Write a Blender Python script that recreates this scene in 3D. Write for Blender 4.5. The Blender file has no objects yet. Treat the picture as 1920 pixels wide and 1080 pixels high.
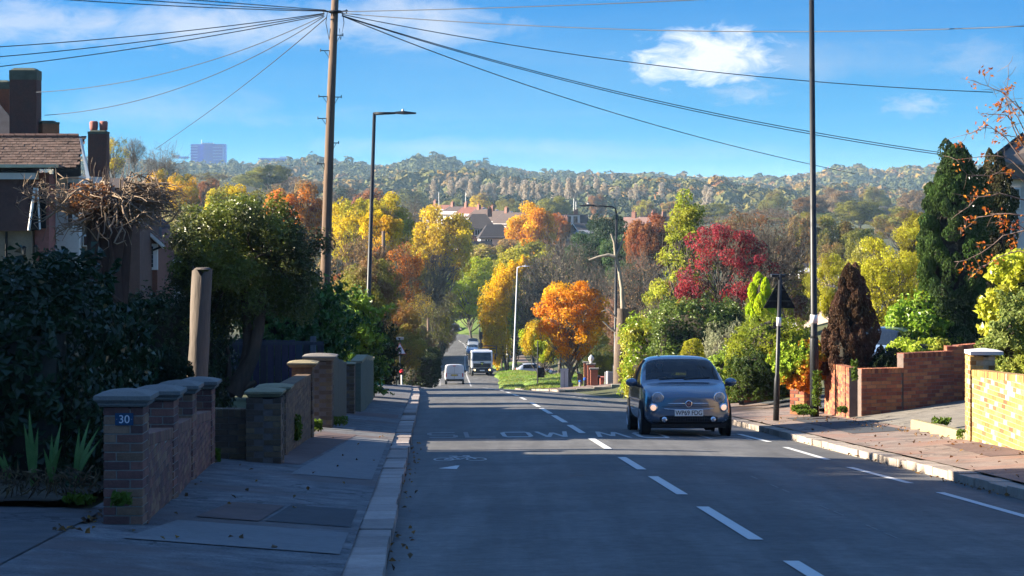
import bpy, bmesh, math, random
import numpy as np
SC = bpy.context.scene
COL = SC.collection
R = math.radians
# ---------------------------------------------------------------- camera, sky, sun, exposure
F = 4400.0; HZ = 370.0
cd = bpy.data.cameras.new('camera'); cam = bpy.data.objects.new('camera', cd); COL.objects.link(cam)
cd.sensor_width = 36.0; cd.lens = F / 1920 * 36.0
cd.shift_y = -(540 - HZ) / 1920.0
cam.location = (0, 0, 0); cam.rotation_euler = (R(90), 0, 0)
cd.clip_start = 0.5; cd.clip_end = 9000
SC.camera = cam
SUN_EL, SUN_AZ = 19.6, -87.0           # azimuth from +Y towards +X
sd = bpy.data.lights.new('sun', 'SUN'); so = bpy.data.objects.new('sun', sd); COL.objects.link(so)
sd.energy = 5.0; sd.angle = R(0.55); sd.color = (1.0, 0.88, 0.70)
so.rotation_euler = (R(90 - SUN_EL), 0, R(180 - SUN_AZ))
SC.view_settings.view_transform = 'Standard'
SC.view_settings.look = 'None'
SC.view_settings.exposure = 2.15
SC.view_settings.gamma = 1.0
SC.cycles.max_bounces = 6; SC.cycles.diffuse_bounces = 3; SC.cycles.glossy_bounces = 3
SC.cycles.transmission_bounces = 4; SC.cycles.transparent_max_bounces = 8; SC.cycles.volume_bounces = 0
SC.cycles.use_denoising = True
SC.cycles.caustics_reflective = False; SC.cycles.caustics_refractive = False
SC.cycles.sample_clamp_indirect = 6

world = bpy.data.worlds.new("World"); SC.world = world; world.use_nodes = True
wn = world.node_tree; wn.nodes.clear()
def N(nt, typ, **kw):
    n = nt.nodes.new(typ)
    for k, v in kw.items():
        if k.startswith('i_'):
            n.inputs[k[2:]].default_value = v
        else: setattr(n, k, v)
    return n
def L(nt, a, b): nt.links.new(a, b)
def math_n(nt, op, a, b=None, clamp=False):
    n = nt.nodes.new('ShaderNodeMath'); n.operation = op; n.use_clamp = clamp
    for i, v in enumerate((a, b)):
        if v is None: continue
        if isinstance(v, (int, float)): n.inputs[i].default_value = v
        else: nt.links.new(v, n.inputs[i])
    return n.outputs[0]
def mixc(nt, fac, a, b, blend='MIX'):
    n = nt.nodes.new('ShaderNodeMix'); n.data_type = 'RGBA'; n.blend_type = blend
    for idx, v in ((0, fac), (6, a), (7, b)):
        if isinstance(v, (int, float)): n.inputs[idx].default_value = v
        elif isinstance(v, (tuple, list)): n.inputs[idx].default_value = (*v[:3], 1)
        else: nt.links.new(v, n.inputs[idx])
    return n.outputs[2]
def ramp(nt, fac, stops):
    n = nt.nodes.new('ShaderNodeValToRGB'); cr = n.color_ramp
    while len(cr.elements) < len(stops): cr.elements.new(0.5)
    for e, (p, c) in zip(cr.elements, stops):
        e.position = p; e.color = (c, c, c, 1) if isinstance(c, (int, float)) else (*c[:3], 1)
    nt.links.new(fac, n.inputs[0]); return n.outputs[0]
tc = N(wn, 'ShaderNodeTexCoord')
sky = N(wn, 'ShaderNodeTexSky', sky_type='NISHITA', sun_disc=False, sun_elevation=R(SUN_EL), sun_rotation=R(SUN_AZ),
        altitude=60, air_density=1.0, dust_density=0.25, ozone_density=2.2)
vadd = N(wn, 'ShaderNodeVectorMath', operation='MULTIPLY_ADD')
vadd.inputs[1].default_value = (1, 1, 2.2); vadd.inputs[2].default_value = (0, 0, 0.10)
L(wn, tc.outputs['Generated'], vadd.inputs[0]); L(wn, vadd.outputs[0], sky.inputs[0])
# azure cast of the clear November sky
sep = N(wn, 'ShaderNodeSeparateXYZ'); L(wn, tc.outputs['Generated'], sep.inputs[0])
elev = sep.outputs[2]
grad = ramp(wn, elev, [(0.0, 0.0), (0.09, 1.0)])
tint = mixc(wn, grad, (0.095, 0.355, 0.44), (0.002, 0.305, 0.54))
tint = mixc(wn, ramp(wn, elev, [(0.10, 0.0), (0.55, 1.0)]), tint, (0.72, 0.92, 1.12))
skyc = mixc(wn, 1.0, sky.outputs[0], tint, 'MULTIPLY')
# clouds: high thin layer sampled on a plane above the ground, and a few low cumulus puffs
def cloud_plane(scale, off, detail, rough, lo, hi, zb=0.035):
    dz = math_n(wn, 'ADD', math_n(wn, 'MAXIMUM', elev, 0.0), zb)
    px = math_n(wn, 'DIVIDE', sep.outputs[0], dz); py = math_n(wn, 'DIVIDE', sep.outputs[1], dz)
    cb = N(wn, 'ShaderNodeCombineXYZ'); L(wn, px, cb.inputs[0]); L(wn, py, cb.inputs[1]); cb.inputs[2].default_value = off
    nz = N(wn, 'ShaderNodeTexNoise'); nz.inputs['Scale'].default_value = scale; nz.inputs['Detail'].default_value = detail
    nz.inputs['Roughness'].default_value = rough; nz.inputs['Distortion'].default_value = 0.3
    L(wn, cb.outputs[0], nz.inputs['Vector'])
    return ramp(wn, nz.outputs[0], [(lo, 0.0), (hi, 1.0)])
def cloud_puff(px, py, wx, wy, scale, seed, lo, hi):
    # one cloud standing at a compass bearing and elevation of the sky
    ax = (px - 960) / F; az = (HZ - py) / F
    dx = math_n(wn, 'DIVIDE', sep.outputs[0], math_n(wn, 'MAXIMUM', sep.outputs[1], 0.05))
    dz = math_n(wn, 'DIVIDE', elev, math_n(wn, 'MAXIMUM', sep.outputs[1], 0.05))
    ux = math_n(wn, 'DIVIDE', math_n(wn, 'SUBTRACT', dx, ax), wx / F)
    uz = math_n(wn, 'DIVIDE', math_n(wn, 'SUBTRACT', dz, az), wy / F)
    r2 = math_n(wn, 'ADD', math_n(wn, 'MULTIPLY', ux, ux), math_n(wn, 'MULTIPLY', uz, uz))
    fall = math_n(wn, 'SUBTRACT', 1.0, math_n(wn, 'POWER', r2, 0.5), True)
    front = math_n(wn, 'GREATER_THAN', sep.outputs[1], 0.1)
    cb = N(wn, 'ShaderNodeCombineXYZ'); L(wn, ux, cb.inputs[0]); L(wn, math_n(wn, 'MULTIPLY', uz, wy / wx * 2.2), cb.inputs[1]); cb.inputs[2].default_value = seed
    nz = N(wn, 'ShaderNodeTexNoise'); nz.inputs['Scale'].default_value = scale; nz.inputs['Detail'].default_value = 10
    nz.inputs['Roughness'].default_value = 0.62; nz.inputs['Distortion'].default_value = 0.5
    L(wn, cb.outputs[0], nz.inputs['Vector'])
    s = math_n(wn, 'ADD', nz.outputs[0], math_n(wn, 'MULTIPLY', math_n(wn, 'SUBTRACT', fall, 0.45), 0.55))
    m = ramp(wn, s, [(0.40 + (lo-0.7)*0.5, 0.0), (0.40 + (hi-0.7)*0.62, 1.0)])
    return math_n(wn, 'MULTIPLY', math_n(wn, 'MULTIPLY', m, front), math_n(wn, 'MULTIPLY', fall, 3.2, True))
CL = 2.4                                      # cloud radiance before the world strength
c1 = cloud_plane(0.16, 3.7, 6, 0.6, 0.52, 0.85, 0.05)
c2 = cloud_plane(0.42, 9.1, 4, 0.5, 0.55, 0.80, 0.03)
veil = math_n(wn, 'ADD', math_n(wn, 'MULTIPLY', c1, 0.16), math_n(wn, 'MULTIPLY', c2, 0.10))
skyv = mixc(wn, veil, skyc, (0.80 * CL, 0.93 * CL, 1.12 * CL))
out = skyv
for (px, py, wx, wy, sc_, sd_, lo, hi, op, br) in [
        (1330, 108, 215, 84, 2.9, 1.3, 0.70, 1.15, 0.85, 1.22),
        (1520, 120, 420, 70, 2.6, 5.1, 0.72, 1.45, 0.30, 0.80),
        (1400, 178, 110, 34, 3.6, 8.1, 0.72, 1.45, 0.35, 0.95),
        (1715, 198, 90, 34, 3.4, 4.4, 0.70, 1.45, 0.45, 0.92),
        (1840, 110, 130, 70, 2.4, 2.4, 0.75, 1.4, 0.25, 0.85),
        (740, 40, 330, 75, 2.6, 6.6, 0.65, 1.3, 0.60, 0.97),
        (360, 55, 350, 75, 2.8, 11.0, 0.65, 1.3, 0.62, 0.98),
        (60, 40, 220, 70, 2.4, 13.0, 0.70, 1.35, 0.50, 0.96),
        (300, 205, 460, 60, 3.0, 17.0, 0.72, 1.45, 0.30, 0.93),
        (820, 275, 420, 30, 3.0, 19.0, 0.72, 1.45, 0.30, 0.92),
        (1150, 285, 500, 34, 3.4, 23.0, 0.72, 1.45, 0.22, 0.8)]:
    m = cloud_puff(px, py, wx, wy, sc_, sd_, lo, hi)
    out = mixc(wn, math_n(wn, 'MULTIPLY', m, op), out, (0.98 * CL * br, 1.0 * CL * br, 1.05 * CL * br))
bg = N(wn, 'ShaderNodeBackground'); bg.inputs[1].default_value = 0.092
L(wn, out, bg.inputs[0]); wo = N(wn, 'ShaderNodeOutputWorld'); L(wn, bg.outputs[0], wo.inputs[0])

# ---------------------------------------------------------------- road geometry (z = 0 is the eye of the camera)
def pchip(xs, ys):
    xs = np.array(xs, float); ys = np.array(ys, float)
    h = np.diff(xs); d = np.diff(ys) / h; m = np.zeros_like(ys)
    for i in range(1, len(xs) - 1):
        if d[i-1] * d[i] > 0:
            w1 = 2*h[i] + h[i-1]; w2 = h[i] + 2*h[i-1]
            m[i] = (w1 + w2) / (w1 / d[i-1] + w2 / d[i])
    m[0] = d[0]; m[-1] = d[-1]
    def f(x):
        x = np.clip(np.asarray(x, float), xs[0], xs[-1]); i = np.clip(np.searchsorted(xs, x) - 1, 0, len(xs) - 2)
        t = (x - xs[i]) / h[i]
        return ((1+2*t)*(1-t)**2)*ys[i] + t*(1-t)**2*h[i]*m[i] + t*t*(3-2*t)*ys[i+1] + t*t*(t-1)*h[i]*m[i+1]
    return f
zr = pchip([-20, 0, 30, 59, 75, 90, 103, 120, 150, 180, 200, 225, 255, 290, 330, 400, 450, 500, 560, 700, 900, 1000],
           [-0.54, -1.755, -3.58, -5.35, -6.38, -7.42, -8.40, -9.73, -12.28, -14.75, -16.3, -17.93, -19.3, -20.9, -22.3, -23.3, -23.8, -21, -15, -14, -19, -20])
xc = pchip([-20, 0, 40, 80, 103, 120, 225, 255, 290, 330, 350, 380, 400, 450, 520, 1000],
           [3.54, 2.85, 1.47, 0.05, -0.95, -1.55, -4.0, -4.93, -5.8, -6.6, -6.9, -9.2, -11.3, -17.4, -30, -60])
wr = pchip([-20, 30, 40, 60, 110, 160, 230, 260, 1000], [3.9, 3.9, 3.75, 3.7, 3.8, 3.8, 3.4, 3.6, 3.6])
WL = 3.2
def w_ll(Y): return WL + 0.5 * np.clip((np.asarray(Y, float) - 140) / 80, 0, 1)
def drop_r(Y): return np.interp(Y, [0, 40, 60, 75, 100, 125, 160], [0.015, 0.018, 0.03, 0.075, 0.08, 0.05, 0.015])
def road_z(Y, off):
    off = np.asarray(off, float)
    return zr(Y) - np.where(off > 0, off * drop_r(Y), -off * 0.008)
# heights of the ground beside the road, relative to the road's centre line
def side_z(Y, off):
    Y = np.asarray(Y, float); off = np.asarray(off, float)
    eR = road_z(Y, wr(Y)) + 0.11
    far = np.interp(Y, [0, 120, 200, 1000], [1, 1, 0, 0])
    o = np.maximum(off - wr(Y), 0)
    zR = eR + np.minimum(o, 1.9) * 0.06 + np.clip(o - 1.9, 0, 12) * (0.11 * far + 0.02)
    eL = road_z(Y, -w_ll(Y)) + 0.11
    o = np.maximum(-off - w_ll(Y), 0)
    zL = eL + np.minimum(o, 2.4) * 0.075 + np.clip(o - 2.4, 0, 8) * 0.02
    return np.where(off > 0, zR, zL)
sky_f = pchip([-900, 0, 200, 300, 450, 560, 640, 720, 760, 820, 860, 960, 1060, 1200, 1300, 1400, 1520, 1600, 1650, 1700, 1760, 1850, 1920, 2900],
              [290, 288, 292, 298, 304, 300, 300, 308, 300, 293, 307, 317, 325, 323, 328, 331, 327, 321, 334, 329, 322, 320, 318, 310])
rs = np.random.RandomState(4)
BK = [(rs.uniform(-1, 1, 2) * 2 * math.pi / lam, rs.uniform(0, 6.28), amp) for lam, amp in
      [(520, 3.0), (380, 2.6), (260, 2.0), (190, 1.4), (140, 1.0), (90, 0.6)] for _ in range(2)]
def ground(X, Y):
    X = np.asarray(X, float); Y = np.asarray(Y, float)
    off = X - xc(Y)
    zn = side_z(Y, off)
    # left slope at mid distance stands higher, so do the streets beyond the valley
    zn = zn + 14 * np.clip((-X - 25) / 60, 0, 1) * np.clip((Y - 180) / 200, 0, 1) * np.clip((1000 - Y) / 300, 0, 1)
    zn = zn + 3.0 * np.clip((X - 12) / 40, 0, 1) * np.clip((Y - 60) / 100, 0, 1) * np.clip((1000 - Y) / 300, 0, 1)
    zn = zn + 4.5 * np.clip((-off - 7) / 14, 0, 1) * np.clip((Y - 80) / 60, 0, 1) + 2.5 * np.clip((off - 10) / 12, 0, 1) * np.clip((Y - 70) / 60, 0, 1)
    t = np.clip((Y - 1000) / 1600, 0, 1.0)
    px = 960 + F * X / np.maximum(Y, 1)
    top = (HZ - sky_f(px)) * 2600 / F - 15
    s = 0.55 * t + 0.45 * t * t * (3 - 2 * t)
    zf = -20 + (top + 20) * s
    bump = sum(a * np.sin(k[0] * X + k[1] * Y + p) for k, p, a in BK)
    zf = zf + bump * np.clip((Y - 950) / 200, 0, 1) * np.clip((2600 - Y) / 300, 0, 1)
    zf = zf - 0.06 * np.maximum(Y - 2650, 0)
    return np.where(Y > 1000, zf, zn)
def g(X, Y): return float(ground(X, Y))
def W(px, py, Y): return ((px - 960) * Y / F, Y, (HZ - py) * Y / F)
def X_(px, Y): return (px - 960) * Y / F
def Z_(py, Y): return (HZ - py) * Y / F

# ---------------------------------------------------------------- object helpers
def link(o, parent=None):
    COL.objects.link(o)
    if parent is not None: o.parent = parent
    return o
def tag(o, label=None, cat=None, group=None, kind=None):
    if label: o['label'] = label
    if cat: o['category'] = cat
    if group: o['group'] = group
    if kind: o['kind'] = kind
    return o
def thing(name, label, cat, loc=(0, 0, 0), rz=0.0, group=None):
    o = bpy.data.objects.new(name, None); o.empty_display_size = 0.2
    link(o); o.location = loc; o.rotation_euler = (0, 0, rz)
    return tag(o, label, cat, group)
def copy_tree(o, parent=None):
    c = o.copy(); link(c)
    if parent is not None: c.parent = parent
    for ch in list(o.children): copy_tree(ch, c)
    return c
def mesh_np(name, V, Fq, mats=(), mi=None, smooth=False, attrs=None):
    """V (n,3), Fq (m,k) with k = 3 or 4"""
    V = np.ascontiguousarray(V, dtype=np.float32); Fq = np.ascontiguousarray(Fq, dtype=np.int32)
    me = bpy.data.meshes.new(name); k = Fq.shape[1]
    me.vertices.add(len(V)); me.vertices.foreach_set('co', V.ravel())
    me.loops.add(Fq.size); me.loops.foreach_set('vertex_index', Fq.ravel())
    me.polygons.add(len(Fq)); me.polygons.foreach_set('loop_start', np.arange(0, Fq.size, k, dtype=np.int32))
    for m in mats: me.materials.append(m)
    if mi is not None: me.polygons.foreach_set('material_index', np.asarray(mi, dtype=np.int32))
    me.polygons.foreach_set('use_smooth', np.full(len(Fq), smooth))
    for an, av in (attrs or {}).items():
        a = me.attributes.new(an, 'FLOAT', 'POINT'); a.data.foreach_set('value', np.asarray(av, dtype=np.float32))
    me.update(calc_edges=True)
    return me
class MB:
    def __init__(s): s.V = []; s.F = []; s.M = []
    def add(s, vs, fs, m=0):
        b = len(s.V); s.V += [tuple(map(float, v)) for v in vs]; s.F += [tuple(b + i for i in f) for f in fs]; s.M += [m] * len(fs); return s
    def box(s, x0, x1, y0, y1, z0, z1, m=0):
        return s.add([(x0,y0,z0),(x1,y0,z0),(x1,y1,z0),(x0,y1,z0),(x0,y0,z1),(x1,y0,z1),(x1,y1,z1),(x0,y1,z1)],
                     [(0,3,2,1),(4,5,6,7),(0,1,5,4),(1,2,6,5),(2,3,7,6),(3,0,4,7)], m)
    def obox(s, c, size, rz=0, m=0, rx=0):
        b = len(s.V); s.box(-size[0]/2, size[0]/2, -size[1]/2, size[1]/2, -size[2]/2, size[2]/2, m)
        ca, sa, cx, sx = math.cos(rz), math.sin(rz), math.cos(rx), math.sin(rx)
        for i in range(b, len(s.V)):
            x, y, z = s.V[i]; y, z = y*cx - z*sx, y*sx + z*cx
            s.V[i] = (c[0] + x*ca - y*sa, c[1] + x*sa + y*ca, c[2] + z)
        return s
    def tube(s, pts, r, n=8, m=0, cap=True):
        pts = [np.array(p, float) for p in pts]; k = len(pts)
        rr = [r] * k if isinstance(r, (int, float)) else list(r)
        b = len(s.V); up = np.array((0.31, 0.17, 0.93))
        for i, p in enumerate(pts):
            d = pts[min(i+1, k-1)] - pts[max(i-1, 0)]; d = d / (np.linalg.norm(d) + 1e-9)
            if abs(d @ up) > 0.97: up = np.array((0.9, 0.3, 0.1))
            a = np.cross(d, up); a /= np.linalg.norm(a) + 1e-9; c = np.cross(d, a)
            for j in range(n):
                t = 2*math.pi*j/n; q = p + rr[i]*(a*math.cos(t) + c*math.sin(t)); s.V.append(tuple(q))
        for i in range(k-1):
            for j in range(n):
                j2 = (j+1) % n; s.F.append((b+i*n+j, b+i*n+j2, b+(i+1)*n+j2, b+(i+1)*n+j)); s.M.append(m)
        if cap:
            s.F.append(tuple(b+j for j in range(n))[::-1]); s.M.append(m)
            s.F.append(tuple(b+(k-1)*n+j for j in range(n))); s.M.append(m)
        return s
    def lathe(s, prof, n=16, c=(0, 0, 0), axis='z', m=0):
        b = len(s.V)
        for (r, z) in prof:
            for j in range(n):
                t = 2*math.pi*j/n; x, y = r*math.cos(t), r*math.sin(t)
                p = (x, y, z) if axis == 'z' else ((x, z, y) if axis == 'y' else (z, x, y))
                s.V.append((c[0]+p[0], c[1]+p[1], c[2]+p[2]))
        for i in range(len(prof)-1):
            for j in range(n):
                j2 = (j+1) % n; s.F.append((b+i*n+j, b+i*n+j2, b+(i+1)*n+j2, b+(i+1)*n+j)); s.M.append(m)
        s.F.append(tuple(b+j for j in range(n))[::-1]); s.M.append(m)
        s.F.append(tuple(b+(len(prof)-1)*n+j for j in range(n))); s.M.append(m)
        return s
    def prism(s, poly, y0, y1, m=0, axis='y'):
        """poly of (x,z) extruded along y (or (x,y) along z)"""
        n = len(poly)
        f = (lambda p, t: (p[0], t, p[1])) if axis == 'y' else ((lambda p, t: (p[0], p[1], t)) if axis == 'z' else (lambda p, t: (t, p[0], p[1])))
        vs = [f(p, y0) for p in poly] + [f(p, y1) for p in poly]
        fs = [tuple(range(n)), tuple(range(2*n-1, n-1, -1))] + [(i, i+n, (i+1) % n + n, (i+1) % n) for i in range(n)]
        return s.add(vs, fs, m)
    def mesh(s, name, mats, smooth=False, bevel=0):
        me = bpy.data.meshes.new(name); me.from_pydata(s.V, [], s.F)
        for m in (mats if isinstance(mats, (list, tuple)) else [mats]): me.materials.append(m)
        me.polygons.foreach_set('material_index', s.M)
        bm = bmesh.new(); bm.from_mesh(me); bmesh.ops.recalc_face_normals(bm, faces=bm.faces)
        if bevel: bmesh.ops.bevel(bm, geom=[e for e in bm.edges], offset=bevel, segments=1, affect='EDGES', profile=0.5)
        bm.to_mesh(me); bm.free()
        if smooth: me.polygons.foreach_set('use_smooth', [True] * len(me.polygons))
        me.update(); return me
    def build(s, name, mats, parent=None, smooth=False, loc=(0, 0, 0), bevel=0, color=None, rot=None):
        o = bpy.data.objects.new(name, s.mesh(name, mats, smooth, bevel)); link(o, parent); o.location = loc
        if rot: o.rotation_euler = rot
        if color: o.color = (*color, 1)
        return o
# ---------------------------------------------------------------- materials
def new_mat(name):
    m = bpy.data.materials.new(name); m.use_nodes = True; nt = m.node_tree; nt.nodes.clear()
    return m, nt
def P_(nt, base, rough=0.7, metal=0.0, spec=0.5, **kw):
    p = N(nt, 'ShaderNodeBsdfPrincipled')
    if isinstance(base, (tuple, list)): p.inputs['Base Color'].default_value = (*base[:3], 1)
    else: L(nt, base, p.inputs['Base Color'])
    if isinstance(rough, (int, float)): p.inputs['Roughness'].default_value = rough
    else: L(nt, rough, p.inputs['Roughness'])
    p.inputs['Metallic'].default_value = metal; p.inputs['Specular IOR Level'].default_value = spec
    for k, v in kw.items(): p.inputs[k.replace('_', ' ')].default_value = v
    return p
def fin(nt, sh, disp=None):
    o = N(nt, 'ShaderNodeOutputMaterial'); L(nt, sh, o.inputs[0]); return o
def noise(nt, scale, detail=3, rough=0.55, coord='w', sx=(1, 1, 1)):
    if coord == 'w': g_ = N(nt, 'ShaderNodeNewGeometry').outputs['Position']
    else: g_ = N(nt, 'ShaderNodeTexCoord').outputs['Object']
    if sx != (1, 1, 1):
        mp = N(nt, 'ShaderNodeVectorMath', operation='MULTIPLY'); mp.inputs[1].default_value = sx; L(nt, g_, mp.inputs[0]); g_ = mp.outputs[0]
    n = N(nt, 'ShaderNodeTexNoise'); n.inputs['Scale'].default_value = scale; n.inputs['Detail'].default_value = detail; n.inputs['Roughness'].default_value = rough
    L(nt, g_, n.inputs['Vector']); return n.outputs[0]
def bumpn(nt, h, strength, dist=0.02):
    b = N(nt, 'ShaderNodeBump'); b.inputs['Strength'].default_value = strength; b.inputs['Distance'].default_value = dist
    L(nt, h, b.inputs['Height']); return b.outputs[0]
def mat(name, col, rough=0.75, metal=0.0, var=0.25, scale=3.0, col2=None, c2amt=0.5, bump=0.0, bscale=40.0, spec=0.4, coord='w', obj=False, emit=0, sx=(1, 1, 1), coat=0):
    """procedural material: base colour broken up by two noises, optional second colour in patches, optional per-object colour"""
    m, nt = new_mat(name)
    base = col
    if obj:
        oi = N(nt, 'ShaderNodeObjectInfo'); base = oi.outputs['Color']
    n1 = noise(nt, scale, 4, 0.6, coord, sx); n2 = noise(nt, scale * 7.3, 3, 0.6, coord, sx)
    if col2 is not None: base = mixc(nt, ramp(nt, n1, [(0.5 - 0.18, 0.0), (0.5 + 0.2, c2amt)]), base, col2)
    s = math_n(nt, 'ADD', math_n(nt, 'MULTIPLY', n1, 0.6), math_n(nt, 'MULTIPLY', n2, 0.4))
    mul = ramp(nt, s, [(0.3, 1 - var), (0.7, 1 + var * 0.8)])
    c = mixc(nt, 1.0, base, mul, 'MULTIPLY')
    p = P_(nt, c, rough, metal, spec)
    if coat: p.inputs['Coat Weight'].default_value = coat; p.inputs['Coat Roughness'].default_value = 0.05
    if emit:
        L(nt, c, p.inputs['Emission Color']); p.inputs['Emission Strength'].default_value = emit
    if bump: L(nt, bumpn(nt, noise(nt, bscale, 4, 0.6, coord, sx), bump), p.inputs['Normal'])
    fin(nt, p.outputs[0]); return m
def leaf_mat(name, rough=0.5, spec=0.3, trans=0.35, vlo=0.52, vhi=1.10, hue=0.03):
    """foliage: object colour blended to a second object colour by the leaf's w value, brightness by its v value"""
    m, nt = new_mat(name)
    oi = N(nt, 'ShaderNodeObjectInfo')
    t2 = N(nt, 'ShaderNodeAttribute', attribute_type='OBJECT', attribute_name='tint2')
    w = N(nt, 'ShaderNodeAttribute', attribute_type='GEOMETRY', attribute_name='w')
    v = N(nt, 'ShaderNodeAttribute', attribute_type='GEOMETRY', attribute_name='v')
    c = mixc(nt, ramp(nt, w.outputs['Fac'], [(0.40, 0.0), (0.60, 1.0)]), oi.outputs['Color'], t2.outputs['Color'])
    hs = N(nt, 'ShaderNodeHueSaturation')
    L(nt, c, hs.inputs['Color'])
    L(nt, math_n(nt, 'ADD', 0.5 - hue / 2, math_n(nt, 'MULTIPLY', v.outputs['Fac'], hue)), hs.inputs['Hue'])
    L(nt, math_n(nt, 'ADD', vlo, math_n(nt, 'MULTIPLY', v.outputs['Fac'], vhi - vlo)), hs.inputs['Value'])
    hs.inputs['Saturation'].default_value = 1.0
    p = P_(nt, hs.outputs[0], rough, 0, spec)
    tr = N(nt, 'ShaderNodeBsdfTranslucent'); L(nt, hs.outputs[0], tr.inputs[0])
    mx = N(nt, 'ShaderNodeMixShader'); mx.inputs[0].default_value = trans
    L(nt, p.outputs[0], mx.inputs[1]); L(nt, tr.outputs[0], mx.inputs[2])
    fin(nt, mx.outputs[0]); return m
M = {}
M['leaf'] = leaf_mat('leaf_matt', 0.55, 0.25, 0.42)
M['leaf_gloss'] = leaf_mat('leaf_glossy', 0.38, 0.45, 0.28)
M['conifer'] = leaf_mat('conifer_spray', 0.75, 0.12, 0.15, 0.55, 1.3)
M['bark'] = mat('bark', (0.12, 0.10, 0.08), 0.9, obj=True, var=0.45, scale=2.5, bump=0.8, bscale=14, coord='o', sx=(1, 1, 0.25))
M['twig'] = mat('twig', (0.12, 0.10, 0.08), 0.85, obj=True, var=0.35, scale=1.5)
# ---------------------------------------------------------------- structure materials
def road_material():
    m, nt = new_mat('asphalt')
    n1 = noise(nt, 0.35, 5, 0.6, 'w', (1, 0.35, 1)); n2 = noise(nt, 60, 2, 0.7); n3 = noise(nt, 2.2, 4, 0.6); n4 = noise(nt, 0.9, 3, 0.6, 'w', (2.5, 0.12, 1))
    s = math_n(nt, 'ADD', math_n(nt, 'MULTIPLY', n1, 0.35), math_n(nt, 'ADD', math_n(nt, 'MULTIPLY', n2, 0.35), math_n(nt, 'MULTIPLY', n3, 0.3)))
    c = ramp(nt, s, [(0.34, (0.070, 0.071, 0.073)), (0.5, (0.108, 0.107, 0.105)), (0.66, (0.165, 0.160, 0.150))])
    wear = ramp(nt, n4, [(0.42, 0.86), (0.62, 1.18)])
    c = mixc(nt, 1.0, c, wear, 'MULTIPLY')
    # sparse pale chips in the surface
    vo = N(nt, 'ShaderNodeTexVoronoi'); vo.inputs['Scale'].default_value = 26
    L(nt, N(nt, 'ShaderNodeNewGeometry').outputs['Position'], vo.inputs['Vector'])
    sepc = N(nt, 'ShaderNodeSeparateColor'); L(nt, vo.outputs['Color'], sepc.inputs[0])
    chip = math_n(nt, 'MULTIPLY', math_n(nt, 'GREATER_THAN', sepc.outputs[0], 0.93), math_n(nt, 'LESS_THAN', vo.outputs['Distance'], 0.24))
    c = mixc(nt, math_n(nt, 'MULTIPLY', chip, 0.5), c, (0.22, 0.21, 0.19))
    n5 = noise(nt, 0.55, 6, 0.7); c = mixc(nt, ramp(nt, n5, [(0.52, 0.0), (0.56, 0.5)]), c, (0.065, 0.067, 0.070))
    n6 = noise(nt, 7.0, 4, 0.7); c = mixc(nt, 1.0, c, ramp(nt, n6, [(0.3, 0.78), (0.7, 1.22)]), 'MULTIPLY')
    p = P_(nt, c, 0.78, 0, 0.35)
    L(nt, bumpn(nt, n2, 0.35, 0.01), p.inputs['Normal']); fin(nt, p.outputs[0]); return m
def pave_material(name, dark, mid, light, rust, rscale=0.5):
    m, nt = new_mat(name)
    n1 = noise(nt, rscale, 5, 0.6); n2 = noise(nt, 45, 2, 0.7); n3 = noise(nt, 2.6, 5, 0.65)
    s = math_n(nt, 'ADD', math_n(nt, 'MULTIPLY', n3, 0.6), math_n(nt, 'MULTIPLY', n2, 0.4))
    c = ramp(nt, s, [(0.36, dark), (0.5, mid), (0.64, light)])
    c = mixc(nt, ramp(nt, n1, [(0.5, 0.0), (0.62, 0.75)]), c, rust)
    # thin cracks along voronoi edges, only here and there
    vo = N(nt, 'ShaderNodeTexVoronoi', feature='DISTANCE_TO_EDGE'); vo.inputs['Scale'].default_value = 0.8
    nd = N(nt, 'ShaderNodeTexNoise'); nd.inputs['Scale'].default_value = 3
    geo = N(nt, 'ShaderNodeNewGeometry').outputs['Position']; L(nt, geo, nd.inputs['Vector'])
    va = N(nt, 'ShaderNodeVectorMath', operation='MULTIPLY_ADD'); va.inputs[1].default_value = (0.5,)*3
    L(nt, nd.outputs['Color'], va.inputs[0]); L(nt, geo, va.inputs[2]); L(nt, va.outputs[0], vo.inputs['Vector'])
    ck = math_n(nt, 'MULTIPLY', math_n(nt, 'LESS_THAN', vo.outputs['Distance'], 0.014), ramp(nt, n1, [(0.45, 1.0), (0.55, 0.0)]))
    c = mixc(nt, math_n(nt, 'MULTIPLY', ck, 0.6), c, (0.012, 0.011, 0.010))
    p = P_(nt, c, 0.85, 0, 0.3)
    L(nt, bumpn(nt, n2, 0.3, 0.01), p.inputs['Normal']); fin(nt, p.outputs[0]); return m
M['road'] = road_material()
M['pave_l'] = pave_material('pavement_left_surface', (0.05, 0.053, 0.06), (0.115, 0.118, 0.125), (0.21, 0.21, 0.21), (0.105, 0.075, 0.068))
M['pave_r'] = pave_material('pavement_right_surface', (0.13, 0.098, 0.08), (0.21, 0.16, 0.135), (0.30, 0.24, 0.20), (0.24, 0.14, 0.105), 0.8)
M['apron'] = pave_material('driveway_asphalt', (0.045, 0.048, 0.054), (0.075, 0.08, 0.088), (0.12, 0.12, 0.125), (0.07, 0.06, 0.055))
M['drive'] = pave_material('driveway_surface', (0.12, 0.105, 0.085), (0.19, 0.17, 0.14), (0.27, 0.24, 0.20), (0.15, 0.13, 0.11))
M['patch_red'] = mat('repair_strip_red', (0.115, 0.075, 0.068), 0.9, var=0.35, scale=2, bump=0.3)
M['patch_light'] = mat('pale_strip', (0.17, 0.175, 0.18), 0.9, var=0.3, scale=2, col2=(0.12, 0.12, 0.125), bump=0.3)
M['patch_dark'] = mat('repair_strip_dark', (0.05, 0.053, 0.06), 0.9, var=0.3, scale=3, bump=0.3)
M['granite'] = mat('granite_kerb', (0.30, 0.26, 0.235), 0.8, obj=True, var=0.28, scale=3, bump=0.45, bscale=30)
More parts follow.
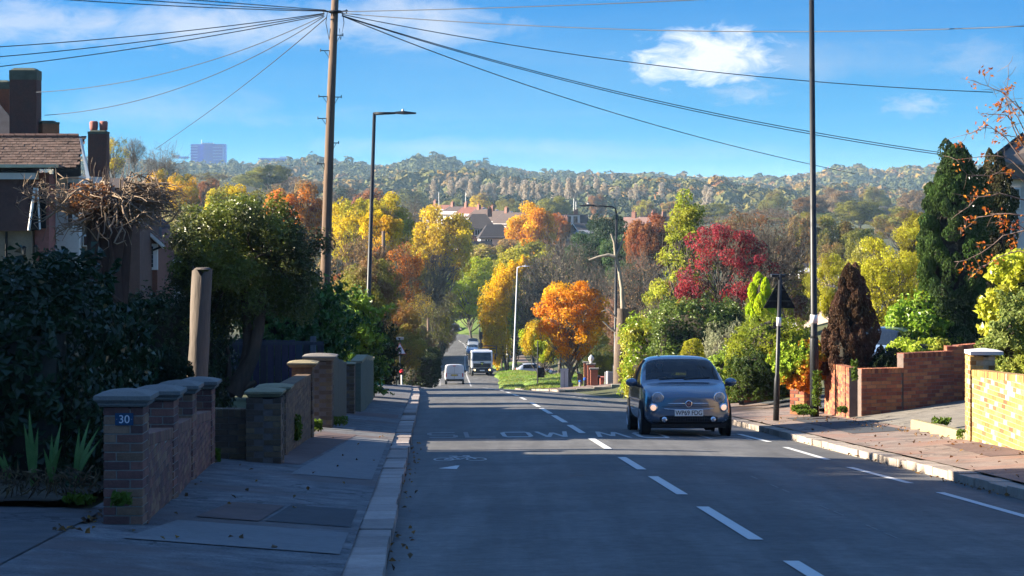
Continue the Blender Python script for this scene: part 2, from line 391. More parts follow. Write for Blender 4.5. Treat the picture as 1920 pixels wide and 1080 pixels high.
M['paint'] = mat('road_paint', (0.66, 0.66, 0.64), 0.7, var=0.22, scale=4, col2=(0.40, 0.40, 0.39), c2amt=0.55, bump=0.2)
M['paint_half'] = mat('half_worn_road_paint', (0.62, 0.62, 0.60), 0.8, var=0.4, scale=6, col2=(0.20, 0.20, 0.20), c2amt=0.8)
M['paint_worn'] = mat('worn_road_paint', (0.32, 0.32, 0.32), 0.8, var=0.5, scale=5, col2=(0.13, 0.13, 0.13), c2amt=0.95)
M['soil'] = mat('garden_soil', (0.045, 0.034, 0.024), 0.95, var=0.5, scale=2, col2=(0.05, 0.055, 0.025), bump=0.8, bscale=12)
M['grass_base'] = mat('grass_ground', (0.06, 0.075, 0.02), 0.95, var=0.45, scale=0.6, col2=(0.075, 0.06, 0.03), bump=0.7, bscale=9)
M['hill'] = mat('hillside_ground', (0.06, 0.062, 0.025), 0.95, var=0.5, scale=0.02, col2=(0.08, 0.055, 0.03))
M['verge'] = mat('verge_turf', (0.10, 0.17, 0.02), 0.9, var=0.45, scale=1.1, col2=(0.16, 0.20, 0.03), bump=0.8, bscale=10)

# ---------------------------------------------------------------- ground, road, pavements
def sheet(name, Ys, offs_fn, zfn, material, nx, kind='structure', follow=True, smooth=True):
    V = []; 
    for Y in Ys:
        a, b = offs_fn(Y)
        o = np.linspace(a, b, nx)
        X = o + (xc(Y) if follow else 0)
        V += [(x, Y, z) for x, z in zip(X, zfn(Y, o))]
    n = len(Ys); i = np.arange(n-1)[:, None]*nx + np.arange(nx-1)[None, :]
    Fq = np.stack([i, i+1, i+nx+1, i+nx], -1).reshape(-1, 4)
    o = bpy.data.objects.new(name, mesh_np(name, V, Fq, [material], smooth=smooth)); link(o)
    if kind: o['kind'] = kind
    return o
offs = np.unique(np.concatenate([-np.geomspace(3, 420, 46), np.geomspace(3, 460, 46), [-3.2, 0, 3.7]]))
YG = np.concatenate([np.arange(-12, 130, 1.5), np.arange(130, 500, 6), np.arange(500, 1000, 20)])
V = []
for Y in YG:
    X = offs + xc(Y); z = ground(X, np.full_like(X, Y)).copy()
    inroad = (offs > -w_ll(Y) - 3.4) & (offs < wr(Y) + 3.0)
    z = np.where(inroad & (offs < wr(Y)+0.1) & (offs > -w_ll(Y)-0.1), z - 0.45, np.where(inroad, z - 0.16, z - 0.02))
    V += list(zip(X, np.full_like(X, Y), z))
nx = len(offs); i = np.arange(len(YG)-1)[:, None]*nx + np.arange(nx-1)[None, :]
Fq = np.stack([i, i+1, i+nx+1, i+nx], -1).reshape(-1, 4)
gd = bpy.data.objects.new('ground', mesh_np('ground', V, Fq, [M['grass_base']], smooth=True)); link(gd); tag(gd, kind='structure')
# hills: one sheet from the valley to beyond the skyline
XH = np.linspace(-900, 900, 91); YH = np.concatenate([np.arange(960, 2800, 30), [2900, 3200, 4000, 6000]])
GX, GY = np.meshgrid(XH, YH); GX = GX * np.maximum(GY / 2600, 0.5)
V = np.stack([GX, GY, ground(GX, GY)], -1).reshape(-1, 3); nx = len(XH)
i = np.arange(len(YH)-1)[:, None]*nx + np.arange(nx-1)[None, :]
hl = bpy.data.objects.new('hills', mesh_np('hills', V, np.stack([i, i+1, i+nx+1, i+nx], -1).reshape(-1, 4), [M['hill']], smooth=True)); link(hl); tag(hl, kind='structure')

YR = np.concatenate([np.arange(-10, 130, 1.0), np.arange(130, 520, 4)])
road = sheet('road', YR, lambda Y: (-float(w_ll(Y)), float(wr(Y))), road_z, M['road'], 15)
KW = 0.30
# pavements: kerb back edge to the garden walls
def pz(Y, o): return side_z(Y, o)
pl = sheet('left_pavement', np.arange(-8, 215, 1.0), lambda Y: (-(float(w_ll(Y)) + KW + (2.35 if Y > 19 else 11)), -(float(w_ll(Y)) + KW - 0.02)),
           lambda Y, o: pz(Y, o) + 0.004, M['pave_l'], 12)
pr = sheet('right_pavement', np.concatenate([np.arange(-8, 73, 1.0)]), lambda Y: (float(wr(Y)) + KW - 0.02, float(wr(Y)) + (2.6 if Y < 38 else 2.1)),
           lambda Y, o: pz(Y, o) + 0.004, M['pave_r'], 9)
pr2 = sheet('right_pavement', np.arange(118, 330, 2.0), lambda Y: (float(wr(Y)) + KW - 0.02 + (2.2 if Y > 190 else 0), float(wr(Y)) + (3.4 if Y < 190 else 4.6)),
           lambda Y, o: pz(Y, o) + 0.006, M['pave_r'], 6)
ap = sheet('driveway', np.linspace(4, 20.62, 22), lambda Y: (-14, -5.7), lambda Y, o: pz(Y, o) + 0.009, M['apron'], 10)
dr = sheet('driveway', np.arange(38.4, 50.2, 0.8), lambda Y: (5.75, 13.5), lambda Y, o: pz(Y, o) + 0.012, M['drive'], 12)
dr2 = sheet('driveway', np.arange(53.5, 62, 0.8), lambda Y: (5.7, 12), lambda Y, o: pz(Y, o) + 0.012, M['apron'], 10)
# side road that joins from the right beyond the crest, and the service lane past the verge
sr = sheet('side_road', np.arange(76, 117, 2.0), lambda Y: (float(wr(Y)) - 0.02 , 30), lambda Y, o: road_z(Y, np.full_like(o, wr(Y))) - 0.004 + np.clip(o-8, 0, 50)*0.02, M['road'], 14)
lane = sheet('service_lane', np.arange(238, 300, 3.0), lambda Y: (float(wr(Y)) + 4.2, 26), lambda Y, o: pz(Y, o) + 0.02, M['pave_r'], 8)
# flush repair strips and paler quads in the left pavement (4 mm above it)
def patch(pxy, material, lift=0.008, parent=pl):
    """polygon given as (offset from the centre line, distance) corners"""
    n = len(pxy); bm = bmesh.new()
    # subdivided quad
    a, b, c, d = [np.array(p, float) for p in pxy]; K = 6; vs = []
    for i in range(K+1):
        for j in range(K+1):
            u, v = i/K, j/K; o, Y = (a*(1-u)+b*u)*(1-v) + (d*(1-u)+c*u)*v
            vs.append(bm.verts.new((o + float(xc(Y)), Y, float(side_z(Y, o)) + lift)))
    for i in range(K):
        for j in range(K):
            bm.faces.new((vs[i*(K+1)+j], vs[(i+1)*(K+1)+j], vs[(i+1)*(K+1)+j+1], vs[i*(K+1)+j+1]))
    me = bpy.data.meshes.new('pavement_patch'); me.materials.append(material); bmesh.ops.recalc_face_normals(bm, faces=bm.faces); bm.to_mesh(me); bm.free()
    o = bpy.data.objects.new('pavement_patch', me); link(o, parent); return o
patch([(-5.25, 29.5), (-4.5, 29.5), (-4.1, 39.5), (-4.7, 39.5)], M['patch_red'])
patch([(-4.5, 27.5), (-3.55, 27.5), (-3.55, 38.5), (-4.1, 38.8)], M['patch_light'], 0.009)
patch([(-5.8, 30.5), (-5.2, 29.5), (-4.75, 36.0), (-5.7, 36.0)], M['patch_light'], 0.009)
patch([(-5.2, 17.9), (-3.55, 17.9), (-3.55, 19.9), (-5.0, 19.9)], M['patch_light'], 0.012)  # paler quad across the near pavement
patch([(-4.9, 20.4), (-4.35, 20.4), (-4.25, 22.4), (-4.75, 22.4)], M['patch_red'], 0.012)
patch([(-4.3, 20.5), (-3.56, 20.5), (-3.56, 22.6), (-4.2, 22.6)], M['patch_dark'], 0.010)
patch([(-5.8, 49.5), (-3.55, 49.0), (-3.55, 51.2), (-5.8, 51.2)], M['patch_red'], 0.010)
patch([(-5.6, 41.0), (-4.2, 41.0), (-4.2, 42.6), (-5.6, 42.6)], M['patch_light'], 0.011)
patch([(4.6, 41.5), (5.6, 41.5), (5.6, 50), (4.7, 50)], M['patch_dark'], 0.010, pr)
patch([(5.0, 33.0), (6.0, 33.0), (6.0, 36.5), (5.1, 36.5)], M['patch_red'], 0.010, pr)
# kerb stones: each its own piece
rk = random.Random(3)
kb = MB().box(-0.5, 0.5, -0.5, 0.5, -0.5, 0.5).mesh('kerb_stone', M['granite'], bevel=0.018)
def kerb(name, side, y0, y1, nmax=130, miss=()):
    root = bpy.data.objects.new(name, None); link(root); root['kind'] = 'structure'
    Y = y0; k = 0
    while Y < y1:
        ln = rk.choice([0.62, 0.75, 0.9, 0.9, 1.05]) * (1 if Y < 60 else 1.6)
        yc = Y + ln/2; w = KW + rk.uniform(-0.012, 0.012)
        e = -float(w_ll(yc)) if side < 0 else float(wr(yc))
        o0 = e + side*(w/2) + rk.uniform(-0.012, 0.012)
        dz = float(road_z(yc, e)); ztop = dz + 0.112 + rk.uniform(-0.012, 0.01)
        if any(a < yc < b for a, b in miss): ztop = dz + 0.03
        o = bpy.data.objects.new('kerb_stone', kb); link(o, root)
        o.location = (o0 + float(xc(yc)), yc, ztop - 0.15)
        o.scale = (w, ln - 0.018, 0.30)
        sl = float(road_z(yc+0.5, e) - road_z(yc-0.5, e)); hd = float(xc(yc+0.5) - xc(yc-0.5) + ((-w_ll(yc+.5)+w_ll(yc-.5)) if side < 0 else (wr(yc+.5)-wr(yc-.5))))
        o.rotation_euler = (math.atan(sl) + rk.uniform(-.008, .008), rk.uniform(-.01, .01), -math.atan(hd) + rk.uniform(-.008, .008))
        t = rk.uniform(0.75, 1.2); cc = (0.30*t, 0.25*t, 0.225*t) if side < 0 else (0.30*t, 0.25*t, 0.205*t)
        o.color = (*cc, 1)
        Y += ln; k += 1
    return root
kerb('left_kerb', -1, 12, 128, miss=((52, 54),))
kerb('right_kerb', 1, 18, 76, miss=())
kerb('far_right_kerb', 1, 117, 218, miss=())
rr_ = bpy.data.objects.new('side_road_kerb', None); link(rr_); rr_['kind'] = 'structure'
for i in range(9):
    o_ = float(wr(117.6)) + .45 + .88*i; o = bpy.data.objects.new('kerb_stone', kb); link(o, rr_); zz = float(side_z(118, o_))
    o.location = (o_ + float(xc(117.6)), 117.6 + .02*i*i, zz - .28); o.scale = (.86, .32, .62); o.color = (.30*rk.uniform(.8, 1.1), .25, .205, 1)
pr3 = sheet('right_pavement', np.arange(117.7, 150, 2.0), lambda Y: (float(wr(Y)) + 3.3, float(wr(Y)) + 8.5), lambda Y, o: pz(Y, o) + 0.004, M['pave_r'], 6)
# ---------------------------------------------------------------- road markings (painted on the road, 4 mm up)
def mark_quads(name, quads, material=None, parent=road, lift=0.006, label=None):
    """quads: list of 4 (off, Y) corners"""
    vs, fs = [], []
    for q in quads:
        (a, b, c, d) = [np.array(p, float) for p in q]; K = max(1, int(max(abs(np.linalg.norm(d-a)), 1) / 1.0)); base = len(vs)
        for i in range(K+1):
            t = i/K
            for p in (a*(1-t)+d*t, b*(1-t)+c*t):
                vs.append((p[0] + float(xc(p[1])), p[1], float(road_z(p[1], p[0])) + lift))
        fs += [(base+2*i, base+2*i+1, base+2*i+3, base+2*i+2) for i in range(K)]
    me = bpy.data.meshes.new(name); me.from_pydata(vs, [], fs); me.materials.append(material or M['paint'])
    o = bpy.data.objects.new(name, me); link(o, parent)
    if label: o['label'] = label
    return o
def dash(y0, y1, off, w=0.12, material=None, name='lane_dash'):
    return mark_quads(name, [[(off-w/2, y0), (off+w/2, y0), (off+w/2, y1), (off-w/2, y1)]], material)
def yq(py, h=1.755): return F * h / (py - 638)
for a, b in [(1100, 1053), (1013, 951), (928, 894), (881, 858), (843, 823), (813, 798), (793, 779.5), (776, 765), (762.5, 753.5)]:
    dash(yq(a), yq(b), 0.0, 0.13)
Y = yq(751) + 0
for k in range(18):
    y0 = 70.5 + 6*k
    if y0 > 118: break
    dash(y0, y0+3.6, 0.0, 0.12)
for k in range(50):
    y0 = 216 + 3.0*k
    if y0 > 360: break
    dash(y0, y0+1.9, 0.0 if y0 < 330 else 0.15, 0.14)
mark_quads('edge_line', [[(0.35, 300 + 8*i), (0.5, 300+8*i), (0.5, 306+8*i), (0.35, 306+8*i)] for i in range(10)])
mark_quads('edge_line', [[(-3.0, 218 + 6*i), (-2.82, 218+6*i), (-2.82, 224+6*i), (-3.0, 224+6*i)] for i in range(12)], M['paint_worn'])
# cycle lane dashes on the right: measured ends
def oy(px, py, dr_=0.03):
    Y = F * 1.78 / (py - 638); return (X_(px, Y) - float(xc(Y)), Y)
for (ax, ay, bx, by) in [(1940, 969, 1762, 919.5), (1706, 902.5, 1592, 873), (1552, 859, 1472, 836), (1443, 826, 1385, 811), (1352, 799, 1320, 790)]:
    a = oy(ax, ay); b = oy(bx, by); w = 0.055
    mark_quads('cycle_lane_dash', [[(a[0]-w, a[1]), (a[0]+w, a[1]), (b[0]+w, b[1]), (b[0]-w, b[1])]])
# worn ghost of an old line
mark_quads('old_line', [[(1.31, 21+.9*i), (1.325, 21+.9*i), (1.325, 21.6+.9*i), (1.31, 21.6+.9*i)] for i in (0, 1, 3, 4, 7, 8, 10)], M['paint_worn'])
# letters across the road, read by drivers coming downhill: built from strokes in a unit box (x 0..1, y 0..1)
ST = 0.14
def strokes(ch):
    def bar(x0, y0, x1, y1, w=ST, wy=ST):
        dx, dy = x1-x0, y1-y0
        if abs(dy) < 1e-6: return [(x0, y0-wy/2), (x1, y0-wy/2), (x1, y0+wy/2), (x0, y0+wy/2)]
        return [(x0-w/2, y0), (x0+w/2, y0), (x1+w/2, y1), (x1-w/2, y1)]
    h, k = ST/2, 0.10
    if ch == 'S': return [bar(0.1, h, 0.9, h), bar(0.1, .5, .9, .5), bar(0.1, 1-h, .9, 1-h), bar(.9, .1, .9, .45), bar(.1, .55, .1, .9)]
    if ch == 'L': return [bar(.1, 0, .1, 1), bar(.1, h, .95, h)]
    if ch == 'O': return [bar(.22, h, .78, h), bar(.22, 1-h, .78, 1-h), bar(.1, .18, .1, .82), bar(.9, .18, .9, .82), bar(.1, .82, .24, 1), bar(.9, .82, .76, 1), bar(.24, 0, .1, .18), bar(.76, 0, .9, .18)]
    if ch == 'W': return [bar(.05, 1, .25, 0), bar(.25, 0, .5, .8), bar(.5, .8, .75, 0), bar(.75, 0, .95, 1)]
    if ch == 'N': return [bar(.1, 0, .1, 1), bar(.9, 0, .9, 1), bar(.1, 1, .9, 0)]
    if ch == 'D': return [bar(.1, 0, .1, 1), bar(.1, h, .7, h), bar(.1, 1-h, .7, 1-h), bar(.7, 1, .9, .75), bar(.9, .75, .9, .25), bar(.9, .25, .7, 0)]
    return []
def road_word(word, o0, pitch, wd, y0, y1, mats_):
    # letters stand upright for the lane's own drivers: top of the letters far from the camera
    for i, ch in enumerate(word):
        qs = [[(o0 + i*pitch + x*wd, y0 + y*(y1-y0)) for x, y in q] for q in strokes(ch)]
        mark_quads('road_letter', qs, mats_[i] if mats_ else None, lift=0.007)
road_word('SLOW', -2.94, 0.69, 0.60, 42.4, 44.9, [M['paint_worn'], M['paint_worn'], M['paint_half'], M['paint_half']])
# the other lane's word is read uphill, so it stands the other way round
def road_word_flip(word, o0, pitch, wd, y0, y1, mats_):
    for i, ch in enumerate(word):
        qs = [[(o0 - i*pitch - x*wd, y1 - y*(y1-y0)) for x, y in q] for q in strokes(ch)]
        mark_quads('road_letter', qs, mats_[i], lift=0.007)
road_word_flip('SLOW', 3.03, 0.75, 0.60, 42.4, 44.9, [M['paint_worn'], M['paint_worn'], M['paint_half'], M['paint_half']])
# bicycle symbol
def bike_symbol(oc, yc, w, h):
    qs = []
    def ring(cx, cy, rx, ry, t=0.2, n=14):
        for i in range(n):
            a0, a1 = 2*math.pi*i/n, 2*math.pi*(i+1)/n
            qs.append([(oc+w*(cx+rx*math.cos(a0)), yc+h*(cy+ry*math.sin(a0))), (oc+w*(cx+rx*math.cos(a1)), yc+h*(cy+ry*math.sin(a1))),
                       (oc+w*(cx+rx*(1-t)*math.cos(a1)), yc+h*(cy+ry*(1-t)*math.sin(a1))), (oc+w*(cx+rx*(1-t)*math.cos(a0)), yc+h*(cy+ry*(1-t)*math.sin(a0)))])
    def ln(x0, y0, x1, y1, t=0.05):
        if abs(x1-x0) > abs(y1-y0)*0.3: e = (0, t*1.3)
        else: e = (t*0.5, 0)
        qs.append([(oc+w*(x0-e[0]), yc+h*(y0-e[1])), (oc+w*(x0+e[0]), yc+h*(y0+e[1])), (oc+w*(x1+e[0]), yc+h*(y1+e[1])), (oc+w*(x1-e[0]), yc+h*(y1-e[1]))])
    ring(-0.3, 0, 0.2, 0.36); ring(0.3, 0, 0.2, 0.36)
    ln(-0.3, 0, -0.12, 0.5); ln(-0.12, 0.5, 0.18, 0.5); ln(-0.12, .5, 0.0, 0.0); ln(-.3, 0, 0, 0); ln(0, 0, .18, .5); ln(.3, 0, .14, .75); ln(.06, .75, .2, .75); ln(-.2, .7, -.04, .7)
    mark_quads('cycle_symbol', qs, M['paint_half'], lift=0.008)
bike_symbol(-2.42, 34.8, 0.80, 1.35)
mark_quads('cycle_symbol_arrow', [[(-2.75, 32.4), (-2.5, 32.2), (-2.45, 33.1), (-2.5, 33.1)]], M['paint'])
# junction give-way marks beyond the crest
mark_quads('edge_line', [[(2.6+0.0, 76+3*i), (2.72, 76+3*i), (2.72, 77.2+3*i), (2.6, 77.2+3*i)] for i in range(12)])
# grass verge mounds on the far right side of the road
def mound(px, py, Y, rx, ry, h, seed):
    h = h*(.4 if Y < 250 else 1)
    r_ = np.random.RandomState(seed); cx = X_(px, Y); bz = Z_(py, Y) - 0.05
    n = 26; V = []; 
    for i in range(9):
        q = i/8
        for j in range(n):
            a = 2*math.pi*j/n; k = 1 + 0.12*math.sin(3*a+seed) + 0.06*math.sin(5*a)
            V.append((cx + rx*q*k*math.cos(a), Y + ry*q*k*math.sin(a), bz + h*(1-q*q) - 0.25*(q == 1)))
    fs = [(i*n+j, i*n+(j+1) % n, (i+1)*n+(j+1) % n, (i+1)*n+j) for i in range(8) for j in range(n)]
    o = bpy.data.objects.new('grass_verge', mesh_np('grass_verge', V, fs, [M['verge']], smooth=True)); link(o); tag(o, kind='structure'); return o
# ---------------------------------------------------------------- haze: one closed box round everything
def haze():
    m, nt = new_mat('haze_air')
    pv = N(nt, 'ShaderNodeVolumePrincipled'); pv.inputs['Density'].default_value = 0.00011
    pv.inputs['Color'].default_value = (0.50, 0.76, 1.0, 1); pv.inputs['Anisotropy'].default_value = 0.0
    o = N(nt, 'ShaderNodeOutputMaterial'); L(nt, pv.outputs[0], o.inputs['Volume'])
    b = MB().box(-1600, 1600, -60, 6100, -260, 62).build('haze', m); tag(b, kind='stuff')
haze()
# ================================================================ vegetation
def unit(v): return v / (np.linalg.norm(v, axis=-1, keepdims=True) + 1e-9)
def leaf_quads(P, Nn, size, rng, aspect=0.55, up=None, jit=0.35):
    """bent rhombus leaves at P facing Nn; returns V (4n,3)"""
    n = len(P); Nn = unit(Nn)
    r = rng.normal(size=(n, 3)); t = r if up is None else (np.array(up) + jit * r)
    t = unit(t - (t * Nn).sum(1, keepdims=True) * Nn); b = np.cross(Nn, t)
    s = (size * rng.uniform(0.65, 1.35, n))[:, None] if isinstance(size, (int, float)) else (size * rng.uniform(0.7, 1.3, n))[:, None]
    fold = 0.22 * s * Nn
    V = np.stack([P - t*s*0.5, P + b*s*0.5*aspect + fold, P + t*s*0.5, P - b*s*0.5*aspect + fold], 1)
    return V.reshape(-1, 3)
def leaf_mesh(name, P, Nn, size, rng, m, v, w, aspect=0.55, up=None, jit=0.35):
    V = leaf_quads(P, Nn, size, rng, aspect, up, jit); n = len(P)
    return mesh_np(name, V, np.arange(4*n).reshape(-1, 4), [m], attrs={'v': np.repeat(np.clip(v, 0, 1), 4), 'w': np.repeat(w, 4)})
def smooth_noise(P, rng, lam, k=10):
    out = np.zeros(len(P))
    for _ in range(k):
        d = rng.normal(size=3); d /= np.linalg.norm(d); f = rng.uniform(0.6, 1.6) / lam
        out += np.sin(2*math.pi*f*(P @ d) + rng.uniform(0, 6.28))
    return out / math.sqrt(k / 2)
class Tubes:
    """many tapered tubes in one numpy mesh (trunk, limbs and twigs of one tree)"""
    def __init__(s): s.V = []; s.F = []; s.n = 0
    def add(s, pts, r0, r1=0.0, k=5):
        pts = np.asarray(pts, float); m = len(pts); d = unit(np.gradient(pts, axis=0))
        a = unit(np.cross(d, np.array((0.3, 0.2, 0.93)) + 1e-3)); b = np.cross(d, a)
        rr = np.linspace(r0, r1, m)[:, None, None] if isinstance(r0, (int, float)) else np.asarray(r0)[:, None, None]
        t = np.arange(k)*2*math.pi/k
        ring = pts[:, None] + rr*(a[:, None]*np.cos(t)[None, :, None] + b[:, None]*np.sin(t)[None, :, None])
        s.V.append(ring.reshape(-1, 3)); i = np.arange(m-1)[:, None]*k; j = np.arange(k)[None]; j2 = (j+1) % k
        s.F.append((np.stack([i+j, i+j2, i+k+j2, i+k+j], -1).reshape(-1, 4)) + s.n); s.n += m*k
    def mesh(s, name, m, smooth=True):
        return mesh_np(name, np.concatenate(s.V), np.concatenate(s.F), [m], smooth=smooth)
def bend(a, b, rng, amt=0.12, n=5, lift=0.0):
    a = np.array(a, float); b = np.array(b, float); t = np.linspace(0, 1, n)[:, None]
    L_ = np.linalg.norm(b-a); o1, o2 = rng.normal(size=3)*amt*L_, rng.normal(size=3)*amt*L_*0.5
    return a*(1-t) + b*t + o1*np.sin(math.pi*t) + o2*np.sin(2*math.pi*t) + np.array((0, 0, lift*L_))*np.sin(math.pi*t)
def tree_meshes(seed, H=10.0, R=4.0, cb=0.28, nl=9000, ls=0.30, shape='round', clump=0.9, nclump=60, density=1.0, twigs=0, bare=0.0, mat_key='leaf', aspect=0.6, tr=0.018, ntwigk=3):
    """unit tree: height H, crown radius R, crown base at cb*H. returns (wood mesh, leaf mesh)"""
    rng = np.random.RandomState(seed)
    T = Tubes()
    zc = H*(cb + (1-cb)*0.5); hz = H*(1-cb)*0.5
    # clump centres
    C = []
    tries = 0
    while len(C) < nclump and tries < 9000:
        tries += 1
        p = rng.normal(size=3); p /= np.linalg.norm(p); q = rng.uniform(0.25, 1) ** 0.45
        u = p*q
        h = (u[2]+1)/2
        if shape == 'round': k = 1.0
        elif shape == 'cone': k = 1.15*(1-h)+0.08
        elif shape == 'vase': k = 0.45 + 0.75*h
        elif shape == 'column': k = 0.9
        elif shape == 'broad': k = 1.0
        else: k = 1.0
        if shape in ('cone', 'column', 'vase'):
            an = rng.uniform(0, 6.28); rr = (rng.uniform(0, 1) ** 0.5)*R*k; z = zc + u[2]*hz
            if shape != 'cone': rr *= math.sqrt(max(0.05, 1-(u[2]*0.93)**2))
            c = np.array((rr*math.cos(an), rr*math.sin(an), z))
        else: c = np.array((u[0]*R, u[1]*R, zc + u[2]*hz))
        c *= 1.0; c[:2] *= 0.88; c[2] = zc + (c[2]-zc)*0.9
        if all(np.linalg.norm((c-d) / (1, 1, 0.8)) > clump*0.62 for d in C): C.append(c)
    C = np.array(C)
    # trunk and limbs
    top = np.array((rng.normal()*0.05*H, rng.normal()*0.05*H, H*0.82))
    tk = bend((0, 0, -0.4), top, rng, 0.025, 9); T.add(tk, H*tr, H*tr*0.22, 9)
    T.add(np.array([(0, 0, -0.5), (0, 0, 0.35)]), H*tr*1.45, H*tr*0.98, 9)
    for c in C:
        h = np.clip((c[2]/H - 0.12)*0.75, cb*0.72, 0.92) * len(tk)
        i = int(np.clip(h, 1, len(tk)-2)); a = tk[i] + (tk[i+1]-tk[i])*rng.rand()
        r0 = H*tr*(1-i/len(tk))*0.42 + 0.012*H*0.12
        br = bend(a, c, rng, 0.09, 6, 0.05); T.add(br, r0, r0*0.18, 5)
        for _ in range(ntwigk + twigs):
            s_ = br[rng.randint(3, 6)]; e = c + rng.normal(size=3)*clump*0.75
            if twigs: e = c + unit(rng.normal(size=3) + np.array((0, 0, 0.5)) + (c-(0, 0, zc))*0.35/R)*clump*rng.uniform(0.6, 1.5)
            tw = bend(s_, e, rng, 0.12, 4, 0.03); T.add(tw, r0*0.28 + 0.006, 0.006, 3)
            if twigs:
                for _ in range(3):
                    s2 = tw[rng.randint(1, 4)]; e2 = s2 + (unit(e - s_ + rng.normal(size=3)*0.6*np.linalg.norm(e-s_)))*clump*rng.uniform(0.35, 0.8)
                    T.add(bend(s2, e2, rng, 0.1, 3), 0.013, 0.005, 3)
    wood = T.mesh('trunk', M['bark'])
    if nl == 0: return wood, None
    # leaves on shells of the clumps
    ci = rng.randint(0, len(C), nl); d = unit(rng.normal(size=(nl, 3)))
    cr = clump * rng.uniform(0.65, 1.2, len(C))[ci] * (0.35 + 0.65*rng.rand(nl) ** 0.5)
    P = C[ci] + d*cr[:, None]*np.array((1, 1, 0.78))
    out = P - np.array((0, 0, zc)); out[:, 2] *= R/hz
    Nn = d*0.55 + unit(out)*0.45 + rng.normal(size=(nl, 3))*0.42 + np.array((0, 0, 0.25))
    rad = np.linalg.norm(out/np.array((R, R, R)), axis=1)
    keep = rng.rand(nl) < np.clip((rad-0.15)*1.6, 0.12, 1) * density
    if bare > 0:
        sn = smooth_noise(P, rng, H*0.35); keep &= (sn + rng.normal(size=nl)*0.35) > (bare*2-1)*1.2
    P, Nn, ci = P[keep], Nn[keep], ci[keep]; n = len(P)
    v = 0.5 + rng.normal(size=n)*0.20 + rng.normal(size=len(C))[ci]*0.14
    w = 0.5 + smooth_noise(P, rng, H*0.55)*0.13 + rng.normal(size=n)*0.05
    lm = leaf_mesh('crown', P, Nn, ls, rng, M[mat_key], v, w, aspect)
    return wood, lm
LIB = {}
def lib(key, **kw):
    if key not in LIB: LIB[key] = (tree_meshes(**kw), kw.get('H', 10.0), kw.get('R', 4.0))
    return LIB[key]
SPEC = dict(
    leafyA=dict(seed=1, nl=15000, ls=0.27, nclump=75, clump=0.95, mat_key='leaf'),
    leafyB=dict(seed=2, nl=15000, ls=0.27, nclump=60, clump=1.1, R=4.4, cb=0.2),
    leafyC=dict(seed=3, nl=15000, ls=0.27, nclump=85, clump=0.8, shape='vase', cb=0.3),
    thinA=dict(seed=4, nl=9000, ls=0.22, nclump=60, clump=1.0, twigs=3, density=0.8, bare=0.35),
    thinB=dict(seed=5, nl=8000, ls=0.22, nclump=60, clump=1.1, twigs=3, density=0.7, bare=0.45, R=4.4),
    bareA=dict(seed=6, nl=2200, ls=0.2, nclump=80, clump=1.1, twigs=6, density=0.6, bare=0.4),
    bareB=dict(seed=7, nl=1500, ls=0.2, nclump=75, clump=1.2, twigs=6, density=0.5, bare=0.5, R=4.3, shape='vase'),
    column=dict(seed=8, nl=13000, ls=0.27, nclump=70, clump=0.75, R=1.9, shape='column', cb=0.12),
    pyramid=dict(seed=9, nl=16000, ls=0.25, nclump=110, clump=0.75, R=3.4, shape='cone', cb=0.08),
    orange=dict(seed=10, H=7.5, R=2.7, cb=0.22, nl=21000, ls=0.145, nclump=110, clump=0.55, shape='round', tr=0.02, density=0.95, bare=0.12, aspect=0.75),
    redtree=dict(seed=11, H=8, R=3.4, cb=0.15, nl=20000, ls=0.14, nclump=110, clump=0.6, twigs=2, density=0.9, bare=0.3),
    greentall=dict(seed=12, H=11, R=3.2, cb=0.08, nl=22000, ls=0.17, nclump=130, clump=0.6, shape='cone', density=1.0),
    shrubY=dict(seed=13, H=4.5, R=2.0, cb=0.03, nl=21000, ls=0.10, nclump=110, clump=0.40, tr=0.012),
    shrubA=dict(seed=14, H=3.0, R=1.5, cb=0.02, nl=14000, ls=0.085, nclump=90, clump=0.3, tr=0.014, mat_key='leaf_gloss'),
)
def tree(name, label, px, top, wpx, Y, kind, c1, c2=None, bark=(0.10, 0.085, 0.07), base=None, group=None, cat='tree', ysc=1.0, rz=None, part='crown'):
    (wood, lm), H, R_ = lib(kind, **SPEC[kind])
    x = X_(px, Y); b = g(x, Y) if base is None else Z_(base, Y)
    h = Z_(top, Y) - b; w = wpx / 2 * Y / F
    t = thing(name, label, cat, (x, Y, b), (hash((px, top)) % 628) / 100 if rz is None else rz, group)
    sx = w / R_ * 1.02; sz = h / H
    up_ = 0.0
    if kind not in ('column', 'pyramid', 'poplar', 'greentall', 'orange') and sz > 1.3*sx:
        s2 = 1.3*sx; up_ = h - H*s2; sz = s2          # a tall tree: normal crown carried on a longer bole
        Tb = MB().tube([(0, 0, -.5), (0, 0, 0.3), (0, 0, up_ + H*sz*.12)], [H*.026*sx, H*.018*sx, H*.016*sx], 8)
        o = Tb.build('bole', M['bark'], t, smooth=True); o.color = (*bark, 1)
    for nm, me, cc in (('trunk', wood, bark), (part, lm, c1)):
        if me is None: continue
        o = bpy.data.objects.new(nm, me); link(o, t); o.scale = (sx, sx*ysc, sz); o.location = (0, 0, up_); o.color = (*cc, 1)
        o['tint2'] = list(c2 if c2 is not None else c1)
    return t
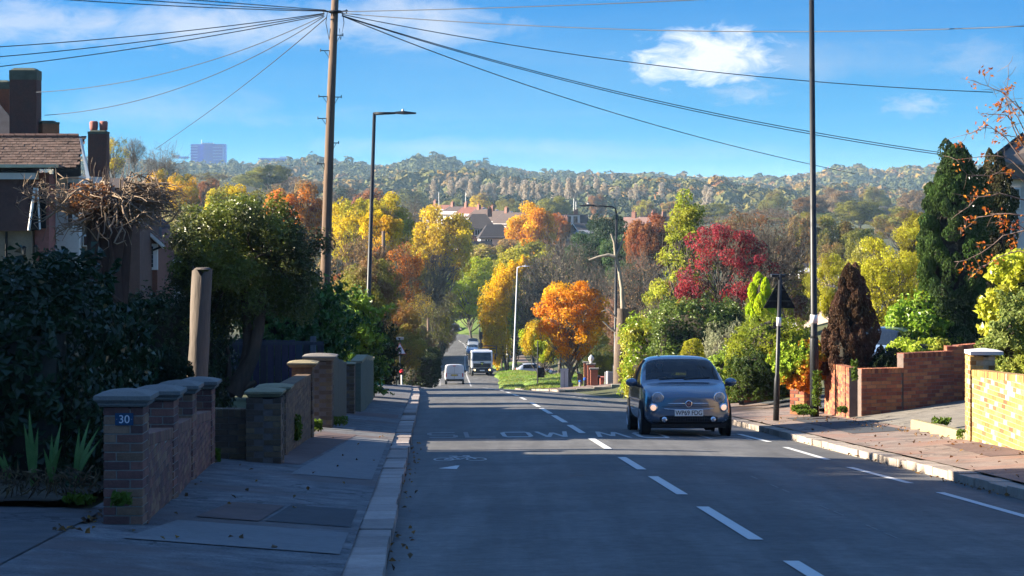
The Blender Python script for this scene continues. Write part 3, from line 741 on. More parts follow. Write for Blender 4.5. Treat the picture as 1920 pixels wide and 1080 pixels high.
# ---- solid leafy shapes: hedges, clipped bushes, conifer sprays
def shell_points(n, rng, fn):
    return fn(n, rng)
def box_shell(n, rng, sx, sy, sz, rnd=0.25, faces=(1, 1, 1, 1, 1)):
    """points and normals on a rounded box standing on z=0; faces: -x +x -y +y top"""
    ar = np.array([sy*sz, sy*sz, sx*sz, sx*sz, sx*sy])*np.array(faces, float); f = rng.choice(5, n, p=ar/ar.sum())
    u, v = rng.uniform(-1, 1, n), rng.uniform(0, 1, n)
    P = np.zeros((n, 3)); Nn = np.zeros((n, 3))
    for k, (ax, sg) in enumerate(((0, -1), (0, 1), (1, -1), (1, 1), (2, 1))):
        m = f == k
        if ax == 0: P[m] = np.stack([np.full(m.sum(), sg*sx/2), u[m]*sy/2, v[m]*sz], 1)
        elif ax == 1: P[m] = np.stack([u[m]*sx/2, np.full(m.sum(), sg*sy/2), v[m]*sz], 1)
        else: P[m] = np.stack([u[m]*sx/2, (v[m]*2-1)*sy/2, np.full(m.sum(), sz)], 1)
        Nn[m, ax] = sg
    # round the corners
    h = np.array((sx/2, sy/2, sz/2)); c = P - (0, 0, sz/2); q = c/h
    sph = unit(c/h)*h; k = rnd*np.clip((np.sort(np.abs(q), 1)[:, 1]-0.55)/0.45, 0, 1)[:, None]
    low = (P[:, 2] < sz*0.25)[:, None]
    c2 = np.where(low, c*(1-0*k), c*(1-k) + sph*k*1.12)
    return c2 + (0, 0, sz/2), unit(Nn + unit(c)*0.4)
def leafy(name, label, cat, loc, P, Nn, ls, c1, c2=None, rough=0.12, lam=0.6, mat_key='leaf', rng=None, aspect=0.6, nrand=0.5, vlow=0, group=None, rz=0, core=None, up=None, wlam=None, extra=None, jit=0.35):
    rng = rng or np.random.RandomState(len(label))
    n = len(P); dn = smooth_noise(P, rng, lam)*rough*0.7 + smooth_noise(P, rng, lam*0.4)*rough*0.45
    P2 = P + unit(Nn)*(dn + rng.uniform(-1, 0.35, n)*rough*0.9)[:, None]
    N2 = unit(Nn) + rng.normal(size=(n, 3))*nrand
    v = 0.5 + rng.normal(size=n)*0.22 + smooth_noise(P, rng, lam*1.5)*0.06
    w = 0.5 + smooth_noise(P, rng, wlam or lam*3)*0.13 + rng.normal(size=n)*0.06
    t = thing(name, label, cat, loc, rz, group)
    o = bpy.data.objects.new('foliage', leaf_mesh('foliage', P2, N2, ls, rng, M[mat_key], v, w, aspect, up, jit)); link(o, t)
    o.color = (*c1, 1); o['tint2'] = list(c2 or c1)
    if core is not None:
        k = core.build('branches', M['bark'], t, smooth=True); k.color = (0.035, 0.03, 0.02, 1)
    return t
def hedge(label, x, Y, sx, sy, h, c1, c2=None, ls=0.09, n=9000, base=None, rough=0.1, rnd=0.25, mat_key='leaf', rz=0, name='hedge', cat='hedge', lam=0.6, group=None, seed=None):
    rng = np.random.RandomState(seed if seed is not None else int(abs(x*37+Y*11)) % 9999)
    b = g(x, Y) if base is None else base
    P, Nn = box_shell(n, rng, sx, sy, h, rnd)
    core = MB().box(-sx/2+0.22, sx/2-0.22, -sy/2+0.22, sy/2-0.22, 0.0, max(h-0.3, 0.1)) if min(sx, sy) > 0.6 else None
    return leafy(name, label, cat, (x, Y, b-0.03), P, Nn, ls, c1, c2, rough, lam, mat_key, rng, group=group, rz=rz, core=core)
def blob_fn(profile):
    """surface of revolution: profile list of (z 0..1, radius 0..1)"""
    zs = np.array([p[0] for p in profile]); rs_ = np.array([p[1] for p in profile])
    def f(n, rng, R_, H):
        z = rng.rand(n*3); r = np.interp(z, zs, rs_); k = rng.rand(n*3) < (r+0.06)/(rs_.max()+0.06); z = z[k][:n]; r = r[k][:n]; n = len(z)
        a = rng.uniform(0, 6.2832, n); dz = 0.02; sl = (np.interp(z+dz, zs, rs_) - np.interp(z-dz, zs, rs_))/(2*dz)*R_/H
        return np.stack([r*R_*np.cos(a), r*R_*np.sin(a), z*H], 1), unit(np.stack([np.cos(a), np.sin(a), -sl], 1))
    return f
ROUND = [(0, 0.75), (0.15, 0.92), (0.4, 1.0), (0.65, 0.93), (0.85, 0.68), (0.95, 0.4), (1, 0.05)]
CONE = [(0, 0.85), (0.12, 1.0), (0.3, 0.88), (0.55, 0.6), (0.8, 0.33), (0.93, 0.15), (1, 0.02)]
FLAME = [(0, 0.6), (0.08, 0.85), (0.25, 1.0), (0.45, 0.8), (0.7, 0.52), (0.9, 0.3), (1, 0.05)]
def bush(label, px, top, wpx, Y, c1, c2=None, prof=ROUND, ls=0.08, n=9000, base=None, rough=0.08, lam=0.5, mat_key='leaf', name='bush', cat='bush', nrand=0.5, up=None, group=None, jit=0.35, aspect=0.6, basepx=None, coredark=True):
    rng = np.random.RandomState((px*7+top) % 9999)
    x = X_(px, Y); b = g(x, Y) if basepx is None else Z_(basepx, Y)
    H = Z_(top, Y)-b; R_ = wpx/2*Y/F
    P, Nn = blob_fn(prof)(n, rng, R_, H)
    pr_ = [(max(0.02, r*R_*0.80 - 0.06), z*H*0.94) for z, r in prof]
    core = MB().lathe(pr_, 14)
    return leafy(name, label, cat, (x, Y, b-0.03), P, Nn, ls, c1, c2, rough, lam, mat_key, rng, group=group, core=core, nrand=nrand, up=up, jit=jit, aspect=aspect)
def sprays(label, name, px, top, wpx, Y, c1, c2, lobes=26, n=26000, ls=0.10, prof=FLAME, basepx=None, cat='conifer', rz=0.0, lr=0.20, lh=0.16, mat_key='conifer', lean=0.0, seed=5):
    """upright conifer made of overlapping flame-shaped plumes with dark gaps between them"""
    rng = np.random.RandomState(seed+px)
    x = X_(px, Y); b = g(x, Y) if basepx is None else Z_(basepx, Y); H = Z_(top, Y)-b; R_ = wpx/2*Y/F
    zs = np.array([p[0] for p in prof]); rr = np.array([p[1] for p in prof])
    Ps, Ns, vs = [], [], []
    for i in range(lobes):
        z = (i+0.5)/lobes*0.9; r = np.interp(z, zs, rr)*R_*rng.uniform(0.62, 1.08); a = i*2.399+rng.uniform(-.4, .4)
        hh = H*lh*rng.uniform(0.7, 1.5); w = max(R_*lr*rng.uniform(0.7, 1.3), 0.10)
        if z > 0.8: r *= 0.6
        m = int(n/lobes); u = rng.rand(m); an = rng.uniform(0, 6.28, m); rad = w*np.sin(np.clip(u*0.93+0.07, 0, 1)*math.pi)**0.7*rng.uniform(0.75, 1.08, m)
        c0 = np.array((r*math.cos(a)*0.85, r*math.sin(a)*0.85, z*H - hh*0.35))
        P = c0 + np.stack([rad*np.cos(an) + u*math.cos(a)*w*0.5, rad*np.sin(an) + u*math.sin(a)*w*0.5, u*hh], 1)
        P[:, 2] = np.clip(P[:, 2], 0, H*1.02)
        Ps.append(P); Ns.append(np.stack([np.cos(an), np.sin(an), 0.25+0*an], 1)); vs.append(np.full(m, rng.normal()*0.12) + (u-0.5)*0.1)
    P = np.concatenate(Ps); Nn = np.concatenate(Ns); P[:, 0] += lean*P[:, 2]; m = len(P)
    v = 0.5 + np.concatenate(vs) + rng.normal(size=m)*0.17; w = 0.5 + smooth_noise(P, rng, H*0.4)*0.12 + rng.normal(size=m)*0.04
    t = thing(name, label, cat, (x, Y, b-0.03), rz)
    o = bpy.data.objects.new('foliage', leaf_mesh('foliage', P, Nn + rng.normal(size=(m, 3))*0.35, ls, rng, M[mat_key], v, w, 0.45, (0, 0, 1), 0.45)); link(o, t)
    o.color = (*c1, 1); o['tint2'] = list(c2)
    core = MB().lathe([(max(0.03, np.interp(z, zs, rr)*R_*0.62), z*H*0.93) for z in np.linspace(0, 1, 9)], 10)
    k = core.build('trunk', M['bark'], t, smooth=True); k.color = (0.02, 0.017, 0.012, 1)
    return t
# ---------------------------------------------------------------- colours (real leaf colours)
YEL = (0.82, 0.62, 0.012); GOLD = (0.88, 0.54, 0.012); ORG = (0.78, 0.27, 0.02); RUST = (0.40, 0.16, 0.05); OLV = (0.30, 0.29, 0.045)
LIME = (0.46, 0.56, 0.03); GRN = (0.14, 0.22, 0.03); DGRN = (0.05, 0.10, 0.03); BRN = (0.27, 0.17, 0.08); GRY = (0.30, 0.26, 0.19); MAR = (0.36, 0.035, 0.055)
TAN = (0.42, 0.28, 0.12); PNK = (0.42, 0.20, 0.12); YGR = (0.56, 0.52, 0.04); BARKG = (0.15, 0.125, 0.095)
# ---- the wood on the far hills: one mass of thousands of crowns
def forest():
    rng = np.random.RandomState(21)
    pal = np.array([(0.085, 0.105, 0.03), (0.06, 0.085, 0.03), (0.12, 0.12, 0.03), (0.15, 0.105, 0.04), (0.19, 0.12, 0.035), (0.26, 0.17, 0.02), (0.13, 0.09, 0.05), (0.20, 0.085, 0.03), (0.035, 0.062, 0.028), (0.10, 0.085, 0.05)])
    wts = np.array([.18, .14, .19, .12, .10, .035, .11, .035, .04, .06]); wts /= wts.sum()
    pts = []
    Y = 1010.0
    while Y < 2720:
        hw = 0.245*Y; st = 7.4 + (Y-1000)*0.0012
        n = int(2*hw/st); xs_ = -hw + (np.arange(n)+rng.uniform(-.35, .35, n))*st
        pts.append(np.stack([xs_, Y + rng.uniform(-.4, .4, n)*st*1.35], 1)); Y += st*1.35
    pts = np.concatenate(pts); keep = rng.rand(len(pts)) < 0.93
    pts = pts[keep]; n = len(pts); z = ground(pts[:, 0], pts[:, 1])
    pal_i = rng.choice(len(pal), n, p=wts)
    cz = smooth_noise(np.stack([pts[:, 0], pts[:, 1]*0.6, 0*z], 1), rng, 330)
    con = (cz > 0.75) & (rng.rand(n) < 0.8); pal_i[con] = 8
    col = pal[pal_i] * np.array((1.12, 0.98, 0.85)) * rng.uniform(0.85, 1.35, (n, 1)); col = col*0.72 + 0.28*np.array((0.15, 0.12, 0.045))
    r = rng.uniform(3.4, 6.4, n)*(1+.35*(rng.rand(n) < .12)); h = r*rng.uniform(0.75, 1.0, n)
    r[con] *= 0.72; h[con] = r[con]*rng.uniform(1.3, 1.9, con.sum())
    base = rng.uniform(3, 6, n)
    Vs, vv, cc = [], [], []
    for i in range(n):
        k = 84 if pts[i, 1] < 1500 else (54 if pts[i, 1] < 2100 else 36)
        d = unit(rng.normal(size=(k, 3))); d[:, 2] = np.where(d[:, 2] < -0.35, -d[:, 2], d[:, 2])
        d[:, 1] = np.where((d[:, 1] > 0.5) & (rng.rand(k) < 0.7), -d[:, 1], d[:, 1])
        lump = 1 + 0.16*np.sin(d[:, 0]*5+i)*np.sin(d[:, 2]*6+i*1.7) + rng.normal(size=k)*0.05
        P = d*lump[:, None]*np.array((r[i], r[i], h[i])) + (pts[i, 0], pts[i, 1], z[i]+base[i]+h[i]*0.25)
        s = 2.0 if k == 84 else (2.5 if k == 54 else 3.1)
        Vs.append(leaf_quads(P, d + rng.normal(size=(k, 3))*0.09, s*1.35*r[i]/5.5, rng, 0.95)); vv.append(np.repeat(0.5+rng.normal(size=k)*0.07, 4)); cc.append(np.repeat(col[i][None], 4*k, 0))
    V = np.concatenate(Vs); v = np.concatenate(vv); c = np.concatenate(cc)
    m, nt = new_mat('far_foliage')
    at = N(nt, 'ShaderNodeAttribute', attribute_type='GEOMETRY', attribute_name='leafcol'); av = N(nt, 'ShaderNodeAttribute', attribute_type='GEOMETRY', attribute_name='v')
    cl = mixc(nt, 1.0, at.outputs['Color'], ramp(nt, av.outputs['Fac'], [(0, 0.6), (1, 1.4)]), 'MULTIPLY')
    p = P_(nt, cl, 0.8, 0, 0.1); fin(nt, p.outputs[0])
    me = mesh_np('far_wood', V, np.arange(len(V)).reshape(-1, 4), [m], attrs={'v': v})
    a = me.attributes.new('leafcol', 'FLOAT_COLOR', 'POINT'); a.data.foreach_set('color', np.concatenate([c, np.ones((len(c), 1))], 1).astype(np.float32).ravel())
    o = bpy.data.objects.new('far_wood', me); link(o); tag(o, 'distant autumn woodland covering the hills under the skyline', None, None, 'stuff')
forest()
def ordinals(n):
    one = 'first second third fourth fifth sixth seventh eighth ninth tenth eleventh twelfth thirteenth fourteenth fifteenth sixteenth seventeenth eighteenth nineteenth'.split()
    tens = {2: ('twenty', 'twentieth'), 3: ('thirty', 'thirtieth'), 4: ('forty', 'fortieth')}
    return [one[i-1] if i < 20 else (tens[i//10][1] if i % 10 == 0 else tens[i//10][0]+'-'+one[i % 10-1]) for i in range(1, n+1)]
# ---- the row of bare poplars below the wood
def poplars():
    SPEC['poplar'] = dict(seed=31, H=18, R=2.0, cb=0.08, nl=1600, ls=0.9, nclump=60, clump=1.3, shape='column', twigs=1, density=0.9, tr=0.012)
    rng = np.random.RandomState(8)
    xs_ = list(np.linspace(846, 1012, 17)) + list(np.linspace(1024, 1116, 8)) + [1130, 1148, 1160, 816, 798, 1182, 1192, 1240, 1321, 1335]
    xs_.sort(); ORD = ordinals(len(xs_))
    for i, px in enumerate(xs_):
        px = px + rng.uniform(-4, 4); Y = 1120 + rng.uniform(-20, 20)
        tree('poplar_tree', 'tall bare grey poplar below the wooded ridge, %s from the left in its row' % ORD[i], px, 330 + rng.uniform(-2, 16) + (12 if px > 1120 else 0), rng.uniform(12, 18), Y, 'poplar',
             (0.50, 0.42, 0.33), (0.50, 0.40, 0.28), (0.40, 0.34, 0.28), group='bare poplars below the ridge', cat='tree')
poplars()
# ================================================================ individual trees and shrubs, far to near
T_ = [
 # far slope on the left
 ('tree', 'thin yellow-green tree rising beside the double-pot chimney', 214, 252, 62, 330, 'thinA', OLV, YEL),
 ('tree', 'small bare tree standing out on the left skyline', 252, 258, 44, 430, 'bareA', BRN, BRN),
 ('tree', 'broad bare grey tree on the left slope next to the cable end', 306, 276, 96, 450, 'bareB', GRY, TAN),
 ('tree', 'low grey-brown tree under the blue office block', 395, 322, 80, 620, 'thinB', BRN, OLV),
 ('tree', 'golden tree on the left slope below the broad bare tree', 300, 318, 66, 380, 'leafyA', GOLD, OLV),
 ('tree', 'olive tree with a gold top left of the round yellow tree', 342, 318, 76, 372, 'leafyB', OLV, GOLD),
 ('tree', 'brown tree in front of the dark dip below the office block', 392, 334, 56, 500, 'leafyA', RUST, BRN),
 ('tree', 'round tree half yellow and half green above the glossy holly crown', 440, 333, 132, 300, 'leafyB', YEL, OLV),
 ('tree', 'grey-green tree behind the half-yellow round tree', 505, 342, 100, 340, 'thinA', OLV, TAN),
 ('tree', 'dark green tree on the slope below the low flat office roof', 505, 306, 84, 700, 'leafyB', (0.06, 0.09, 0.03), OLV),
 ('tree', 'orange-brown tree left of the telegraph pole', 556, 342, 130, 240, 'leafyA', ORG, TAN),
 ('tree', 'greyish brown twiggy tree behind the base of the orange-brown tree', 520, 400, 140, 200, 'thinB', TAN, OLV),
 ('tree', 'maroon-topped tree behind the tall left lamp', 700, 356, 110, 420, 'leafyA', PNK, RUST),
 ('tree', 'yellow-olive tree between telegraph pole and tall left lamp', 662, 360, 120, 285, 'leafyB', YGR, YEL),
 ('tree', 'yellow-green tree right of the tall left lamp', 722, 362, 110, 300, 'leafyA', YGR, YEL),
 ('tree', 'bare grey tree between yellow-green tree and bright yellow tree', 772, 372, 100, 400, 'bareA', GRY, OLV),
 ('tree', 'bright yellow tree left of the terraced rooftops', 826, 386, 130, 352, 'leafyA', YEL, (0.74, 0.54, 0.03)),
 ('tree', 'small golden tree behind the short far telegraph pole', 716, 392, 90, 205, 'leafyC', GOLD, YEL),
 ('tree', 'brown thicket tree filling the gap right of the telegraph pole', 664, 428, 150, 172, 'thinA', BRN, TAN),
 ('tree', 'orange-red tree leaning over the left pavement', 742, 446, 120, 176, 'thinA', ORG, RUST),
 ('tree', 'dark brown-green tree behind the base of the tall left lamp', 690, 500, 100, 128, 'leafyA', OLV, BRN),
 ('tree', 'yellow-brown tree over the triangular warning sign', 762, 520, 100, 190, 'thinB', (0.6, 0.42, 0.04), BRN),
 ('tree', 'tall grey-brown tree hanging over the far left side of the road', 812, 468, 110, 300, 'bareB', (0.20, 0.17, 0.09), OLV),
 ('tree', 'grey-green willowy tree overhanging the far left lane', 800, 560, 100, 222, 'thinA', (0.20, 0.20, 0.07), OLV),
 ('tree', 'lime-yellow tree at the far bend of the road', 886, 470, 118, 372, 'leafyB', LIME, (0.62, 0.66, 0.04)),
 ('tree', 'dark green tree at the far bend behind the parked dark car', 872, 560, 80, 455, 'leafyB', GRN, OLV),
 ('tree', 'olive half-bare tree above the lime-yellow tree', 930, 446, 140, 430, 'leafyC', (0.46, 0.44, 0.06), TAN),
 ('tree', 'deep orange pointed tree in front of the terraced rooftops', 996, 379, 100, 455, 'leafyA', (0.90, 0.40, 0.012), GOLD),
 ('tree', 'rusty tree beside the deep orange pointed tree', 1046, 400, 50, 470, 'leafyA', RUST, ORG),
 ('tree', 'yellow-green wispy tree below the deep orange tree', 986, 452, 150, 380, 'leafyA', YGR, OLV),
 ('tree', 'green tree right of the golden leaning tree', 968, 520, 104, 282, 'leafyA', GRN, LIME),
 ('tree', 'grey-brown twiggy tree above the bright orange tree', 1050, 442, 150, 240, 'bareA', GRY, TAN),
 ('tree', 'brown-leaved twiggy tree touching the orange tree on its left', 1000, 500, 120, 262, 'bareB', TAN, OLV),
 ('tree', 'dark evergreen cedar left of the curved lamp head', 1140, 392, 120, 330, 'leafyB', (0.03, 0.06, 0.03), (0.04, 0.08, 0.03)),
 ('tree', 'bushy green pine below the dark cedar', 1100, 436, 104, 318, 'leafyA', (0.08, 0.16, 0.04), DGRN),
 ('tree', 'green pine right of the curved lamp post', 1180, 425, 120, 305, 'leafyC', (0.09, 0.16, 0.04), DGRN),
 ('tree', 'rust-red tree below the right-hand rooftops', 1218, 402, 96, 275, 'leafyA', RUST, (0.36, 0.10, 0.03)),
 ('tree', 'pinkish brown half-bare tree behind the thick ivy trunk', 1196, 470, 120, 190, 'bareA', PNK, TAN),
 ('tree', 'tangled brown tree between curved lamp and orange tree', 1128, 500, 110, 215, 'bareB', BRN, PNK),
 ('tree', 'small yellow-leaved tree under the left of the orange tree', 1022, 590, 90, 205, 'leafyA', (0.8, 0.56, 0.03), LIME),
 ('tree', 'low yellow-green tree behind the right of the orange tree', 1112, 612, 62, 190, 'leafyB', (0.55, 0.48, 0.04), OLV),
 ('tree', 'tall green tree with a thin pointed top behind the hedges', 1290, 338, 190, 118, 'greentall', (0.24, 0.32, 0.035), (0.5,0.5,0.05)),
 ('tree', 'brown twiggy tree at the foot of the tall green tree', 1240, 560, 110, 105, 'bareA', (0.25, 0.2, 0.1), TAN),
 ('tree', 'crimson tree behind the clipped dark hedge', 1362, 408, 215, 108, 'redtree', MAR, (0.44, 0.05, 0.07)),
 ('tree', 'purple-brown bare tree right of the crimson tree', 1452, 392, 200, 120, 'bareB', (0.22, 0.10, 0.09), RUST),
 ('tree', 'orange-brown tree top behind the purple-brown bare tree', 1400, 385, 120, 165, 'thinA', RUST, BRN),
 ('tree', 'yellow oak on the slope left of the tall right lamp', 1505, 398, 60, 330, 'leafyA', TAN, OLV),
 ('tree', 'rounded olive oak on the right-hand slope', 1610, 372, 110, 620, 'leafyB', (0.13, 0.13, 0.03), OLV),
 ('tree', 'golden-topped tree right of the tall right lamp', 1560, 404, 100, 330, 'leafyA', (0.24, 0.16, 0.03), OLV),
 ('tree', 'mid green tree low on the right-hand slope', 1622, 420, 80, 280, 'leafyB', (0.10, 0.14, 0.03), OLV),
 ('tree', 'amber tree above the yellow-green tree on the right', 1690, 388, 110, 520, 'leafyA', (0.27, 0.16, 0.03), OLV),
 ('tree', 'dull orange tree on the right-hand slope', 1520, 366, 70, 760, 'leafyA', (0.24, 0.12, 0.04), BRN),
 ('tree', 'golden crown on the right-hand wooded slope', 1450, 352, 60, 900, 'leafyB', (0.24, 0.17, 0.03), OLV),
 ('tree', 'yellow-green roadside tree behind the brown conifer', 1556, 462, 96, 76, 'shrubY', (0.42, 0.42, 0.05), YGR),
 ('tree', 'bright yellow-green tree left of the dark cypress', 1668, 424, 160, 82, 'shrubY', (0.50, 0.48, 0.03), YGR),
 ('tree', 'olive tree top touching the dark cypress', 1720, 390, 90, 110, 'leafyB', (0.22, 0.2, 0.03), YGR),
]
mid = [('round yellow oak beyond the terraced rooftops', 905, 362, 62, 900, YEL), ('second yellow oak right of the round one', 952, 367, 60, 880, (0.3, 0.24, 0.03)),
       ('orange oak behind the curved lamp arm', 1120, 362, 40, 950, RUST), ('green oak left of the curved lamp arm', 1040, 368, 70, 760, OLV),
       ('yellow oak below the poplar row', 1212, 370, 58, 900, YGR), ('rust tree far below the skyline', 1270, 372, 70, 880, RUST),
       ('grey oak left of the terraced rooftops', 700, 352, 90, 900, GRY), ('tall dark pine on the left of the ridge', 760, 350, 110, 980, (0.05, 0.07, 0.03)),
       ('brown oak right of the office block', 560, 330, 110, 880, BRN), ('dull green oak below the flat office roof', 470, 322, 90, 900, OLV),
       ('dark wood edge left of the lamp', 640, 345, 90, 850, (0.05, 0.075, 0.03)), ('pale olive oak in the right-hand valley', 1330, 380, 90, 820, OLV),
       ('amber oak in the right-hand valley', 1560, 352, 80, 950, TAN), ('small amber crown near the cypress', 1640, 345, 60, 950, (0.26, 0.17, 0.03)), ('brown crown beside the cypress top', 1715, 355, 80, 900, BRN),
       ('faded green crown behind the terrace chimneys', 850, 372, 60, 950, OLV)]
for a in T_:
    tree(*a)
for k, (lb, px, top, w, Y, c) in enumerate(mid):
    tree('tree', lb, px, top, w, Y, ('leafyA', 'leafyB', 'leafyC')[k % 3], c, OLV if k % 2 else BRN)
# low tree masses that close the gaps on the slopes between the road and the hills
rg = random.Random(12)
GAP = []
for i in range(110):
    Y = rg.uniform(430, 960); px = rg.uniform(120, 1780)
    top = 446 - (Y-480)*0.155 + rg.uniform(-10, 10)
    if 830 < px < 1110 or 1170 < px < 1250: top += 34
    GAP.append(('background tree', px, top, rg.uniform(58, 105), Y, rg.choice([OLV, BRN, TAN, RUST, GRY, YGR, GRN, (0.09, 0.10, 0.04)])))
CN = {OLV: 'olive', BRN: 'brown', TAN: 'tan', RUST: 'rust-coloured', GRY: 'bare grey', YGR: 'yellow-green', GRN: 'green'}
GAP.sort(key=lambda q: q[1]); cnt = {}; OR_ = ordinals(49)
for i, (lb, px, top, w, Y, c) in enumerate(GAP):
    nm = CN.get(c, 'dark green'); k = cnt.get(nm, 0); cnt[nm] = k+1
    tree('tree', '%s crown massed across the valley, %s %s one from the left' % (nm, OR_[k], nm.split()[-1]), int(px), top, w, Y, rg.choice(['leafyA', 'leafyB', 'leafyC', 'thinA', 'thinB']), c, rg.choice([OLV, BRN, TAN]), group='trees massed across the valley')
# undergrowth that fills the banks on both sides of the road
UG = [('dull green undergrowth right of the tall left lamp', 692, 590, 90, 118, (0.07, 0.10, 0.03), OLV), ('golden brown undergrowth behind the triangular sign', 752, 600, 100, 162, (0.42, 0.30, 0.05), OLV), ('mixed yellow bush at the lamp side of the pavement', 738, 545, 100, 168, (0.40, 0.27, 0.05), RUST),
      ('olive scrub right of the triangular sign', 785, 610, 60, 200, OLV, BRN), ('brown scrub under the orange-red tree', 690, 470, 130, 150, (0.34, 0.2, 0.08), OLV), ('grey-brown scrub along the far left kerb', 822, 560, 80, 330, TAN, OLV), ('ochre scrub below the bright yellow tree', 800, 500, 120, 310, (0.40, 0.32, 0.10), OLV),
      ('rust scrub left of the far telegraph pole', 650, 500, 140, 160, RUST, OLV), ('yellow scrub beneath the yellow-green tree', 740, 440, 120, 280, (0.5, 0.38, 0.05), OLV), ('olive scrub beside the half-yellow tree', 500, 390, 140, 260, OLV, TAN), ('pale scrub at the foot of the bare left tree', 330, 370, 160, 280, (0.42, 0.36, 0.16), OLV),
      ('green scrub behind the lime-yellow tree', 850, 520, 90, 430, GRN, OLV), ('grass-green scrub at the far bend', 900, 585, 90, 440, (0.22, 0.34, 0.03), LIME), ('lime scrub right of the white lamp column', 1000, 600, 90, 290, LIME, GRN), ('dark scrub behind the silver parked car', 960, 600, 90, 320, GRN, OLV), ('olive scrub under the wispy tree', 960, 540, 130, 340, OLV, YGR),
      ('brown scrub behind the orange maple', 1085, 560, 130, 235, BRN, TAN), ('dark evergreen scrub behind the gate piers', 1125, 640, 90, 165, (0.05, 0.09, 0.03), OLV), ('amber scrub right of the thick lopped trunk', 1192, 575, 80, 150, (0.5, 0.27, 0.06), BRN), ('yellow-green low bush left of the thick lopped trunk', 1128, 662, 62, 150, YGR, OLV),
      ('brown scrub at the foot of the half-bare pink tree', 1180, 520, 120, 200, (0.36, 0.2, 0.13), BRN), ('green scrub between tall green tree and crimson tree', 1262, 520, 100, 130, (0.2, 0.26, 0.04), RUST), ('purple scrub under the purple-brown tree', 1460, 480, 150, 128, (0.25, 0.12, 0.1), OLV),
      ('tan scrub right of the tall right lamp', 1545, 440, 120, 240, TAN, OLV), ('olive scrub behind the yellow-green roadside tree', 1620, 455, 120, 200, OLV, YGR), ('green scrub behind the cypress', 1740, 430, 120, 170, (0.24, 0.28, 0.05), YGR), ('brown scrub left of the yellow-green roadside tree', 1500, 500, 80, 140, BRN, OLV)]
for k, (lb, px, top, w, Y, c, c2) in enumerate(UG):
    tree('shrub', lb, px, top, w, Y, ('shrubA', 'leafyB', 'shrubY')[k % 3], c, c2, cat='shrub', part='foliage')
# golden fastigiate tree leaning over the verge: a stack of narrow plumes along a leaning stem
def golden():
    rng = np.random.RandomState(3); Y = 262.0; T = Tubes(); Ps = []; Ns = []
    b = W(950, 700, Y); x0, z0 = b[0], g(b[0], Y)
    stem = [(x0, z0)] + [(X_(px, Y), Z_(py, Y)) for px, py in [(944, 660), (938, 620), (924, 575), (938, 530), (975, 496)]]
    T.add(np.array([(x-x0, 0, z-z0) for x, z in stem]), 0.16, 0.04, 7)
    for (px, py, r, h) in [(914, 600, 1.1, 2.0), (924, 570, 1.4, 2.2), (918, 640, 0.9, 1.6), (932, 545, 1.3, 2.0), (946, 524, 1.2, 1.6), (966, 508, 0.9, 1.1), (984, 494, 0.6, 0.8), (936, 590, 1.2, 2.2), (940, 640, 1.0, 2.0), (930, 668, 0.8, 1.2), (926, 615, 1.2, 2.0), (948, 560, .9, 1.6)]:
        c = np.array((X_(px, Y)-x0, 0, Z_(py, Y)-z0)); d = unit(rng.normal(size=(1500, 3)))
        Ps.append(c + d*np.array((r, r, h))*(0.45+0.65*rng.rand(1500, 1))*(1+.25*np.sin(d[:, :1]*6+px))); Ns.append(d)
    P = np.concatenate(Ps); Nn = np.concatenate(Ns) + rng.normal(size=P.shape)*0.4; n = len(P)
    t = thing('tree', 'narrow golden tree leaning over the verge behind the white lorry', 'tree', (x0, Y, z0))
    o = bpy.data.objects.new('crown', leaf_mesh('crown', P, Nn, 0.24, rng, M['leaf'], 0.5+rng.normal(size=n)*0.2, 0.5+rng.normal(size=n)*0.1, 0.6)); link(o, t)
    o.color = (0.92, 0.66, 0.012, 1); o['tint2'] = [0.92, 0.58, 0.012]
    o = bpy.data.objects.new('trunk', T.mesh('trunk', M['bark'])); link(o, t); o.color = (0.1, 0.08, 0.06, 1)
golden()
tree('tree', 'bright orange maple with a forked pale trunk on the verge', 1070, 514, 146, 150, 'orange', (0.86, 0.33, 0.014), (0.92, 0.54, 0.015), bark=(0.20, 0.17, 0.13), base=728)
# --- right-hand gardens
hedge('bright green upright hedge right behind the grey car', X_(1218, 84), 84, 1.7, 1.6, Z_(604, 84)-g(X_(1218, 84), 84), (0.34, 0.46, 0.03), (0.50, 0.46, 0.05), ls=0.11, n=9000, rough=0.16, mat_key='leaf_gloss')
hedge('clipped dark laurel hedge below the crimson tree', X_(1312, 82), 82, 3.1, 2.2, Z_(570, 82)-g(X_(1312, 82), 82), (0.08, 0.13, 0.03), (0.20, 0.27, 0.05), ls=0.11, n=14000, rough=0.14, rnd=0.5, mat_key='leaf_gloss')
bush('small round yellow-green topiary behind the grey car roof', 1299, 632, 58, 66, (0.42, 0.40, 0.03), None, ls=0.05, n=9000, rough=0.03, name='topiary', nrand=0.8)
bush('grey-leaved spiky shrub beside the round topiary', 1368, 612, 104, 68, (0.34, 0.34, 0.20), (0.26, 0.29, 0.15), ls=0.22, n=5000, rough=0.22, up=(0, 0, 1), jit=0.8, aspect=0.12)
bush('light green laurel below the grey-leaved shrub', 1366, 652, 90, 64, (0.32, 0.44, 0.05), None, ls=0.10, n=6000, rough=0.12, mat_key='leaf_gloss')
bush('round clipped olive bush behind the lime conifer', 1438, 533, 112, 84, (0.22, 0.25, 0.03), None, ls=0.06, n=9000, rough=0.04, name='topiary', nrand=0.8)
sprays('narrow lime green conifer left of the blank sign back', 'conifer', 1427, 502, 52, 66, (0.55, 0.66, 0.03), (0.45, 0.58, 0.03), lobes=20, n=15000, ls=0.08, prof=[(0, .9), (.3, 1), (.6, .8), (.8, .75), (.95, .5), (1, .1)], lr=0.42, lh=0.13)
bush('wide yellow-green yew bush around the sign post', 1446, 590, 160, 60, (0.34, 0.38, 0.03), (0.22, 0.28, 0.03), ls=0.07, n=16000, rough=0.12, basepx=735)
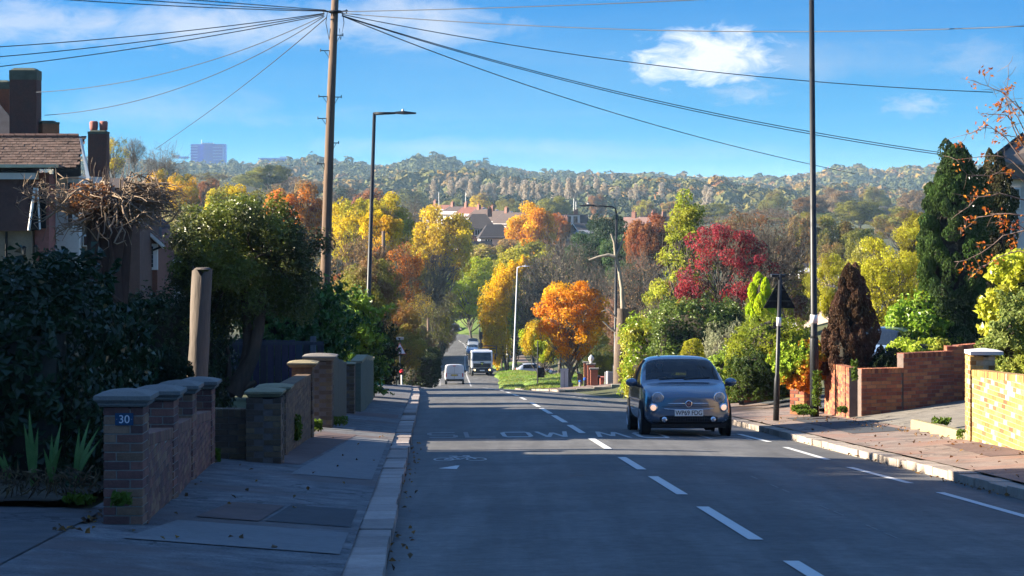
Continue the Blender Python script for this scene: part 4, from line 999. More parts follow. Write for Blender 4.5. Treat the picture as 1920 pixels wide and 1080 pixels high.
bush('dark green bush low behind the sign post', 1420, 655, 110, 57, (0.06, 0.10, 0.02), (0.10, 0.15, 0.02), ls=0.07, n=9000, rough=0.1, basepx=740)
bush('green juniper with orange tips spilling over the brick pillar', 1502, 640, 96, 51, (0.30, 0.42, 0.04), (0.62, 0.22, 0.03), prof=[(0, .35), (.2, .6), (.45, 1), (.7, .9), (.9, .5), (1, .1)], ls=0.09, n=10000, rough=0.12, basepx=725, name='juniper', mat_key='conifer')
sprays('dark brown cone-shaped conifer behind the curved brick wall', 'conifer', 1596, 492, 116, 50.5, (0.15, 0.08, 0.055), (0.10, 0.06, 0.035), lobes=120, n=46000, ls=0.06, basepx=700, prof=[(0, .85), (.1, 1.), (.3, .93), (.5, .66), (.7, .42), (.88, .25), (1, .04)], lr=0.15, lh=0.14)
bush('bright green laurel left of the dark cypress foot', 1728, 562, 118, 60, (0.32, 0.48, 0.04), (0.24, 0.38, 0.03), ls=0.13, n=7000, rough=0.2, mat_key='leaf_gloss', basepx=672)
bush('small yellow-green bush above the blue-grey car', 1672, 598, 66, 64, (0.42, 0.42, 0.04), None, ls=0.07, n=5000, rough=0.08, basepx=690)
bush('low yellow-green plants on the long brick wall', 1728, 640, 110, 54, (0.45, 0.55, 0.05), (0.4, 0.4, 0.06), ls=0.10, n=4000, rough=0.1, basepx=672)
bush('dark evergreen bush at the foot of the brown conifer', 1668, 655, 60, 50, (0.03, 0.055, 0.02), None, ls=0.05, n=5000, rough=0.06, basepx=700)
sprays('tall dark green cypress behind the long brick wall', 'conifer', 1792, 250, 158, 60, (0.075, 0.13, 0.03), (0.05, 0.085, 0.03), lobes=170, n=80000, ls=0.08, basepx=672, prof=[(0, .5), (.12, .62), (.25, .75), (.4, .95), (.55, .98), (.7, .72), (.85, .38), (1, .05)], lr=0.19, lh=0.09)
sprays('second dark cypress between the tall one and the house', 'conifer', 1866, 272, 76, 63, (0.05, 0.075, 0.025), (0.08, 0.06, 0.03), lobes=52, n=30000, ls=0.085, basepx=690, prof=[(0, .9), (.5, 1), (.8, .7), (1, .1)], lr=0.34, lh=0.12)
bush('yellow-green variegated ivy climbing at the right edge', 1925, 470, 130, 42, (0.58, 0.62, 0.05), (0.66, 0.64, 0.10), ls=0.12, n=12000, rough=0.2, mat_key='leaf_gloss', basepx=700, name='ivy', cat='shrub', prof=[(0, .9), (.2, 1), (.5, .95), (.8, .8), (1, .3)])
bush('dull green twiggy shrub over the yellow wall pillar', 1905, 560, 92, 39.5, (0.26, 0.32, 0.08), (0.5, 0.54, 0.1), ls=0.08, n=8000, rough=0.15, basepx=712, prof=[(0, .55), (.3, .8), (.6, 1), (.85, .7), (1, .2)])
# vine on the lamp post side wall and weeds
def weeds():
    rng = np.random.RandomState(7); P, Nn = [], []
    for (px, py, Y, w, h, k) in [(1532, 762, 49.6, .18, .75, 300), (1500, 770, 49.8, .35, .12, 260), (1512, 776, 48.8, .4, .08, 200), (1580, 772, 47.6, .18, .1, 160), (1602, 712, 47.2, .12, .4, 120), (1810, 822, 37.6, .25, .14, 200), (1765, 795, 40.5, .3, .1, 160),
                                  (545, 826, 33.5, .28, .35, 420), (592, 806, 38.5, .2, .16, 200), (396, 866, 28.9, .2, .16, 220), (150, 940, 20.6, .25, .05, 120), (228, 945, 19.2, .14, .08, 120), (630, 795, 42, .4, .12, 200)]:
        c = np.array(W(px, py, Y)); q = rng.rand(k, 3); P.append(c + (q-(.5, .5, 0))*np.array((w, w, h))); Nn.append(rng.normal(size=(k, 3))+(0, -.6, .4))
    P = np.concatenate(P); Nn = np.concatenate(Nn); n = len(P)
    o = bpy.data.objects.new('weeds', leaf_mesh('weeds', P, Nn, 0.075, rng, M['leaf'], 0.5+rng.normal(size=n)*.2, np.full(n, .3), 0.5, (0, 0, 1), .6)); link(o); tag(o, 'weeds growing along the foot of the garden walls', kind='stuff'); o.color = (0.12, 0.19, 0.02, 1); o['tint2'] = [0.1, 0.1, 0.02]
weeds()
def litter():
    rng = np.random.RandomState(17); P = []
    for _ in range(420):
        Y = rng.uniform(27, 50); o = rng.choice([rng.uniform(4.15, 5.9), rng.uniform(5.3, 5.8), rng.uniform(3.7, 3.95)]); x = o+float(xc(Y)); P.append((x, Y, float(side_z(Y, o) if o > wr(Y)+.2 else road_z(Y, o))+0.02))
    for _ in range(260):
        Y = 18+22*rng.rand()**1.3; o = rng.choice([rng.uniform(-5.85, -5.45), rng.uniform(-3.3, -3.0), rng.uniform(-5.8, -3.6)], p=[.55, .3, .15]); P.append((o+float(xc(Y)), Y, float(side_z(Y, o) if o < -3.4 else road_z(Y, o))+0.02))
    P = np.array(P); n = len(P)
    o = bpy.data.objects.new('fallen_leaves', leaf_mesh('fallen_leaves', P, rng.normal(size=(n, 3))*.5+(0, 0, 1), 0.055, rng, M['leaf'], rng.rand(n), rng.rand(n), .7)); link(o); tag(o, 'scattered fallen leaves on pavements and gutters', kind='stuff'); o.color = (0.34, 0.17, 0.05, 1); o['tint2'] = [0.16, 0.10, 0.06]
litter()
# --- left-hand gardens
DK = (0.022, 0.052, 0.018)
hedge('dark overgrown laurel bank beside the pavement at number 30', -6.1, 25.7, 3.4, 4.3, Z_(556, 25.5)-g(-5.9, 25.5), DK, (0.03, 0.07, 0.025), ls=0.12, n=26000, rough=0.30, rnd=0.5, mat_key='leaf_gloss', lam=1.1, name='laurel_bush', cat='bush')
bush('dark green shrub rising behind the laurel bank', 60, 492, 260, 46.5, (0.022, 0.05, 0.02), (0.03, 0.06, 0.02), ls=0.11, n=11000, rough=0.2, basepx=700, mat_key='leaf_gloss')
bush('small spotted laurel in front of the pink tiled bay', 96, 468, 60, 60, (0.06, 0.10, 0.05), (0.2, 0.2, 0.12), ls=0.10, n=4000, rough=0.2, basepx=640)
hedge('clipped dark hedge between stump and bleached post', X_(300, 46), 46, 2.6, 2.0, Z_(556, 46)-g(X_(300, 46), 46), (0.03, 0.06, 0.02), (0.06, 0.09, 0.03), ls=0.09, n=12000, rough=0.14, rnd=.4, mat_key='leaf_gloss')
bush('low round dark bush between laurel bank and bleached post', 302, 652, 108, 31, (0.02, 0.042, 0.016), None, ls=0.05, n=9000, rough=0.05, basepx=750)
bush('large dark rhododendron left of the telegraph pole', 545, 522, 190, 58, (0.06, 0.14, 0.03), (0.10, 0.20, 0.03), ls=0.15, n=12000, rough=0.25, basepx=720, mat_key='leaf_gloss', prof=[(0, .9), (.3, 1), (.7, .95), (.9, .7), (1, .2)])
bush('broad dark green bush right of the telegraph pole', 650, 545, 120, 66, (0.06, 0.14, 0.03), (0.30, 0.42, 0.04), ls=0.15, n=9000, rough=0.22, basepx=735, mat_key='leaf_gloss', prof=[(0, .9), (.3, 1), (.7, .95), (.9, .7), (1, .2)])
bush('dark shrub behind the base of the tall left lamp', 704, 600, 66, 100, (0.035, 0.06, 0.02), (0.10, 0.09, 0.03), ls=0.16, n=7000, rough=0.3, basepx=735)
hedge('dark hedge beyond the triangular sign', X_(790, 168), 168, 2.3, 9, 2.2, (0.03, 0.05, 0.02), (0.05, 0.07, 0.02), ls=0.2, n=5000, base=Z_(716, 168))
hedge('green hedge along the far left edge of the road', X_(795, 300), 300, 4, 60, 3.0, (0.05, 0.08, 0.02), BRN, ls=0.3, n=6000)
# holly tree with a curved double trunk
def curved_tree():
    rng = np.random.RandomState(9); Y = 45.6; x0 = X_(448, Y); z0 = g(x0, Y); T = Tubes()
    q = lambda px, py, dy=0: np.array((X_(px, Y)-x0, dy, Z_(py, Y)-z0))
    T.add([q(436, 735), q(452, 712), q(474, 670), q(484, 620), q(490, 570), q(500, 520), q(506, 470), q(500, 430)], np.array([.22, .17, .13, .12, .105, .095, .07, .04]), k=9)
    T.add([q(440, 730, .1), q(458, 690, .12), q(464, 650, .12), q(462, 600, .15), q(456, 550, .2), q(448, 500, .2), q(430, 450, .2)], np.array([.17, .13, .11, .09, .08, .06, .03]), k=9)
    T.add([q(424, 728), q(430, 700), q(428, 660), q(425, 648)], np.array([.07, .05, .04, .035]), k=7)
    T.add([q(430, 735), q(460, 726), q(480, 716)], np.array([.12, .09, .05]), k=7)
    C = []
    for _ in range(95):
        a = rng.uniform(0, 6.28); r = rng.rand()**.5; u = rng.uniform(-1, 1)
        px = 466 + 138*r*math.cos(a); py = 478 + (92+26*math.sin(a*3))*u*math.sqrt(1-0.6*r*r); C.append(q(px, py, 1.25*r*math.sin(a)))
    C += [q(372+rng.uniform(-34, 34), 545+rng.uniform(-60, 90), rng.uniform(-.5, .5)) for _ in range(24)] + [q(rng.uniform(400, 600), rng.uniform(540, 590), rng.uniform(-.3, .9)) for _ in range(16)]
    C = np.array(C)
    for c in C[::2]:
        s = q(500, 480) if c[0] > 0 else q(452, 520, .2); T.add(bend(s, c, rng, .1, 5, .05), 0.03, 0.008, 4)
    n = 42000; ci = rng.randint(0, len(C), n); d = unit(rng.normal(size=(n, 3))); P = C[ci] + d*rng.uniform(.12, .32, (n, 1))
    t = thing('tree', 'glossy dark holly tree with a bent double trunk behind the low walls', 'tree', (x0, Y, z0))
    o = bpy.data.objects.new('trunk', T.mesh('trunk', M['bark'])); link(o, t); o.color = (0.085, 0.06, 0.045, 1)
    o = bpy.data.objects.new('crown', leaf_mesh('crown', P, d + rng.normal(size=(n, 3))*.5+(0, 0, .3), 0.075, rng, M['leaf_gloss'], .5+rng.normal(size=n)*.2+rng.normal(size=len(C))[ci]*.1, .5+smooth_noise(P, rng, 2)*.14, .55)); link(o, t)
    o.color = (0.09, 0.11, 0.035, 1); o['tint2'] = [0.22, 0.26, 0.045]
curved_tree()
# pollarded stump under a tangle of pale branches
def pollard():
    rng = np.random.RandomState(19); Y = 44.0; x0 = X_(205, Y); z0 = g(x0, Y); T = Tubes(); B = Tubes()
    q = lambda px, py, dy=0: np.array((X_(px, Y)-x0, dy, Z_(py, Y)-z0))
    T.add([q(203, 740), q(203, 640), q(202, 575), q(200, 500), q(205, 440), q(206, 400), q(205, 370)], np.array([.44, .38, .34, .32, .34, .42, .30]), k=12)
    T.add([q(190, 570), q(178, 480), q(172, 420), q(160, 398)], np.array([.16, .14, .12, .06]), k=8)
    T.add([q(225, 575), q(232, 500), q(236, 430), q(248, 392)], np.array([.15, .12, .12, .07]), k=8)
    for pts, r in [([(206, 400), (209, 440), (216, 480), (212, 520), (218, 552), (240, 570)], .045), ([(192, 410), (188, 450), (196, 500), (190, 540), (205, 560)], .04)]:
        T.add([q(a, b, -.36) for a, b in pts], r, r*.6, 6)
    for i in range(230):
        a = rng.uniform(0, 6.28); rr = rng.uniform(.1, .6); s = np.array((rr*math.cos(a)*1.0, rr*math.sin(a)*.8, q(0, rng.uniform(352, 415))[2]))
        ln = rng.uniform(.3, .95); dr = np.array((math.cos(a)*1.1, math.sin(a)*.8, rng.uniform(-.75, .45))); dr /= np.linalg.norm(dr)
        e = s + dr*ln; p = bend(s, e, rng, .22, 7, rng.uniform(-.1, .25)); r0 = rng.uniform(.010, .028); B.add(p, r0, r0*.35, 5)
        if rng.rand() < .6:
            k = rng.randint(2, 6); B.add(bend(p[k], p[k]+unit(dr+rng.normal(size=3)*.7)*ln*.5, rng, .2, 5, .1), r0*.6, .005, 4)
    for i in range(70):   # spreading spray to the right, thinner one to the left
        s = q(rng.uniform(235, 262), rng.uniform(340, 385), rng.uniform(-.4, .4)); e = q(rng.uniform(290, 352), rng.uniform(350, 408), rng.uniform(-.6, .6)); p = bend(s, e, rng, .10, 7, .06); B.add(p, rng.uniform(.010, .02), .004, 4)
        k = rng.randint(2, 6); B.add(bend(p[k], p[k]+rng.normal(size=3)*.18+(.12, 0, .02), rng, .15, 4), .007, .003, 3)
    for i in range(9):
        s = q(175, rng.uniform(360, 410)); e = q(rng.uniform(18, 80), rng.uniform(330, 408), rng.uniform(-.5, .3)); p = bend(s, e, rng, .08, 8, .02); B.add(p, .018, .007, 5)
        for _ in range(5):
            k = rng.randint(3, 7); e2 = p[k]+unit(rng.normal(size=3)*.6+(-.7, 0, .5))*rng.uniform(.15, .4); p2 = bend(p[k], e2, rng, .2, 4, .1); B.add(p2, .009, .005, 4); B.add(bend(p2[2], p2[2]+rng.normal(size=3)*.08+(0, 0, .1), rng, .1, 3), .007, .004, 3)
    for i in range(26):
        s = q(rng.uniform(165, 262), rng.uniform(340, 352), rng.uniform(-.3, .3)); B.add(bend(s, s+np.array((rng.normal()*.05, rng.normal()*.05, rng.uniform(.2, .5))), rng, .04, 4), .006, .003, 3)
    t = thing('tree_stump', 'pollarded tree stump topped by a tangle of pale twisted branches', 'tree stump', (x0, Y, z0))
    o = bpy.data.objects.new('trunk', T.mesh('trunk', M['bark'])); link(o, t); o.color = (0.055, 0.036, 0.03, 1)
    o = bpy.data.objects.new('branches', B.mesh('branches', M['bark'])); link(o, t); o.color = (0.24, 0.175, 0.12, 1)
    n = 500; P = np.array([q(rng.uniform(140, 215), rng.uniform(345, 395), rng.uniform(-.7, 0)) for _ in range(n)])
    o = bpy.data.objects.new('dead_leaves', leaf_mesh('dead_leaves', P, rng.normal(size=(n, 3))+(0, -1, 0), .07, rng, M['leaf'], rng.rand(n), rng.rand(n), .6)); link(o, t); o.color = (.30, .13, .05, 1); o['tint2'] = [.22, .12, .08]
pollard()
def bleached_post():
    Y = 38.0; x0 = X_(374, Y); z0 = Z_(722, Y); T = Tubes(); rng = np.random.RandomState(2)
    q = lambda px, py, dy=0: np.array((X_(px, Y)-x0, dy, Z_(py, Y)-z0))
    T.add([q(369, 730), q(370, 700), q(373, 640), q(376, 580), q(378, 540), q(380, 507)], np.array([.185, .165, .145, .15, .16, .165]), k=18)
    V = T.V[0]; V += rng.normal(size=V.shape)*.009; V[-18:, 2] += rng.normal(size=18)*.03 + .03*np.sin(np.arange(18)*.7)
    me = T.mesh('post', M['bleached']); t = thing('tree_stump', 'bleached bare tree trunk standing like a post', 'tree stump', (x0, Y, z0))
    link(bpy.data.objects.new('trunk', me), t)
    top = MB().lathe([(.15, 0), (.10, .03), (.04, .015)], 14, tuple(q(380, 505))).build('sawn_top', M['bleached'], t)
M['bleached'] = mat('bleached_wood', (0.14, 0.115, 0.095), 0.9, var=0.5, scale=9, col2=(0.08, 0.06, 0.05), bump=0.6, bscale=40, coord='o', sx=(1, 1, 0.07))
bleached_post()
# big ivy-dark trunk and dead branches right of the curved lamp
def dead_tree():
    rng = np.random.RandomState(23); Y = 122.0; x0 = X_(1164, Y); z0 = Z_(736, Y); T = Tubes(); B = Tubes()
    q = lambda px, py, dy=0: np.array((X_(px, Y)-x0, dy, Z_(py, Y)-z0))
    T.add([q(1164, 742), q(1163, 700), q(1165, 650), q(1168, 600), q(1168, 578)], np.array([.43, .36, .36, .33, .30]), k=12)
    T.add([q(1170, 640), q(1174, 600), q(1172, 585)], np.array([.2, .16, .1]), k=8)
    for pts, r in [([(1168, 590), (1166, 540), (1160, 500), (1154, 480), (1152, 455), (1146, 438)], .12), ([(1154, 485), (1164, 460), (1170, 440)], .08), ([(1154, 482), (1140, 478), (1122, 482), (1104, 488)], .11),
                   ([(1160, 625), (1145, 616), (1130, 602)], .08), ([(1160, 600), (1140, 580), (1128, 584)], .05)]:
        B.add([q(a, b) for a, b in pts], r, r*.45, 7)
    t = thing('tree', 'thick dark lopped trunk with pale dead branches behind the curved lamp', 'tree', (x0, Y, z0))
    o = bpy.data.objects.new('trunk', T.mesh('trunk', M['bark'])); link(o, t); o.color = (0.11, 0.08, 0.06, 1)
    o = bpy.data.objects.new('dead_branches', B.mesh('dead_branches', M['bark'])); link(o, t); o.color = (0.30, 0.26, 0.20, 1)
dead_tree()
# arching twigs with orange leaves at the right edge
def orange_twigs():
    rng = np.random.RandomState(29); Y = 40.0; x0 = X_(1945, Y); z0 = g(x0, Y); B = Tubes(); tips = []
    q = lambda px, py, dy=0: np.array((X_(px, Y)-x0, dy, Z_(py, Y)-z0))
    B.add([q(1948, 720), q(1945, 600), q(1950, 450), q(1942, 300), q(1938, 200)], .07, .03, 7)
    runs = [[(1942, 310), (1900, 240), (1893, 180), (1900, 120)], [(1940, 330), (1890, 262), (1860, 236), (1815, 252)], [(1940, 300), (1890, 215), (1850, 212)], [(1938, 230), (1880, 170), (1834, 152)],
            [(1940, 280), (1900, 205), (1874, 165)], [(1940, 350), (1890, 322), (1850, 330), (1812, 328)], [(1940, 380), (1880, 362), (1830, 372), (1805, 395)], [(1940, 430), (1890, 440), (1840, 478), (1806, 492)], [(1940, 410), (1880, 398), (1835, 412), (1810, 440)],
            [(1945, 350), (1900, 300), (1870, 290), (1800, 300)], [(1942, 460), (1905, 420), (1860, 400)], [(1942, 300), (1915, 260), (1880, 250)], [(1942, 480), (1900, 470), (1850, 500), (1830, 520)], [(1940, 250), (1900, 190), (1880, 200)]]
    for r in runs:
        dy = rng.uniform(-.5, .5); pts = np.array([q(a, b, dy*i/3) for i, (a, b) in enumerate(r)])
        t = np.linspace(0, len(pts)-1, 9); P = np.stack([np.interp(t, range(len(pts)), pts[:, k]) for k in range(3)], 1) + rng.normal(size=(9, 3))*.012
        B.add(P, .014, .004, 4)
        for k in range(3, 9):
            for _ in range(2):
                e = P[k] + np.array((rng.normal()*.12-.06, rng.normal()*.1, rng.normal()*.11)); B.add([P[k], (P[k]+e)/2+rng.normal(size=3)*.01, e], .005, .003, 3)
                if rng.rand() < (.42 if e[2] + z0 < 0.9 else .22): tips.append(e)
    tips = np.array(tips); n = len(tips); P = np.repeat(tips, 7, 0) + rng.normal(size=(n*7, 3))*.05
    t = thing('shrub', 'arching twiggy shrub with sparse orange leaves at the right edge', 'shrub', (x0, Y, z0))
    o = bpy.data.objects.new('twigs', B.mesh('twigs', M['bark'])); link(o, t); o.color = (0.16, 0.11, 0.09, 1)
    o = bpy.data.objects.new('leaves', leaf_mesh('leaves', P, rng.normal(size=P.shape)+(0, -.6, .3), .075, rng, M['leaf'], rng.rand(len(P)), .5+rng.normal(size=len(P))*.1, .5)); link(o, t); o.color = (.60, .22, .02, 1); o['tint2'] = [.5, .13, .03]
orange_twigs()
# iris clump at the corner of number 30
def iris():
    rng = np.random.RandomState(5); k = 0
    for (px, base, tops) in [(62, 912, [(58, 762), (48, 790), (72, 800)]), (96, 905, [(112, 792), (84, 838), (122, 830), (98, 812)]), (142, 905, [(165, 786), (150, 800), (186, 800), (190, 822)]), (14, 900, [(-8, 838), (8, 846), (24, 868)])]:
        Y = 20.9 + 0.1*k; b0 = np.array(W(px, base, Y)); t = thing('iris_plant', ['tallest iris clump in the dark flower bed', 'middle iris clump with blades splayed right', 'iris clump closest to the number 30 pillar', 'short iris clump at the left picture edge'][k], 'plant', tuple(b0))
        for (tx, ty) in tops:
            e = np.array(W(tx, ty, Y)) - b0; dy = rng.uniform(-.15, .15); mb = MB(); n = 7; vs = []; wv = rng.uniform(.020, .028)
            for i in range(n):
                s = i/(n-1); c = np.array((e[0]*s**1.5, dy*s, e[2]*s)); ww = wv*(1-s**2.5)*(.8+.4*math.sin(s*3)); vs += [c+(-ww, 0, 0), c+(0, -.012*(1-s), 0), c+(ww, 0, 0)]
            fs = [(3*i+j, 3*i+j+1, 3*i+j+4, 3*i+j+3) for i in range(n-1) for j in range(2)]
            mb.add(vs, fs); o = mb.build('leaf_blade', M['iris'], t, smooth=True)
        k += 1
    # dead leaf bases
    n = 260; P = np.array([W(rng.uniform(0, 180), rng.uniform(880, 925), 20.8+rng.uniform(-.2, .4)) for _ in range(n)])
    o = bpy.data.objects.new('dead_foliage', leaf_mesh('dead_foliage', P, rng.normal(size=(n, 3)), .16, rng, M['leaf'], rng.rand(n), rng.rand(n), .12)); link(o); tag(o, 'withered leaves lying in the dark flower bed', kind='stuff'); o.color = (.16, .11, .06, 1); o['tint2'] = [.09, .07, .04]
M['iris'] = mat('iris_leaf', (0.10, 0.22, 0.05), 0.5, var=0.35, scale=8, col2=(0.16, 0.22, 0.07))
iris()
fb = sheet('flower_bed', np.arange(20.55, 30, 1.0), lambda Y: (-12, -6.15 + 0.0*Y), lambda Y, o: pz(Y, o) + 0.03 + 0.05*np.sin(o*3+Y), M['soil'], 14)
for a in [(975, 703, 232, 2.6, 7, .45, 1), (1000, 714, 205, 3.4, 8, .4, 2), (1045, 727, 165, 2.6, 5, .3, 3), (1070, 712, 190, 3.6, 8, .5, 4), (960, 690, 285, 2.4, 10, .6, 5), (1100, 730, 150, 2.6, 4, .2, 6), (915, 606, 430, 9, 30, 1.6, 7), (1040, 690, 300, 5, 14, .9, 8), (900, 600, 460, 8, 20, 1.8, 9)]:
    mound(*a)

def verge_grass():
    rng = np.random.RandomState(41); P = []
    for (px, py, Y, rx, ry, h, sd_) in [(975, 703, 232, 2.6, 7, .45, 1), (1000, 714, 205, 3.4, 8, .4, 2), (1045, 727, 165, 2.6, 5, .3, 3), (1070, 712, 190, 3.6, 8, .5, 4), (960, 690, 285, 2.4, 10, .6, 5), (1100, 730, 150, 2.6, 4, .2, 6)]:
        n = 2600; q = rng.rand(n)**.5; a = rng.uniform(0, 6.28, n); k = 1+.12*np.sin(3*a+sd_)+.06*np.sin(5*a)
        P.append(np.stack([X_(px, Y)+rx*q*k*np.cos(a), Y+ry*q*k*np.sin(a), Z_(py, Y)-.02+h*.4*(1-q*q)], 1))
    P = np.concatenate(P); n = len(P)
    o = bpy.data.objects.new('grass', leaf_mesh('grass', P, rng.normal(size=(n, 3))+(0, -1, .2), .15, rng, M['leaf'], rng.rand(n), .5+smooth_noise(P, rng, 3)*.14, .3, (0, 0, 1), .5)); link(o); tag(o, 'rough grass growing on the verge mounds', kind='stuff'); o.color = (.22, .36, .03, 1); o['tint2'] = [.34, .36, .07]
verge_grass()
# unseen hedges added beyond the left edge, shaped to shade the road
hedge('tall clipped garden hedge beyond the left edge, nearer length', -12.6, 33.9, 2.0, 5.6, 2.3-g(-12.6, 34.3), (0.05, 0.09, 0.03), None, ls=.3, n=5000, rnd=.08)
hedge('tall clipped garden hedge beyond the left edge, farther length', -15.8, 51.8, 2.0, 18.4, 2.3-g(-15.8, 51.8), (0.05, 0.09, 0.03), None, ls=.3, n=9000, rnd=.08)
# ================================================================ walls, posts, wires, houses
M['brick'] = mat('brick', (0.2, 0.1, 0.07), 0.85, obj=True, var=0.32, scale=14, bump=0.5, bscale=60)
M['mortar'] = mat('mortar', (0.30, 0.275, 0.24), 0.95, var=0.3, scale=8, bump=0.4)
M['mortar_dark'] = mat('dark_mortar', (0.15, 0.115, 0.10), 0.95, var=0.3, scale=8, bump=0.4)
M['cap'] = mat('pillar_cap_stone', (0.23, 0.21, 0.19), 0.85, var=0.35, scale=7, col2=(0.13, 0.12, 0.10), bump=0.5)
M['cap_ochre'] = mat('lichen_cap_stone', (0.30, 0.25, 0.15), 0.85, var=0.35, scale=7, col2=(0.20, 0.18, 0.09), bump=0.5)
M['cap_white'] = mat('pale_cap_stone', (0.62, 0.60, 0.56), 0.7, var=0.15, scale=7)
M['dark_metal'] = mat('black_painted_metal', (0.022, 0.024, 0.028), 0.45, metal=0.3, var=0.2, scale=3)
M['grey_metal'] = mat('galvanised_metal', (0.32, 0.33, 0.34), 0.45, metal=0.5, var=0.15)
M['white_metal'] = mat('white_painted_metal', (0.75, 0.75, 0.74), 0.45, var=0.08)
M['pole_wood'] = mat('pole_wood', (0.14, 0.095, 0.068), 0.9, var=0.4, scale=5, col2=(0.20, 0.13, 0.085), bump=0.5, bscale=30, coord='o', sx=(3, 3, 0.12))
M['wire'] = mat('cable', (0.02, 0.025, 0.035), 0.5, var=0.1)
M['fence'] = mat('fence_board', (0.06, 0.07, 0.09), 0.9, obj=True, var=0.35, scale=6, bump=0.4, sx=(3, 3, 0.2))
M['wood_weather'] = mat('weathered_timber', (0.15, 0.125, 0.085), 0.9, var=0.4, scale=6, col2=(0.09, 0.085, 0.055), bump=0.4, sx=(3, 3, 0.25))
M['rend_white'] = mat('white_render', (0.55, 0.54, 0.52), 0.85, var=0.14, scale=1.5, bump=0.2)
M['rend_tan'] = mat('pebbledash', (0.26, 0.20, 0.14), 0.95, var=0.3, scale=3, bump=0.7, bscale=50)
M['rend_green'] = mat('mossy_render', (0.13, 0.15, 0.11), 0.95, var=0.35, scale=2, col2=(0.10, 0.09, 0.06), bump=0.4)
M['tile'] = mat('clay_tile', (0.14, 0.085, 0.07), 0.85, obj=True, var=0.35, scale=5, bump=0.3)
M['white_paint'] = mat('white_woodwork', (0.74, 0.74, 0.72), 0.5, var=0.08)
M['cream_paint'] = mat('cream_fascia', (0.50, 0.47, 0.33), 0.6, var=0.2)
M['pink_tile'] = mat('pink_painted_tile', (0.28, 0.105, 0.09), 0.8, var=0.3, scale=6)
M['black'] = mat('black_plastic', (0.012, 0.012, 0.013), 0.5, var=0.1)
M['dull_black'] = mat('matt_black', (0.008, 0.008, 0.009), 0.9, var=0.1)
M['lamp_glass'] = mat('lamp_lens', (0.55, 0.57, 0.6), 0.2, var=0.05)
def glass_mat(name, tint=(0.02, 0.025, 0.03), rough=0.06, transp=0.0):
    m, nt = new_mat(name)
    p = P_(nt, tint, rough, 0, 0.8)
    if transp > 0:
        t = N(nt, 'ShaderNodeBsdfTransparent'); t.inputs[0].default_value = (0.62, 0.72, 0.70, 1)
        g_ = N(nt, 'ShaderNodeBsdfGlossy'); g_.inputs['Roughness'].default_value = 0.03
        fr = N(nt, 'ShaderNodeFresnel'); fr.inputs[0].default_value = 1.5
        mx = N(nt, 'ShaderNodeMixShader'); L(nt, fr.outputs[0], mx.inputs[0]); L(nt, t.outputs[0], mx.inputs[1]); L(nt, g_.outputs[0], mx.inputs[2])
        mx2 = N(nt, 'ShaderNodeMixShader'); mx2.inputs[0].default_value = 1 - transp; L(nt, mx.outputs[0], mx2.inputs[1]); L(nt, p.outputs[0], mx2.inputs[2])
        fin(nt, mx2.outputs[0]); return m
    fin(nt, p.outputs[0]); return m
M['pane'] = glass_mat('window_pane')
def wb(mb, name, m, root, smooth=False, bevel=0, color=None, label=None):
    """build a mesh given in place and hang it under its thing"""
    o = mb.build(name, m, root, smooth, bevel=bevel, color=color)
    p = root; off_ = np.zeros(3)
    while p is not None: off_ += np.array(p.location); p = p.parent
    o.location = tuple(-off_)
    if label: o['label'] = label
    return o
brick_me = MB().box(-.5, .5, -.5, .5, -.5, .5).mesh('brick', M['brick'], bevel=0.035)
rb = random.Random(77)
def brick_mass():
    m, nt = new_mat('brick_mass'); at = N(nt, 'ShaderNodeAttribute', attribute_type='GEOMETRY', attribute_name='bc')
    c = mixc(nt, 1.0, at.outputs['Color'], ramp(nt, noise(nt, 14, 4), [(.3, .7), (.7, 1.3)]), 'MULTIPLY'); p = P_(nt, c, .85, 0, .4)
    L(nt, bumpn(nt, noise(nt, 60, 4), .5), p.inputs['Normal']); fin(nt, p.outputs[0]); return m
M['brick_mass'] = brick_mass()
def lay(root, bricks, pal, limit=290):
    """bricks: (centre, (length, width, height), rz). nearest ones become parts, the rest one joined part"""
    bricks = sorted(bricks, key=lambda b: b[0][0]**2 + b[0][1]**2 - 6*b[0][2] + (1e6 if abs(b[0][0]) > .2185*b[0][1] else 0)); rl = np.array(root.location)
    for c, s, rz in bricks[:limit]:
        o = bpy.data.objects.new('brick', brick_me); link(o, root); o.location = tuple(np.array(c)-rl); o.scale = s; o.rotation_euler = (0, 0, rz)
        p = rb.choice(pal); t = rb.uniform(.78, 1.22); o.color = (p[0]*t, p[1]*t, p[2]*t, 1)
    rest = bricks[limit:]
    if rest:
        mb = MB(); cols = []
        for c, s, rz in rest:
            mb.obox(np.array(c)-rl, s, rz); p = rb.choice(pal); t = rb.uniform(.78, 1.22); cols += [(p[0]*t, p[1]*t, p[2]*t, 1)]*8
        me = bpy.data.meshes.new('brickwork'); me.from_pydata(mb.V, [], mb.F); me.materials.append(M['brick_mass'])
        a = me.attributes.new('bc', 'FLOAT_COLOR', 'POINT'); a.data.foreach_set('color', np.array(cols, dtype=np.float32).ravel())
        o = bpy.data.objects.new('brickwork', me); link(o, root); o['kind'] = 'stuff'
BL, BW, BH, JO = 0.215, 0.1025, 0.065, 0.010
def pillar_bricks(cx, cy, rz, z0, z1, w=0.327):
    out = []; n = int(round((z1-z0)/(BH+JO))); ca, sa = math.cos(rz), math.sin(rz)
    for k in range(n):
        z = z1 - (k+.5)*(BH+JO); s = 1 if k % 2 else -1
        for q in range(4):
            a = q*math.pi/2; d = w/2 - BW/2; t = s*(w/2-BL/2)
            lx, ly = t*math.cos(a) + d*math.sin(a), t*math.sin(a) - d*math.cos(a)
            out.append(((cx+lx*ca-ly*sa, cy+lx*sa+ly*ca, z), (BL, BW, BH), rz+a))
    return out
